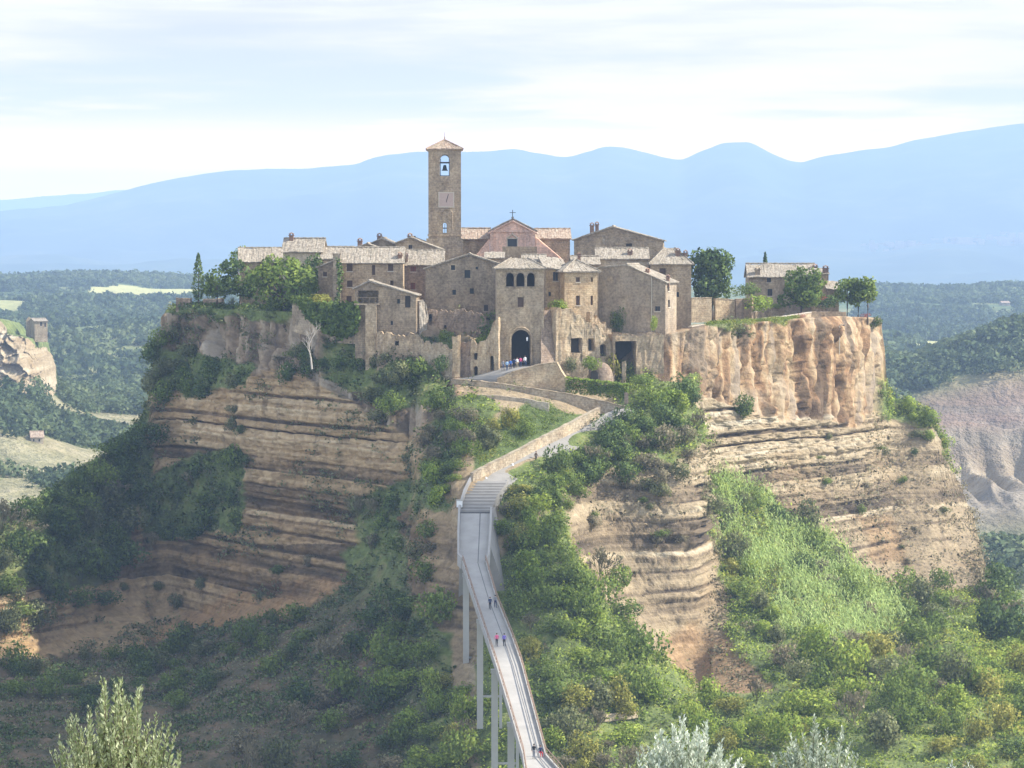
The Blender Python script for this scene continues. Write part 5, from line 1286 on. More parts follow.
# far houses across the valley
def ground_d(px, py):
    j = int(np.argmin(np.abs(gpx - px))); _, b_, c_ = proj(VG[:, j]); 
    for i in range(len(dist)):
        if dist[i] > 720 and b_[i] <= py: return float(dist[i])
    return 1500.
def far_house(name, label, px0, px1, d, pyb, pye, mat, rmat, ops, rh, yaw=-8, D=8):
    h = House(name, label, 'house', px0, px1, d, D, pyb, pye, yaw, mat, None, 3)
    for q in ops: h.op(*q)
    h.gx(rh, rmat) if rh else h.flat(); return h
far_house('ruined_tower_house', 'small pale ruined house on the rocky spur across the left valley', 34.5, 47.5, 1165, 334, 321.5, 'stone_pale', 'roof_light', [(40, 322, 42, 326), (44.5, 323, 46, 327)], .9, 22)
h = House('ruined_wall', 'broken pale wall left of the far ruined house on the spur', 'ruin', 26.5, 35, 1172, 5, 332, 317, 12, 'stone_pale', None, 4); h.flat([(0, h.H - 1.5), (h.W * .3, h.H), (h.W * .55, h.H - .4), (h.W, h.H - 2.2)])
far_house('far_house', 'tiny pale house with terracotta roof in the left valley woods', 31, 43.5, ground_d(37, 446), 446, 437.5, 'plaster_pale', 'roof_red', [(33, 439, 34.5, 441.5), (38.5, 439, 40, 441.5), (35.5, 442.5, 37, 445)], 1.7, 12, 7)
far_house('far_house', 'tiny white house among trees on the far right hillside', 1002, 1010, ground_d(1006, 306), 306, 303, 'plaster_pale', 'roof_red', [], 1.4, 10)
far_house('far_house', 'tiny long pale farm shed beside the field on the right hillside', 985, 994, ground_d(990, 347), 347, 344, 'plaster_pale', 'roof_light', [], 1.0, 5)
bm = bmesh.new(); r_ = random.Random(12)      # hill towns on the mountain's foot, too far to tell house from house
for k in range(360):
    cx_, cy_, sp_ = r_.choice([(905, 246, 22), (955, 243, 13), (1008, 240, 14), (880, 258, 8), (975, 262, 25), (930, 256, 14)])
    ix = int(np.clip(np.searchsorted(np.linspace(-900, 1924, 620), cx_ + r_.gauss(0, sp_)), 0, 619)); iy_t = cy_ + r_.gauss(0, 2.2)
    col_ = VM[:, ix]; a_, b_, c_ = proj(col_); j = int(np.argmin(np.abs(b_[:46] - iy_t))); q = col_[j] + np.array([r_.uniform(-30, 30), r_.uniform(-60, 60), 0])
    w = r_.uniform(5, 11); box(bm, q[0] - w, q[0] + w, q[1] - w, q[1] + w, q[2] - 20, q[2] + r_.uniform(4, 9))
tag(obj('far_hill_town', bm, M['plaster_pale']), kind='stuff')
# ------------------------------------------------------------------ vegetation
def rot_rand(n):
    q = rng.normal(size=(n, 4)); q /= np.linalg.norm(q, axis=1, keepdims=True)
    w, x, y, z = q.T
    return np.stack([np.stack([1 - 2 * (y * y + z * z), 2 * (x * y - w * z), 2 * (x * z + w * y)], -1),
                     np.stack([2 * (x * y + w * z), 1 - 2 * (x * x + z * z), 2 * (y * z - w * x)], -1),
                     np.stack([2 * (x * z - w * y), 2 * (y * z + w * x), 1 - 2 * (x * x + y * y)], -1)], 1)
def leaf_cloud(pts, nrm, size, aspect=.7, flat=.55):
    """one bent leaf spray (two triangles) per point, turned loosely to face nrm; returns verts, faces"""
    n = len(pts); size = np.broadcast_to(size, (n,))
    a = rng.normal(size=(n, 3)); d = nrm * flat + rng.normal(size=(n, 3)) * (1 - flat); d /= np.linalg.norm(d, axis=1, keepdims=True) + 1e-9
    u = np.cross(d, a); u /= np.linalg.norm(u, axis=1, keepdims=True) + 1e-9
    v = np.cross(d, u)
    s = size[:, None]
    j = rng.uniform(.6, 1.25, (n, 4, 1))
    c = np.stack([pts - u * s * j[:, 0], pts - v * s * aspect * j[:, 1] + d * s * .15, pts + u * s * j[:, 2], pts + v * s * aspect * j[:, 3] + d * s * .15], 1)
    f = np.arange(n * 4).reshape(n, 4)
    return c.reshape(-1, 3), f
def crown_points(blobs, n):
    """points through the outer volume of overlapping lobes; returns points, outward normals"""
    w = np.array([b[1][0] * b[1][1] + b[1][2] ** 2 for b in blobs]); w = w / w.sum()
    k = rng.choice(len(blobs), n, p=w)
    c = np.array([b[0] for b in blobs])[k]; r = np.array([b[1] for b in blobs])[k]
    d = rng.normal(size=(n, 3)); d /= np.linalg.norm(d, axis=1, keepdims=True)
    rad = rng.uniform(.45, 1.0, n) ** .5
    # clumpy, uneven outline
    lump = 1 + .22 * vnoise(d[:, 0] * 2.6 + k * 3.1, d[:, 1] * 2.6, d[:, 2] * 2.6, 3) + .10 * vnoise(d[:, 0] * 6 + k, d[:, 1] * 6, d[:, 2] * 6, 4)
    p = c + d * r * (rad * lump)[:, None]
    nn = d / r; nn /= np.linalg.norm(nn, axis=1, keepdims=True)
    return p, nn
def leaf_mesh(name, V, Fq, nrm4, mat):
    me = np_mesh(name, V, Fq)
    vary = np.repeat(rng.uniform(0, 1, len(Fq)), Fq.shape[1]); attr(me, 'vary', vary)
    me.materials.append(mat)
    if nrm4 is not None:
        me.shade_smooth()
        me.normals_split_custom_set_from_vertices([tuple(q) for q in nrm4])
    return me
def soft_normals(nn, mixr=.45):
    m = nn + rng.normal(size=nn.shape) * mixr; m /= np.linalg.norm(m, axis=1, keepdims=True); return np.repeat(m, 4, 0)
def twig_faces(lines, r):
    """thin three-sided sticks for list of (a, b)"""
    V = []; Fq = []
    for a, b in lines:
        a = np.array(a, float); b = np.array(b, float); d = b - a; o = np.cross(d, [.3, .9, .2]); o /= np.linalg.norm(o) + 1e-9; o2 = np.cross(d, o); o2 /= np.linalg.norm(o2) + 1e-9
        i = len(V)
        for q, k in ((a, 1), (b, .45)):
            for an in (0, 2.1, 4.2): V.append(q + (o * math.cos(an) + o2 * math.sin(an)) * r * k)
        for k in range(3): Fq.append((i + k, i + (k + 1) % 3, i + 3 + (k + 1) % 3, i + 3 + k))
    return V, Fq
def bush_mesh(name, lobes, n, size, mat, wx=1.0, spread=.42, twigs=5):
    """unit shrub: about 1 m wide and 1 m high, standing on z = 0"""
    bl = []
    for i in range(lobes):
        a = rng.uniform(0, 6.28); r = rng.uniform(0, spread) if i else 0
        h = rng.uniform(.30, .62) if i else .5
        q = rng.uniform(.20, .32) if i else .34
        bl.append(((math.cos(a) * r * wx, math.sin(a) * r * wx, h), (q * rng.uniform(.9, 1.2), q * rng.uniform(.9, 1.2), q * rng.uniform(.8, 1.15))))
    p, nn = crown_points(bl, n); p[:, 2] = np.abs(p[:, 2])
    V, Fq = leaf_cloud(p, nn, rng.uniform(size * .6, size * 1.3, n))
    sn = soft_normals(nn)
    return leaf_mesh(name, V, Fq, sn, mat)
PROTO = {}
for kind in ('dark', 'mid', 'bright', 'yellow', 'olive', 'dry'):
    PROTO[kind] = [bush_mesh('shrub_' + kind, int(rng.integers(7, 13)), 950, .042, L[kind], spread=.46) for _ in range(5)]
def twig_bush(name):
    lines = []; r_ = random.Random(int(rng.integers(1e6)))
    def grow(p, d, l, dep):
        e = p + d * l; lines.append((tuple(p), tuple(e)))
        if dep:
            for _ in range(3): grow(e, (d + Vector((r_.uniform(-.8, .8), r_.uniform(-.8, .8), r_.uniform(-.2, .6)))).normalized(), l * r_.uniform(.6, .85), dep - 1)
    for _ in range(5): grow(Vector((r_.uniform(-.1, .1), r_.uniform(-.1, .1), 0)), Vector((r_.uniform(-.6, .6), r_.uniform(-.6, .6), 1)).normalized(), .30, 3)
    V, Fq = twig_faces(lines, .012); V = np.array(V); tip = np.array([b for a, b in lines]); tip = tip[rng.integers(0, len(tip), 170)]; nn = rng.normal(size=tip.shape); nn /= np.linalg.norm(nn, axis=1, keepdims=True)
    V2, F2 = leaf_cloud(tip + rng.normal(size=tip.shape) * .03, nn, rng.uniform(.02, .045, len(tip)))
    Q = np.concatenate([V[np.array(Fq)].reshape(-1, 3), V2]); return leaf_mesh(name, Q, np.arange(len(Q)).reshape(-1, 4), None, L['dry'])
PROTO['twig'] = [twig_bush('shrub_twig') for _ in range(4)]; L['twig'] = L['dry']
def put_shrub(kind, base, w, h, label, group, name='shrub', cat='shrub', sink=.12):
    me = PROTO[kind][int(rng.integers(len(PROTO[kind])))]
    o = bpy.data.objects.new(name, me); COL.objects.link(o)
    o.location = (base[0], base[1], base[2] - h * sink); o.scale = (w, w * rng.uniform(.8, 1.1), h); o.rotation_euler = (rng.uniform(-.12, .12), rng.uniform(-.12, .12), rng.uniform(0, 6.28))
    return tag(o, label, cat, group)
QUEUE = []
def px_shrub(kind, px, pyb, wpx, hpx, label, group=None, d=None, **kw):
    q = on_rock(px, pyb) if d is None else P(px, pyb, d)
    s = q[1] / F
    return put_shrub(kind, q, wpx * s * 1.08, hpx * s * 1.12, label, group, **kw)

def tree(name, label, cat, base, crown, trunk_top, r0, leafm, n, size, group=None, limbs=None, bark='bark'):
    """trunk with limbs and a crown of leaf sprays; crown = lobes [(centre, radii)] in metres above base"""
    t_ = thing(name, label, cat, tuple(base), 0, group)
    bm = bmesh.new(); tt_ = Vector(trunk_top); tube(bm, [(0, 0, -1.2), (0.02, 0, 0), tuple(tt_ * .5 + Vector((.06, 0, 0))), tuple(tt_)], [r0 * 1.25, r0, r0 * .8, r0 * .55], 7)
    for c, r in (limbs or crown):
        tube(bm, [tuple(tt_ * .75), tuple((tt_ * .8 + Vector(c)) / 2 + Vector((0, 0, .2))), c], [r0 * .5, r0 * .32, r0 * .1], 5)
    obj('trunk', bm, M[bark], t_, smooth=True)
    p, nn = crown_points(crown, n); V, Fq = leaf_cloud(p, nn, rng.uniform(size * .6, size * 1.3, n))
    link('crown', leaf_mesh('crown', V, Fq, soft_normals(nn), L[leafm]), L[leafm], t_)
    return t_
def lobes(cx, cz, rx, rz, n, seed, ry=None):
    r_ = random.Random(seed); out_ = [((cx, 0, cz), (rx * .62, (ry or rx) * .62, rz * .7))]
    for i in range(n):
        a = r_.uniform(0, 6.28); b = r_.uniform(-.9, 1.0); e = r_.uniform(.45, .68)
        out_.append(((cx + rx * e * math.cos(a) * math.cos(b * .8), (ry or rx) * e * math.sin(a), cz + rz * .62 * b), (rx * r_.uniform(.28, .44), (ry or rx) * r_.uniform(.28, .44), rz * r_.uniform(.26, .40))))
    return out_
def px_tree(name, label, cat, px, pyb, d, wpx, hpx, leafm, n=900, size=.36, trunk=.3, seed=1, group=None, r0=.22, nl=9):
    """tree from its foot (px,pyb) at distance d, its width and height in picture points; trunk = share of height without leaves"""
    b_ = P(px, pyb, d); s = d / F; Wm, Hm = wpx * s, hpx * s; ch = Hm * (1 - trunk)
    return tree(name, label, cat, b_, lobes(0, Hm * trunk + ch / 2, Wm / 2 * 1.2, ch / 2 * 1.12, nl + 4, seed), (0, 0, Hm * trunk + ch * .35), r0, leafm, n, size, group)

# single trees of the village ---------------------------------------------------
def cypress(label, px, pyb, pyt, wpx, d, seed):
    b_ = P(px, pyb, d); s = d / F; Hm = (pyb - pyt) * s; Wm = wpx * s
    t_ = thing('cypress_tree', label, 'tree', tuple(b_)); bm = bmesh.new(); tube(bm, [(0, 0, -1), (0, 0, Hm * .7)], [.16, .05], 6); obj('trunk', bm, M['bark'], t_)
    n = 700; u = rng.uniform(.03, 1, n); a = rng.uniform(0, 6.28, n); prof = np.sin(np.pi * np.clip(u, 0, 1) ** .62) ** .75
    rr = Wm / 2 * prof * (1 + .25 * vnoise(a * 1.2, u * 9, 0 * a, seed)) * rng.uniform(.75, 1.05, n)
    p = np.stack([np.cos(a) * rr, np.sin(a) * rr, u * Hm], -1); nn = np.stack([np.cos(a), np.sin(a), .35 + 0 * a], -1); nn /= np.linalg.norm(nn, axis=1, keepdims=True)
    V, Fq = leaf_cloud(p, nn, rng.uniform(.14, .30, n)); link('crown', leaf_mesh('crown', V, Fq, soft_normals(nn, .5), L['dark']), L['dark'], t_)
cypress('slim dark cypress standing alone at the far left rim of the village', 198.5, 301, 253, 11.5, 558, 1)
cypress('thin dark cypress tip rising behind the farmhouse roof', 765, 292, 252.5, 6.5, 592, 2)
px_tree('tree', 'big dense dark green tree beside the tall brown house at right', 'tree', 712, 316, 553, 50, 68, 'dark', 3600, .36, .12, 3, r0=.38)
px_tree('tree', 'rounded blue-green tree standing in front of the farmhouse', 'tree', 801, 316, 556, 42, 54, 'mid', 3000, .32, .08, 4, r0=.3)
for px, pyb, w, h_, lab, sd_ in ((847, 318, 28, 41, 'leftmost of the three trees with bare trunks at the right cliff end', 5), (858, 319, 22, 41, 'middle of the three trees with bare trunks at the right cliff end', 6), (867.5, 318, 21, 41, 'outermost of the three trees with bare trunks at the right cliff end', 7)):
    px_tree('tree', lab, 'tree', px, pyb, 566, w, h_, 'mid', 1000, .30, .30, sd_, 'trees at the right cliff end', r0=.17)
px_tree('tree', 'large spreading grey-green tree at the rim left of the ivy terrace', 'tree', 284, 322, 531, 66, 68, 'mid', 4600, .36, .06, 8, r0=.35, nl=14)
px_tree('tree', 'round dark evergreen between the cypress and the large grey-green tree', 'tree', 240, 304, 545, 40, 46, 'dark', 1700, .32, .08, 9)
px_tree('tree', 'smaller light green tree touching the cypress', 'tree', 217, 303, 549, 28, 42, 'mid', 1100, .30, .06, 10)
px_tree('tree', 'bright bushy treetop showing above the roof at the far left', 'tree', 238, 275, 566, 16, 30, 'bright', 300, .28, .1, 11)
px_tree('tree', 'dark shrub-like tree below the raised beige roof at left', 'tree', 312, 292, 540, 22, 40, 'dark', 600, .26, .05, 12)
px_shrub('yellow', 323, 306, 27, 17, 'bright yellow-green bush on the terrace beside the ivy-covered buttress', None, d=519)
px_shrub('mid', 300, 306, 22, 16, 'low green bush on the terrace beside the large grey-green tree', None, d=522)
px_shrub('mid', 750, 296, 27, 17, 'round clipped light green bush left of the farmhouse', None, d=566)
px_shrub('bright', 756, 313, 28, 24, 'bright yellow-green vine spilling over the garden wall', None, d=548, name='vine', cat='plant')
px_shrub('bright', 776, 308.5, 14, 6.5, 'small square hedge on the dark wall before the farmhouse', None, d=557, name='hedge', cat='hedge')
px_shrub('dark', 877, 328, 17, 14, 'round dark bush overhanging the outermost corner of the cliff', None, d=571)
px_shrub('dark', 826, 308, 26, 17, 'dark bush below the farmhouse wing, among red flowers', None, d=562)
px_shrub('olive', 731, 338, 32, 27, 'grey-green bush hanging over the rim before the garden wall', None, d=525)
px_shrub('bright', 557, 315, 27, 20, 'bright green bush on the terrace between gatehouse and pale cubic house', None, d=507.5)
px_shrub('yellow', 495, 266, 14, 10, 'small yellow-green bush below the pink church', None, d=545)
px_shrub('dark', 621, 332, 12, 29, 'dark climbing plant on the big plain house wall', None, d=513, name='climbing_plant', cat='plant')
px_shrub('bright', 652.5, 332, 7, 22, 'thin green creeper at the drainpipe of the big plain house', None, d=507, name='climbing_plant', cat='plant')
px_shrub('mid', 490, 345, 16, 30, 'green creeper on the rock left of the gatehouse', None, d=506, name='climbing_plant', cat='plant')
px_shrub('bright', 483, 344, 12, 11, 'small bright bush above the stepped ruin left of the gate', None, d=505)
px_shrub('bright', 594, 372, 16, 20, 'bright green vine tumbling over the ruin left of the domed hut', None, d=501.5, name='vine', cat='plant')
px_shrub('yellow', 612, 381, 17, 33, 'bright yellow-green vine climbing behind the domed hut', None, d=506.5, name='vine', cat='plant')
px_shrub('olive', 573, 372, 14, 20, 'dull green shrub at the foot of the golden retaining wall', None, d=500)
px_shrub('mid', 640, 385, 20, 14, 'green bush at the mouth of the cellar opening', None, d=500)
px_shrub('mid', 444, 342, 15, 16, 'green bush at the narrow arched doorway of the dark ruin', None, d=507)
px_shrub('dark', 440, 374, 16, 26, 'dark green shrub left of the free-standing pillar', None, d=500)
for px, d, w, lab in ((822, 559, 13, 'left clump of red flowers at the foot of the farmhouse wing'), (866, 563, 13, 'clump of red flowers below the trees at the right cliff end'), (802, 547, 11, 'dark red flower patch on the lawn before the rounded tree')):
    me = bush_mesh('flowers', 5, 160, .05, L['flower']); q = P(px, 302 if px == 822 else 319, d); o = link('flowers', me, L['flower']); s = d / F; o.location = q; o.scale = (w * s, w * s, 8 * s); tag(o, lab, 'flowers')
# ivy over the terrace wall
def ivy(label, outline, d0, d1, n, kind, thick=.9, size=.30, name='ivy'):
    xs = [q[0] for q in outline]; ys = [q[1] for q in outline]; pts = []
    while len(pts) < n:
        a, b = rng.uniform(min(xs), max(xs)), rng.uniform(min(ys), max(ys))
        if in_poly(a, b, outline):
            d = d0 + (d1 - d0) * (a - min(xs)) / (max(xs) - min(xs)); pts.append(P(a, b, d) + np.array([0, -rng.uniform(0, thick), 0]) + rng.normal(size=3) * .12)
    pts = np.array(pts); c = pts.mean(0); c[2] = pts[:, 2].min(); nn = np.tile([[.25, -.8, .45]], (n, 1)) + rng.normal(size=(n, 3)) * .25; nn /= np.linalg.norm(nn, axis=1, keepdims=True)
    V, Fq = leaf_cloud(pts - c, nn, rng.uniform(size * .6, size * 1.3, n)); o = link(name, leaf_mesh(name, V, Fq, soft_normals(nn, .5), L[kind]), L[kind]); o.location = c
    return tag(o, label, 'plant')
ivy('thick green ivy hanging over the tall terrace wall under the loggia', [(299, 302), (358, 302.5), (360, 320), (356, 334), (342, 339), (326, 333), (306, 318)], 522.5, 508.5, 2600, 'mid', 1.1, .36)
ivy('dark ivy climbing the stone buttress at the left end of the long house', [(337, 258), (341, 262), (343, 275), (341, 290), (338, 306), (335, 306), (338, 280)], 521, 521, 260, 'dark', .5, .25)
ivy('dark ivy covering the flat roofed wing at the far left', [(306, 255), (319, 257), (319, 270), (307, 268)], 549.5, 549.5, 320, 'dark', .5, .25)
ivy('patch of green creeper on the rock between gable house and gatehouse', [(480, 318), (495, 310), (496, 330), (488, 345), (476, 342)], 510, 510, 240, 'dark', .6, .25)
# clipped hedge before the hut
hb = [P(565, 381, 499), P(629, 385, 498), P(628.5, 401, 496), P(566, 393.5, 497)]
n = 4200; u = rng.uniform(0, 1, n); f_ = rng.choice(2, n, p=[.62, .38]); pts = []; nn = []
A_, B_ = P(565.5, 392.5, 496.5), P(628.5, 399.5, 495.5); hgt = 2.35; depth = 2.2
for k in range(n):
    b_ = A_ + (B_ - A_) * u[k]; w_ = 1 + .03 * math.sin(u[k] * 40)
    if f_[k] == 0: pts.append(b_ + np.array([0, 0, rng.uniform(0, hgt * w_)])); nn.append((.45, -.6, .6))
    else: pts.append(b_ + np.array([0, rng.uniform(0, depth), hgt * w_])); nn.append((.1, -.1, .95))
pts = np.array(pts) + rng.normal(size=(n, 3)) * .07; c = pts.mean(0); c[2] = pts[:, 2].min(); nn = np.array(nn)
V, Fq = leaf_cloud(pts - c, nn, rng.uniform(.10, .20, n)); o = link('hedge', leaf_mesh('hedge', V, Fq, soft_normals(nn, .5), L['bright']), L['bright']); o.location = c
tag(o, 'long clipped bright green hedge below the ruin and domed hut', 'hedge')
# agave at the rim
q = P(232, 304, 548); ag = bpy.data.meshes.new('agave'); bm = bmesh.new()
for k in range(26):
    a = k * 2.4; e = .35 + .9 * ((k * 7) % 26) / 26; l = 1.5
    d1 = Vector((math.cos(a) * math.cos(e), math.sin(a) * math.cos(e), math.sin(e))); s1 = d1.cross(Vector((0, 0, 1))).normalized() * .12
    v = [bm.verts.new(c) for c in (-s1 * .7, s1 * .7, d1 * l * .5 + s1, d1 * l, d1 * l * .5 - s1)]; bm.faces.new((v[0], v[1], v[2], v[4])); bm.faces.new((v[4], v[2], v[3]))
o = obj('agave_plant', bm, L['silver'], None, tuple(q)); tag(o, 'pale grey spiky agave on the rim between the brick terrace wall and the large tree', 'plant')
# dead pale tree on the left cliff
q = P(312, 366, 505); dt = thing('dead_tree', 'leafless pale dead tree standing against the left cliff below the ivy terrace', 'tree', tuple(q)); bm = bmesh.new(); r_ = random.Random(5)
def branch(bm, p, d, l, r, dep):
    e = p + d * l; mid = (p + e) / 2 + Vector((r_.uniform(-.1, .1), 0, r_.uniform(-.1, .1))) * l
    tube(bm, [tuple(p), tuple(mid), tuple(e)], [r, r * .8, r * .55], 5)
    if dep:
        for k in range(3):
            d2 = (d + Vector((r_.uniform(-.8, .8), r_.uniform(-.5, .5), r_.uniform(-.15, .45)))).normalized(); branch(bm, mid if k == 2 else e, d2, l * r_.uniform(.55, .75), r * .5, dep - 1)
branch(bm, Vector((0, 0, -.5)), Vector((-.15, 0, 1)).normalized(), 3.1, .17, 4); obj('trunk', bm, M['bark_pale'], dt)

# shrubs on the slopes ------------------------------------------------------------
def scatter(poly, n, wr, kinds, label, group, hr=(.75, 1.15), mind=.55, name='shrub', cat='shrub', onscreen=True):
    xs = [q[0] for q in poly]; ys = [q[1] for q in poly]; done = []; tries = 0
    while len(done) < n and tries < n * 60:
        tries += 1; a, b = rng.uniform(min(xs), max(xs)), rng.uniform(min(ys), max(ys))
        if not in_poly(a, b, poly): continue
        w = rng.uniform(*wr)
        if any((a - c) ** 2 + (b - e) ** 2 < (mind * (w + f) / 2) ** 2 for c, e, f in done): continue
        done.append((a, b, w))
    for a, b, w in sorted(done, key=lambda q: q[1]):
        QUEUE.append((w, 'twig' if (rng.random() < .10 and PXx is not None) else kinds[int(rng.integers(len(kinds)))], a, b + w * .35, w * rng.uniform(.55, 1.4), label, group))
def flush(keep):
    QUEUE.sort(key=lambda q: -q[0]); rest = QUEUE[keep:]
    for w, k, a, b, h_, lab, grp in QUEUE[:keep]: px_shrub(k, a, b, w, h_, lab, grp)
    if not rest: return
    kinds = sorted(PROTO); Vs = []; Fs = []; mi = []; vy = []; off = 0; nn = []
    for w, k, a, b, h_, lab, grp in rest:
        me = PROTO[k][int(rng.integers(len(PROTO[k])))]; v = np.zeros(len(me.vertices) * 3, np.float32); me.vertices.foreach_get('co', v); v = v.reshape(-1, 3)
        q = on_rock(a, b); s_ = q[1] / F; an = rng.uniform(0, 6.28); ca, sa = math.cos(an), math.sin(an); W_, H_ = w * s_ * 1.08, h_ * s_ * 1.12
        g = np.stack([(v[:, 0] * ca - v[:, 1] * sa) * W_ + q[0], (v[:, 0] * sa + v[:, 1] * ca) * W_ + q[1], v[:, 2] * H_ + q[2] - H_ * .12], -1)
        m_ = len(v) // 4; Vs.append(g); Fs.append(np.arange(m_ * 4).reshape(m_, 4) + off); off += m_ * 4; mi.append(np.full(m_, kinds.index(k), np.int32)); vy.append(np.repeat(rng.uniform(0, 1, m_), 4))
        c = g.mean(0); d_ = (g - c) / np.array([W_, W_, H_]); d_ /= np.linalg.norm(d_, axis=1, keepdims=True) + 1e-9; nn.append(d_)
    me = np_mesh('shrub_thicket', np.concatenate(Vs), np.concatenate(Fs)); attr(me, 'vary', np.concatenate(vy))
    for k in kinds: me.materials.append(L[k])
    me.polygons.foreach_set('material_index', np.concatenate(mi)); me.shade_smooth(); me.normals_split_custom_set_from_vertices([tuple(q) for q in np.concatenate(nn)])
    tag(link('shrub_thicket', me, []), kind='stuff')
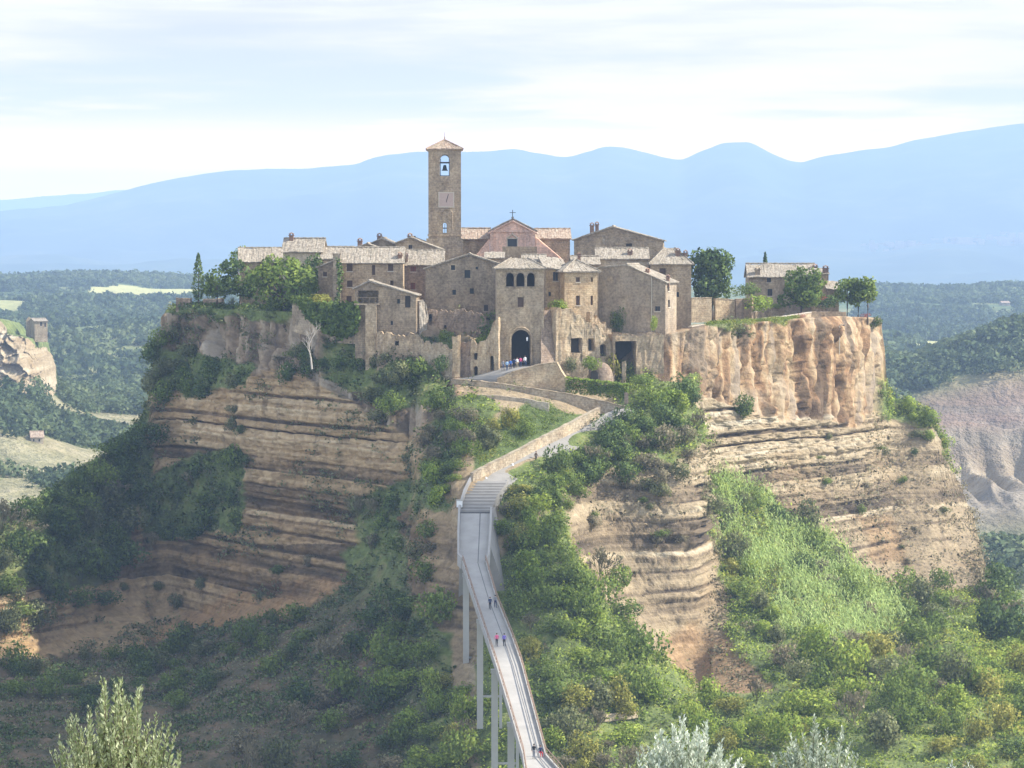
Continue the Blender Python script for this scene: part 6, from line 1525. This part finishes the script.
REG = [
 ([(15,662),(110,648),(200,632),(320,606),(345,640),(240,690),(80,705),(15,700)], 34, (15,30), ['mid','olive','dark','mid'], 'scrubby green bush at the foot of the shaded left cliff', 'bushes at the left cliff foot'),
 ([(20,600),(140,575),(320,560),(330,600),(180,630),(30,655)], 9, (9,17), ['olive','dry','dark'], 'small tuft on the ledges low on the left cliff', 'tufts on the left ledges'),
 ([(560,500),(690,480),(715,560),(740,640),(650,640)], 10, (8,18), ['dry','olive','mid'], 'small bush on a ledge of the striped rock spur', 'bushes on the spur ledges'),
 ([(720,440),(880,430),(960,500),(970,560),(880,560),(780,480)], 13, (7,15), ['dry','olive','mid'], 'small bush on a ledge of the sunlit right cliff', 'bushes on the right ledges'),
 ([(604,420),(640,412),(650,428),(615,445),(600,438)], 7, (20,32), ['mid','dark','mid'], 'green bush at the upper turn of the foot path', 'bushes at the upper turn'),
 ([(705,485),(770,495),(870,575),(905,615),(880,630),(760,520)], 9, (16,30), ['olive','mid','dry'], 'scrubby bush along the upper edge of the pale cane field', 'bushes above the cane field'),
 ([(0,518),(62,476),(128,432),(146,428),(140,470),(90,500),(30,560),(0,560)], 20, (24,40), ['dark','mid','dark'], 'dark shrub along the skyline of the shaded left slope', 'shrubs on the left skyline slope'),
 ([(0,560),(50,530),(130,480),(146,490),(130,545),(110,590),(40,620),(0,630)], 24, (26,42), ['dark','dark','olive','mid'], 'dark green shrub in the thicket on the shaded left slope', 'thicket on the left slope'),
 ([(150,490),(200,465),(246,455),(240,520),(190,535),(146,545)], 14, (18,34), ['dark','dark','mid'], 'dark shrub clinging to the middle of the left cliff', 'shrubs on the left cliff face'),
 ([(150,345),(185,320),(196,350),(250,374),(250,384),(160,400),(148,392)], 13, (18,34), ['mid','olive','dark'], 'tall bush leaning out from the left end of the cliff top', 'bushes at the left cliff end'),
 ([(228,388),(242,388),(246,470),(234,470)], 6, (10,16), ['dark','olive'], 'dark hanging plant in the vertical cleft of the left cliff', 'plants in the cliff cleft'),
 ([(278,355),(300,350),(312,375),(285,385)], 4, (16,26), ['dark','mid'], 'dark bush beside the pale dead tree', 'bushes by the dead tree'),
 ([(300,345),(340,350),(345,372),(310,374)], 5, (14,24), ['olive','dark','dry'], 'low bush under the ivy terrace wall', 'bushes under the terrace wall'),
 ([(345,345),(400,345),(440,360),(446,385),(420,380),(350,372)], 8, (14,24), ['mid','olive','dark'], 'bush below the low loggia house', 'bushes below the first houses'),
 ([(368,375),(405,368),(412,400),(390,418),(372,412)], 5, (22,34), ['olive','mid','olive'], 'big grey-green bush overhanging the left cliff below the houses', 'big bushes on the cliff edge'),
 ([(432,398),(470,402),(478,430),(455,470),(420,470),(425,430)], 12, (14,26), ['dry','olive','dry','mid'], 'dry brownish scrub on the slope left of the grass triangle', 'dry scrub left of the grass'),
 ([(482,420),(520,412),(524,432),(490,452),(478,440)], 7, (14,24), ['mid','olive','yellow'], 'bush at the left edge of the grass triangle', 'bushes on the grass triangle'),
 ([(428,472),(458,470),(456,496),(430,500)], 4, (16,24), ['bright'], 'bright green bush just left of the upper bridge end', 'bright bushes by the bridge end'),
 ([(352,505),(395,508),(415,545),(360,550)], 7, (18,30), ['mid','dark'], 'dark green bush in the hollow left of the bridge platform', 'bushes in the hollow'),
 ([(405,520),(432,512),(435,600),(410,590)], 5, (14,24), ['dry','olive','mid'], 'mixed scrub on the rock left of the bridge platform', 'scrub left of the platform'),
 ([(320,650),(355,612),(405,590),(440,610),(430,660),(380,700),(330,700)], 17, (28,44), ['mid','dark','mid','bright'], 'green tree-like shrub in the wooded gully left of the bridge', 'shrubs in the left gully'),
 ([(235,740),(300,690),(400,700),(410,768),(240,775)], 14, (24,38), ['dark','olive','dry','mid'], 'dull shrub at the bottom of the shaded left slope', 'shrubs at the lower left'),
 ([(400,690),(470,660),(490,700),(500,770),(400,775)], 15, (22,38), ['bright','yellow','mid','olive'], 'sunlit light green shrub at the foot of the bridge piers', 'shrubs by the bridge piers'),
 ([(130,660),(230,610),(240,640),(170,690),(130,700)], 8, (18,30), ['dark','dark','olive'], 'dark shrub at the foot of the reddish left rock', 'shrubs under the red rock'),
 ([(0,610),(22,600),(24,680),(0,690)], 4, (22,34), ['olive','mid'], 'pale shrub at the left picture edge', 'shrubs at the left edge'),
 ([(500,492),(530,478),(548,500),(530,540),(505,545)], 8, (22,36), ['mid','bright','yellow'], 'light green bush right beside the stepped ramp', 'bushes beside the ramp'),
 ([(515,486),(560,458),(600,436),(612,450),(600,480),(570,500),(530,500)], 13, (20,32), ['mid','dark'], 'green bush below the foot path', 'bushes below the foot path'),
 ([(588,440),(622,432),(622,480),(590,485)], 6, (22,34), ['dark','dark','mid'], 'dark dense bush at the bend of the foot path', 'dark bushes at the bend'),
 ([(640,402),(665,380),(695,395),(700,430),(660,440),(634,430)], 13, (20,36), ['dark','mid','dark','bright'], 'leafy dark bush on the slope below the cellar wall', 'bushes below the cellar wall'),
 ([(620,440),(690,435),(700,470),(650,500),(622,480)], 13, (18,34), ['dry','olive','dry'], 'dry scrub above the striped rock spur', 'scrub above the spur'),
 ([(512,545),(560,510),(575,580),(560,640),(520,620)], 19, (24,40), ['mid','bright','mid'], 'leafy green shrub right of the bridge', 'shrubs right of the bridge'),
 ([(560,590),(610,560),(640,640),(650,690),(590,690)], 18, (26,42), ['mid','bright','mid','bright'], 'green shrub below the striped rock spur', 'shrubs below the spur'),
 ([(530,650),(590,690),(640,700),(640,775),(560,775)], 18, (24,42), ['olive','mid','yellow','bright'], 'olive coloured shrub right of the lower bridge', 'shrubs by the lower bridge'),
 ([(705,490),(725,500),(745,560),(790,640),(770,640),(725,560)], 18, (20,34), ['mid','yellow','bright','olive'], 'light green shrub between the rock spur and the pale cane field', 'shrubs along the cane field'),
 ([(770,500),(850,550),(850,600),(800,560)], 9, (20,34), ['dark','mid','olive'], 'isolated dark bush standing in the pale cane field', 'bushes in the cane field'),
 ([(800,650),(900,630),(980,680),(900,740),(800,720)], 30, (26,46), ['mid','yellow','bright','bright','olive'], 'sunlit shrub on the lower right slope', 'shrubs on the lower right slope'),
 ([(905,580),(945,575),(960,610),(930,650),(900,620)], 9, (24,40), ['mid','olive','mid'], 'rounded green shrub under the right end of the cliff', 'shrubs under the right cliff end'),
 ([(975,570),(1024,555),(1030,640),(990,625)], 9, (24,40), ['dark','dark','mid'], 'dark shrub at the right picture edge below the cliff', 'dark shrubs at the right edge'),
 ([(960,670),(1024,660),(1030,775),(930,775)], 12, (24,40), ['mid','bright','yellow','dark'], 'shrub in the lower right corner', 'shrubs in the lower right corner'),
 ([(660,690),(760,690),(800,720),(800,775),(660,775)], 14, (22,38), ['yellow','bright','bright'], 'yellow-green shrub on the grassy slope behind the silvery trees', 'shrubs behind the silvery trees'),
 ([(888,398),(926,410),(945,440),(950,460),(930,440),(892,412)], 7, (12,22), ['bright','mid','olive'], 'small green bush on the shoulder right of the orange cliff', 'bushes on the right shoulder'),
]
for q in REG: scatter(*q)
flush(255)
px_shrub('dark', 746, 418, 23, 32, 'lone dark bush hanging on the sunlit cliff face', None)
px_shrub('olive', 886, 458, 11, 12, 'small dull bush low on the sunlit cliff at right', None)
px_shrub('dark', 916, 455, 9, 10, 'tiny dark bush beside a rock ledge near the right cliff end', None)
px_shrub('dry', 778, 668, 26, 34, 'dry brown bush at the right foot of the striped spur', None)

# grass, weeds and scrub that nobody could count: one object per kind of cover
def cover(name, sel, n, per, rad, size, kind, up=.6, minpy=0, tall=1.0):
    ii = np.argwhere(sel); 
    # even density per area: weight by cell size
    e1 = np.linalg.norm(np.gradient(Vd, axis=0), axis=-1) * np.linalg.norm(np.gradient(Vd, axis=1), axis=-1)
    w = e1[sel]; k = rng.choice(len(ii), n, p=w / w.sum()); c = Vd[ii[k, 0], ii[k, 1]]; nr = N0[ii[k, 0], ii[k, 1]]
    p = np.repeat(c, per, 0) + rng.normal(size=(n * per, 3)) * rad * np.array([1, 1, .45 * tall]) ; nn = np.repeat(nr * (1 - up) + np.array([0, 0, up]), per, 0)
    p += nn * rng.uniform(0, rad * .7 * tall, (n * per, 1))
    nn /= np.linalg.norm(nn, axis=1, keepdims=True)
    sz = np.repeat(rng.uniform(.6, 1.4, n), per) * rng.uniform(size * .6, size * 1.3, n * per)
    V, Fq = leaf_cloud(p, nn, sz, .6, .45)
    me = np_mesh(name, V, Fq); attr(me, 'vary', np.repeat(np.clip(np.repeat(rng.uniform(0, 1, n), per) + rng.normal(size=n * per) * .15, 0, 1), 4)); me.materials.append(L[kind]); me.shade_smooth()
    me.normals_split_custom_set_from_vertices([tuple(q) for q in soft_normals(nn, .45)])
    return tag(link(name, me, L[kind]), kind='stuff')
vis = (PYx < 800) & (np.arange(NR)[None, :] >= nb - 2) & (PXx > -40) & (PXx < 1070)
vg = veg > .5
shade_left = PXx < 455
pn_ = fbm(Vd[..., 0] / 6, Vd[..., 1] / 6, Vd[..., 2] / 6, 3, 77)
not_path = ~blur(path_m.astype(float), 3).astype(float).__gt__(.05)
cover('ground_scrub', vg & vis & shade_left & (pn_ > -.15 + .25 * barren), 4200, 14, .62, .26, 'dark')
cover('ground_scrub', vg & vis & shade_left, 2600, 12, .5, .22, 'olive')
cover('ground_scrub', vg & vis & not_path & ~shade_left & (pn_ > -.1), 6500, 14, .65, .24, 'mid')
cover('ground_scrub', vg & vis & not_path & ~shade_left & (pn_ < .3), 7000, 13, .6, .21, 'bright')
cover('ground_scrub', vg & vis & not_path & ~shade_left & (fbm(Vd[..., 0] / 9, Vd[..., 1] / 9, Vd[..., 2] / 9, 3, 78) > .05), 3600, 12, .5, .20, 'yellow')
scr = fbm(Vd[..., 0] / 7, Vd[..., 1] / 7, Vd[..., 2] / 4, 4, 79)
lowright = np.clip((PXx - 690) / 60, 0, 1) * np.clip((PYx - 440) / 60, 0, 1) + np.clip((PXx - 850) / 30, 0, 1) * np.clip((PYx - 400) / 20, 0, 1); spur = in_poly(PXx, PYx, [(555,420),(715,420),(722,520),(600,520)])
ledge = (np.abs(VN[..., 2]) > .45) | (scr > .12)
cover('dry_weeds', vis & not_path & (lawn < .2) & (veg < .5) & (upper < .5) & ledge & ((lowright > .3) | spur), 1300, 10, .7, .25, 'dry')
cover('dry_weeds', vis & not_path & (lawn < .2) & (veg < .5) & (scr > .18) & (PXx < 560), 1300, 11, .6, .24, 'olive')
cover('dry_weeds', vis & not_path & (lawn < .2) & (veg > .5) & (pn_ > .15), 2400, 11, .5, .19, 'dry')
cover('grass', vis & not_path & (lawn > .4), 1900, 12, .35, .11, 'mid', .8); cover('grass', vis & not_path & (lawn > .4) & (pn_ > .1), 500, 12, .35, .12, 'yellow', .8)
# pale cane field
jc = 1.6; sel = in_poly(PXx + jc * (jx - PXx), PYx + jc * (jy - PYx), cane_poly) & vis & (fbm(Vd[..., 0] / 5, Vd[..., 1] / 5, Vd[..., 2] / 5, 3, 83) > -.10); ii = np.argwhere(sel); n = 3100
k = rng.choice(len(ii), n); c = Vd[ii[k, 0], ii[k, 1]] + rng.normal(size=(n, 3)) * [.2, .2, .05]
hh = rng.uniform(2.2, 4.2, n); lean = rng.normal(size=(n, 3)) * [.35, .35, 0] + np.array([-.15, -.1, 0]); seg = []; nrm_ = []
for j in range(5):
    a = rng.uniform(0, 6.28, n); dr = np.stack([np.cos(a), np.sin(a), 0 * a], -1); f0 = .15 + .18 * j
    b0_ = c + (lean * f0 + np.array([0, 0, 1]) * f0) * hh[:, None]; ln = rng.uniform(.7, 1.3, n)[:, None]
    tip = b0_ + dr * ln * .6 + np.array([0, 0, 1]) * ln * rng.uniform(.1, .9, n)[:, None]; sd_ = np.cross(dr, [0, 0, 1]) * .085; midp = (b0_ + tip) / 2 + np.array([0, 0, .18])
    seg.append(np.stack([b0_, midp + sd_, tip, midp - sd_], 1))
seg = np.concatenate(seg, 0); nn = np.tile([[.2, -.45, .85]], (len(seg), 1)); me = np_mesh('cane_field', seg.reshape(-1, 3), np.arange(len(seg) * 4).reshape(-1, 4)); attr(me, 'vary', np.repeat(rng.uniform(0, 1, len(seg)), 4)); me.materials.append(L['cane'])
tag(link('cane_field', me, L['cane']), kind='stuff')

# woods on the far hills
def far_woods(name, n, xr, dr, size, seed, keep):
    d = dr[0] + (dr[1] - dr[0]) * rng.uniform(0, 1, n) ** .8; px = rng.uniform(*xr, n)
    iy = np.clip(np.searchsorted(dist, d), 1, len(dist) - 1); ix = np.clip(np.searchsorted(gpx, px), 1, len(gpx) - 1)
    g = VG[iy, ix]; ok = (field[iy, ix] < .3) & (bare[iy, ix] < .06) & (tuffc[iy, ix] < .3) & (sandy[iy, ix] < .3) & (fbm(g[:, 0] / 60, g[:, 1] / 60, 0 * g[:, 0], 3, seed) > keep)
    a_, b_, _c = proj(g); ok &= ~((np.abs(a_ - 37) < 13) & (np.abs(b_ - 447) < 8)) & ~((np.abs(a_ - 998) < 16) & (np.abs(b_ - 308) < 4)) & ~((np.abs(a_ - 990) < 9) & (np.abs(b_ - 349) < 5))
    g = g[ok] + rng.normal(size=(ok.sum(), 3)) * [2, 3, 0]; m = len(g); s = rng.uniform(.6, 1.3, m) * size; per = 48 if dr[0] > 1400 else 90
    dd = rng.normal(size=(m * per, 3)); dd /= np.linalg.norm(dd, axis=1, keepdims=True); dd[:, 2] = np.abs(dd[:, 2]) * 1.1 - .15
    p = np.repeat(g, per, 0) + dd * np.repeat(s, per)[:, None] * rng.uniform(.7, 1.08, (m * per, 1)); V, Fq = leaf_cloud(p, dd, np.repeat(s, per) * rng.uniform(.22, .42, m * per) * (.78 if per == 48 else .55), .75, .6)
    me = np_mesh(name, V, Fq); attr(me, 'vary', np.repeat(np.clip(np.repeat(rng.uniform(0, .8, m) + .9 * fbm(g[:, 0] / 110, g[:, 1] / 160, 0 * g[:, 0], 3, seed + 9) + .1, per) + rng.normal(size=m * per) * .12, 0, 1), 4)); me.materials.append(L['far']); me.shade_smooth()
    me.normals_split_custom_set_from_vertices([tuple(q) for q in soft_normals(dd / np.linalg.norm(dd, axis=1, keepdims=True), .35)])
    tag(link(name, me, L['far']), kind='stuff')
for xr, sd_ in (((-60, 245), 101), ((855, 1085), 102)):
    far_woods('far_woods', 1900, xr, (880, 1500), 4.6, sd_, -.28); far_woods('far_woods', 5200, xr, (1500, 3250), 5.4, sd_, -.32)
for xr, dr in (((888, 1075), (1228, 1400)), ((930, 1070), (900, 950))): far_woods('far_woods', 1700, xr, dr, 4.6, 103, -.9)
far_woods('far_woods', 900, (-40, 140), (960, 1330), 4.2, 104, -.5)

# trees close by, on the hillside under the viewpoint ------------------------------------
def near_tree(label, px, pyt, d, wpx, leaf, seed, nsh, leaf_l, leaf_w, vs_=1.0, lean=.22):
    zg = float(np.interp(d, [0, 8, 25, 45, 60, 100], [-1.9, -3.4, -9, -17, -24, -45])); topz = P(px, pyt, d)[2]; X0 = (px - 512) / F * d
    root = thing('leafy_tree', label, 'tree', (X0, d, zg), 0); H_ = topz - zg; Wm = wpx / F * d; r_ = random.Random(seed)
    bm = bmesh.new(); tube(bm, [(0, 0, -.5), (.1, 0, H_ * .35), (0, .1, H_ * .62)], [.2, .15, .07], 7)
    pos = []; dirs = []; ends = []
    for i in range(nsh):
        a = r_.uniform(0, 6.28); rr = math.sqrt(r_.uniform(0, 1)) * Wm / 2; ex = rr / (Wm / 2)
        zt = H_ * (1 - .02) - ex ** 1.6 * Wm * .55 - r_.uniform(0, .85) * (1 if i > 14 else .05) * vs_ - (.12 if i > 14 else 0)
        tip = np.array([math.cos(a) * rr, math.sin(a) * rr, zt]); ln = r_.uniform(.5, 1.05) ; b0 = tip - np.array([math.cos(a) * lean * ex + r_.uniform(-.08, .08), math.sin(a) * lean * ex, 1]) * ln
        ends.append((b0, tip))
        m = int(ln * 62); tt_ = np.linspace(0.05, 1, m)
        for t_ in tt_:
            pos.append(b0 + (tip - b0) * t_ + np.array([r_.gauss(0, .008), r_.gauss(0, .008), 0])); dirs.append((r_.uniform(0, 6.28), .55 + .5 * t_, 1 - .45 * t_ ** 3))
    for b0, tip in ends[::max(1, len(ends) // 90)]:
        tube(bm, [(0, 0, H_ * .5), tuple((np.array([0, 0, H_ * .55]) + b0) / 2), tuple(b0)], [.05, .03, .012], 4); 
    for b0, tip in ends: tube(bm, [tuple(b0), tuple(tip)], [.008, .003], 3, cap=False)
    obj('trunk', bm, M['bark'], root)
    pos = np.array(pos); n = len(pos); ang = np.array([q[0] for q in dirs]); el = np.array([q[1] for q in dirs]); sc_ = np.array([q[2] for q in dirs]) * rng.uniform(.7, 1.2, n)
    dv = np.stack([np.cos(ang) * np.cos(el), np.sin(ang) * np.cos(el), np.sin(el)], -1); sdv = np.cross(dv, rng.normal(size=(n, 3))); sdv /= np.linalg.norm(sdv, axis=1, keepdims=True)
    l_ = (leaf_l * sc_)[:, None]; w_ = (leaf_w * sc_)[:, None]
    V = np.stack([pos, pos + dv * l_ * .5 + sdv * w_, pos + dv * l_, pos + dv * l_ * .5 - sdv * w_], 1).reshape(-1, 3)
    me = np_mesh('crown', V, np.arange(n * 4).reshape(n, 4)); attr(me, 'vary', np.repeat(rng.uniform(0, 1, n), 4)); link('crown', me, L[leaf], root); return root
near_tree('pale green tree top with upright shoots at the bottom left of the view', 114, 652, 40, 135, 'shoot', 1, 250, .095, .019, 1.1, .30)
near_tree('silvery-leaved tree top at the bottom edge, left of two', 690, 688, 62, 140, 'silver', 2, 320, .13, .025, 1.2, .6)
near_tree('silvery-leaved tree top at the bottom edge, right of two', 820, 698, 60, 150, 'silver', 3, 300, .13, .025, 1.4, .7)
near_tree('dull silvery tree top just entering the bottom right edge', 955, 738, 62, 110, 'silver', 4, 150, .12, .022, 1.2, .6)

# ------------------------------------------------------------------ people
SKIN = plain('skin', (.50, .33, .25), .6, .05)
def cloth(name, c): 
    if name not in M: M[name] = plain(name, c, .85, .12, 6)
    return M[name]
CL = {'navy': (.02, .03, .08), 'black': (.018, .018, .02), 'white': (.68, .68, .66), 'red': (.50, .035, .04), 'blue': (.05, .14, .42), 'pink': (.62, .10, .22), 'purple': (.16, .12, .42), 'grey': (.22, .22, .23), 'jeans': (.05, .075, .14), 'khaki': (.33, .27, .18), 'lightblue': (.30, .45, .62), 'brown': (.12, .07, .045)}
def person(label, base, face, top, bottom, pose='walk', seed=1, hair='brown'):
    r_ = random.Random(seed); st = .26 if pose == 'walk' else .06
    root = thing('person', label, 'person', tuple(base), face, None)
    sit = -.43 if pose == 'sit' else 0
    J = {'pel': (0, 0, .95 + sit), 'wai': (0, 0, 1.10 + sit), 'che': (0, -.02, 1.32 + sit), 'nec': (0, -.02, 1.48 + sit), 'hea': (0, -.045, 1.60 + sit), 'cro': (0, -.03, 1.70 + sit)}
    E = [('pel', 'wai'), ('wai', 'che'), ('che', 'nec'), ('nec', 'hea'), ('hea', 'cro')]
    Rr = {'pel': (.15, .11), 'wai': (.135, .10), 'che': (.17, .11), 'nec': (.055, .055), 'hea': (.085, .10), 'cro': (.06, .07)}
    for sx, nm in ((-1, 'l'), (1, 'r')):
        sw = st * sx; ar = -st * sx * .8
        if pose == 'sit':
            J.update({nm + 'hip': (sx * .09, 0, .48), nm + 'kne': (sx * .12, -.42, .50), nm + 'ank': (sx * .12, -.45, .09), nm + 'toe': (sx * .13, -.6, .04)})
        else:
            J.update({nm + 'hip': (sx * .09, 0, .88), nm + 'kne': (sx * .095, -sw * .6 - .03, .49), nm + 'ank': (sx * .095, -sw * 1.0 + .04, .09 + (.05 if sw < -.1 else 0)), nm + 'toe': (sx * .11, -sw * 1.0 - .12, .035)})
        J.update({nm + 'sho': (sx * .19, -.01, 1.41 + sit), nm + 'elb': (sx * .25, -ar * .45 + .03, 1.13 + sit), nm + 'wri': (sx * .25, -ar - .10, .90 + sit), nm + 'pal': (sx * .25, -ar - .13, .83 + sit)})
        E += [('pel', nm + 'hip'), (nm + 'hip', nm + 'kne'), (nm + 'kne', nm + 'ank'), (nm + 'ank', nm + 'toe'), ('che', nm + 'sho'), (nm + 'sho', nm + 'elb'), (nm + 'elb', nm + 'wri'), (nm + 'wri', nm + 'pal')]
        Rr.update({nm + 'hip': (.095, .095), nm + 'kne': (.062, .065), nm + 'ank': (.042, .045), nm + 'toe': (.04, .03), nm + 'sho': (.065, .065), nm + 'elb': (.045, .045), nm + 'wri': (.03, .032), nm + 'pal': (.035, .022)})
        for f in range(5):
            fx = (f - 1.5) * .016; J[nm + 'f%d' % f] = (sx * .25 + fx, -ar - .15 - (.03 if f == 4 else 0), (.76 if f < 4 else .81) + sit); E.append((nm + 'pal', nm + 'f%d' % f)); Rr[nm + 'f%d' % f] = (.009, .009)
    names = list(J); me = bpy.data.meshes.new('body'); me.from_pydata([J[k] for k in names], [(names.index(a), names.index(b)) for a, b in E], [])
    o = bpy.data.objects.new('body', me); COL.objects.link(o); o.modifiers.new('skin', 'SKIN'); o.modifiers.new('sub', 'SUBSURF').levels = 1
    sk = me.skin_vertices[0].data
    for i, k in enumerate(names): sk[i].radius = Rr[k]; sk[i].use_root = (k == 'pel')
    dg = bpy.context.evaluated_depsgraph_get(); dg.update(); m2 = bpy.data.meshes.new_from_object(o.evaluated_get(dg)); bpy.data.objects.remove(o); bpy.data.meshes.remove(me)
    m2.materials.clear()
    for q in (SKIN, cloth(top, CL[top]), cloth(bottom, CL[bottom]), cloth('black', CL['black'])): m2.materials.append(q)
    zs = sit
    for p_ in m2.polygons:
        c = p_.center
        if pose == 'sit': p_.material_index = 3 if c.z < .09 else 2 if c.z < .60 and abs(c.x) < .21 else 1 if c.z < 1.06 and not (abs(c.x) > .2 and c.z < .52) else 0
        else: p_.material_index = 3 if c.z < .085 else 2 if c.z < 1.0 and abs(c.x) < .20 else 1 if .97 < c.z < 1.49 else 0
        p_.use_smooth = True
    b = link('body', m2, [], root)
    bm = bmesh.new(); bmesh.ops.create_uvsphere(bm, u_segments=10, v_segments=6, radius=.115, matrix=Matrix.Translation((0, -.025, 1.655 + sit)) @ Matrix.Diagonal((.92, 1.06, .95, 1)))
    for v in [v for v in bm.verts if v.co.z < 1.60 + sit and v.co.y < -.02]: bm.verts.remove(v)
    obj('hair', bm, cloth(hair, CL[hair]), root, smooth=True)
    return root
def deck_pt(t_, w, up=0):
    a, b = LR(t_); return bo + a + (b - a) * w + np.array([0, 0, up])
def t_at(py):
    best = min(np.linspace(0, 13, 1301), key=lambda i: abs(proj((bo + (LR(i)[0] + LR(i)[1]) / 2))[1] - py)); return best
T1, T2, T3 = t_at(609.5), t_at(646), t_at(759)
person('person in dark clothes walking on the bridge, left of the farther pair', deck_pt(T1, .55), 0, 'navy', 'black', 'walk', 1)
person('person in a grey top walking on the bridge, right of the farther pair', deck_pt(T1 - .05, .84), .1, 'grey', 'navy', 'walk', 2, 'black')
person('person in a red-pink jacket walking mid-bridge beside a companion in blue', deck_pt(T2 + .02, .26), 3.1, 'pink', 'black', 'walk', 3)
person('person in a blue-purple jacket walking mid-bridge beside a companion in pink', deck_pt(T2 + .03, .58), 3.2, 'purple', 'black', 'walk', 4, 'black')
person('person in black standing on the lowest visible stretch of the bridge', deck_pt(T3, .42), 0, 'black', 'grey', 'stand', 5, 'black')
person('person in a dark top and red trousers by the right rail low on the bridge', deck_pt(T3 - .12, .78), .3, 'navy', 'red', 'sit', 6)
q1 = P(536, 462, 474.6); person('person in dark clothes walking alone up the foot path', q1 + np.array([0, 0, -.1]), 2.4, 'brown', 'black', 'walk', 7)
for i, (px, py, d, top, bot, lab) in enumerate(((503, 370.5, 500.2, 'grey', 'jeans', 'person in grey at the left of the group before the gate'), (507, 371, 499.6, 'lightblue', 'jeans', 'person in a light blue top in the group before the gate'),
        (510.5, 370, 500.0, 'blue', 'navy', 'person in a strong blue top in the group before the gate'), (514, 369, 500.6, 'navy', 'black', 'person in navy in the middle of the group before the gate'),
        (517, 368.2, 500.8, 'white', 'khaki', 'person in a white shirt and khaki trousers before the gate'), (520.5, 367.5, 501.8, 'pink', 'jeans', 'person in a pink top half hidden before the gate'), (525, 366.5, 502.0, 'white', 'jeans', 'person in a white shirt and jeans at the right side of the gate'))):
    zpl = P(px, py, d); person(lab, zpl, 3.1 if i % 2 else .3, top, bot, 'stand' if i % 3 else 'walk', 20 + i, 'black' if i % 2 else 'brown')
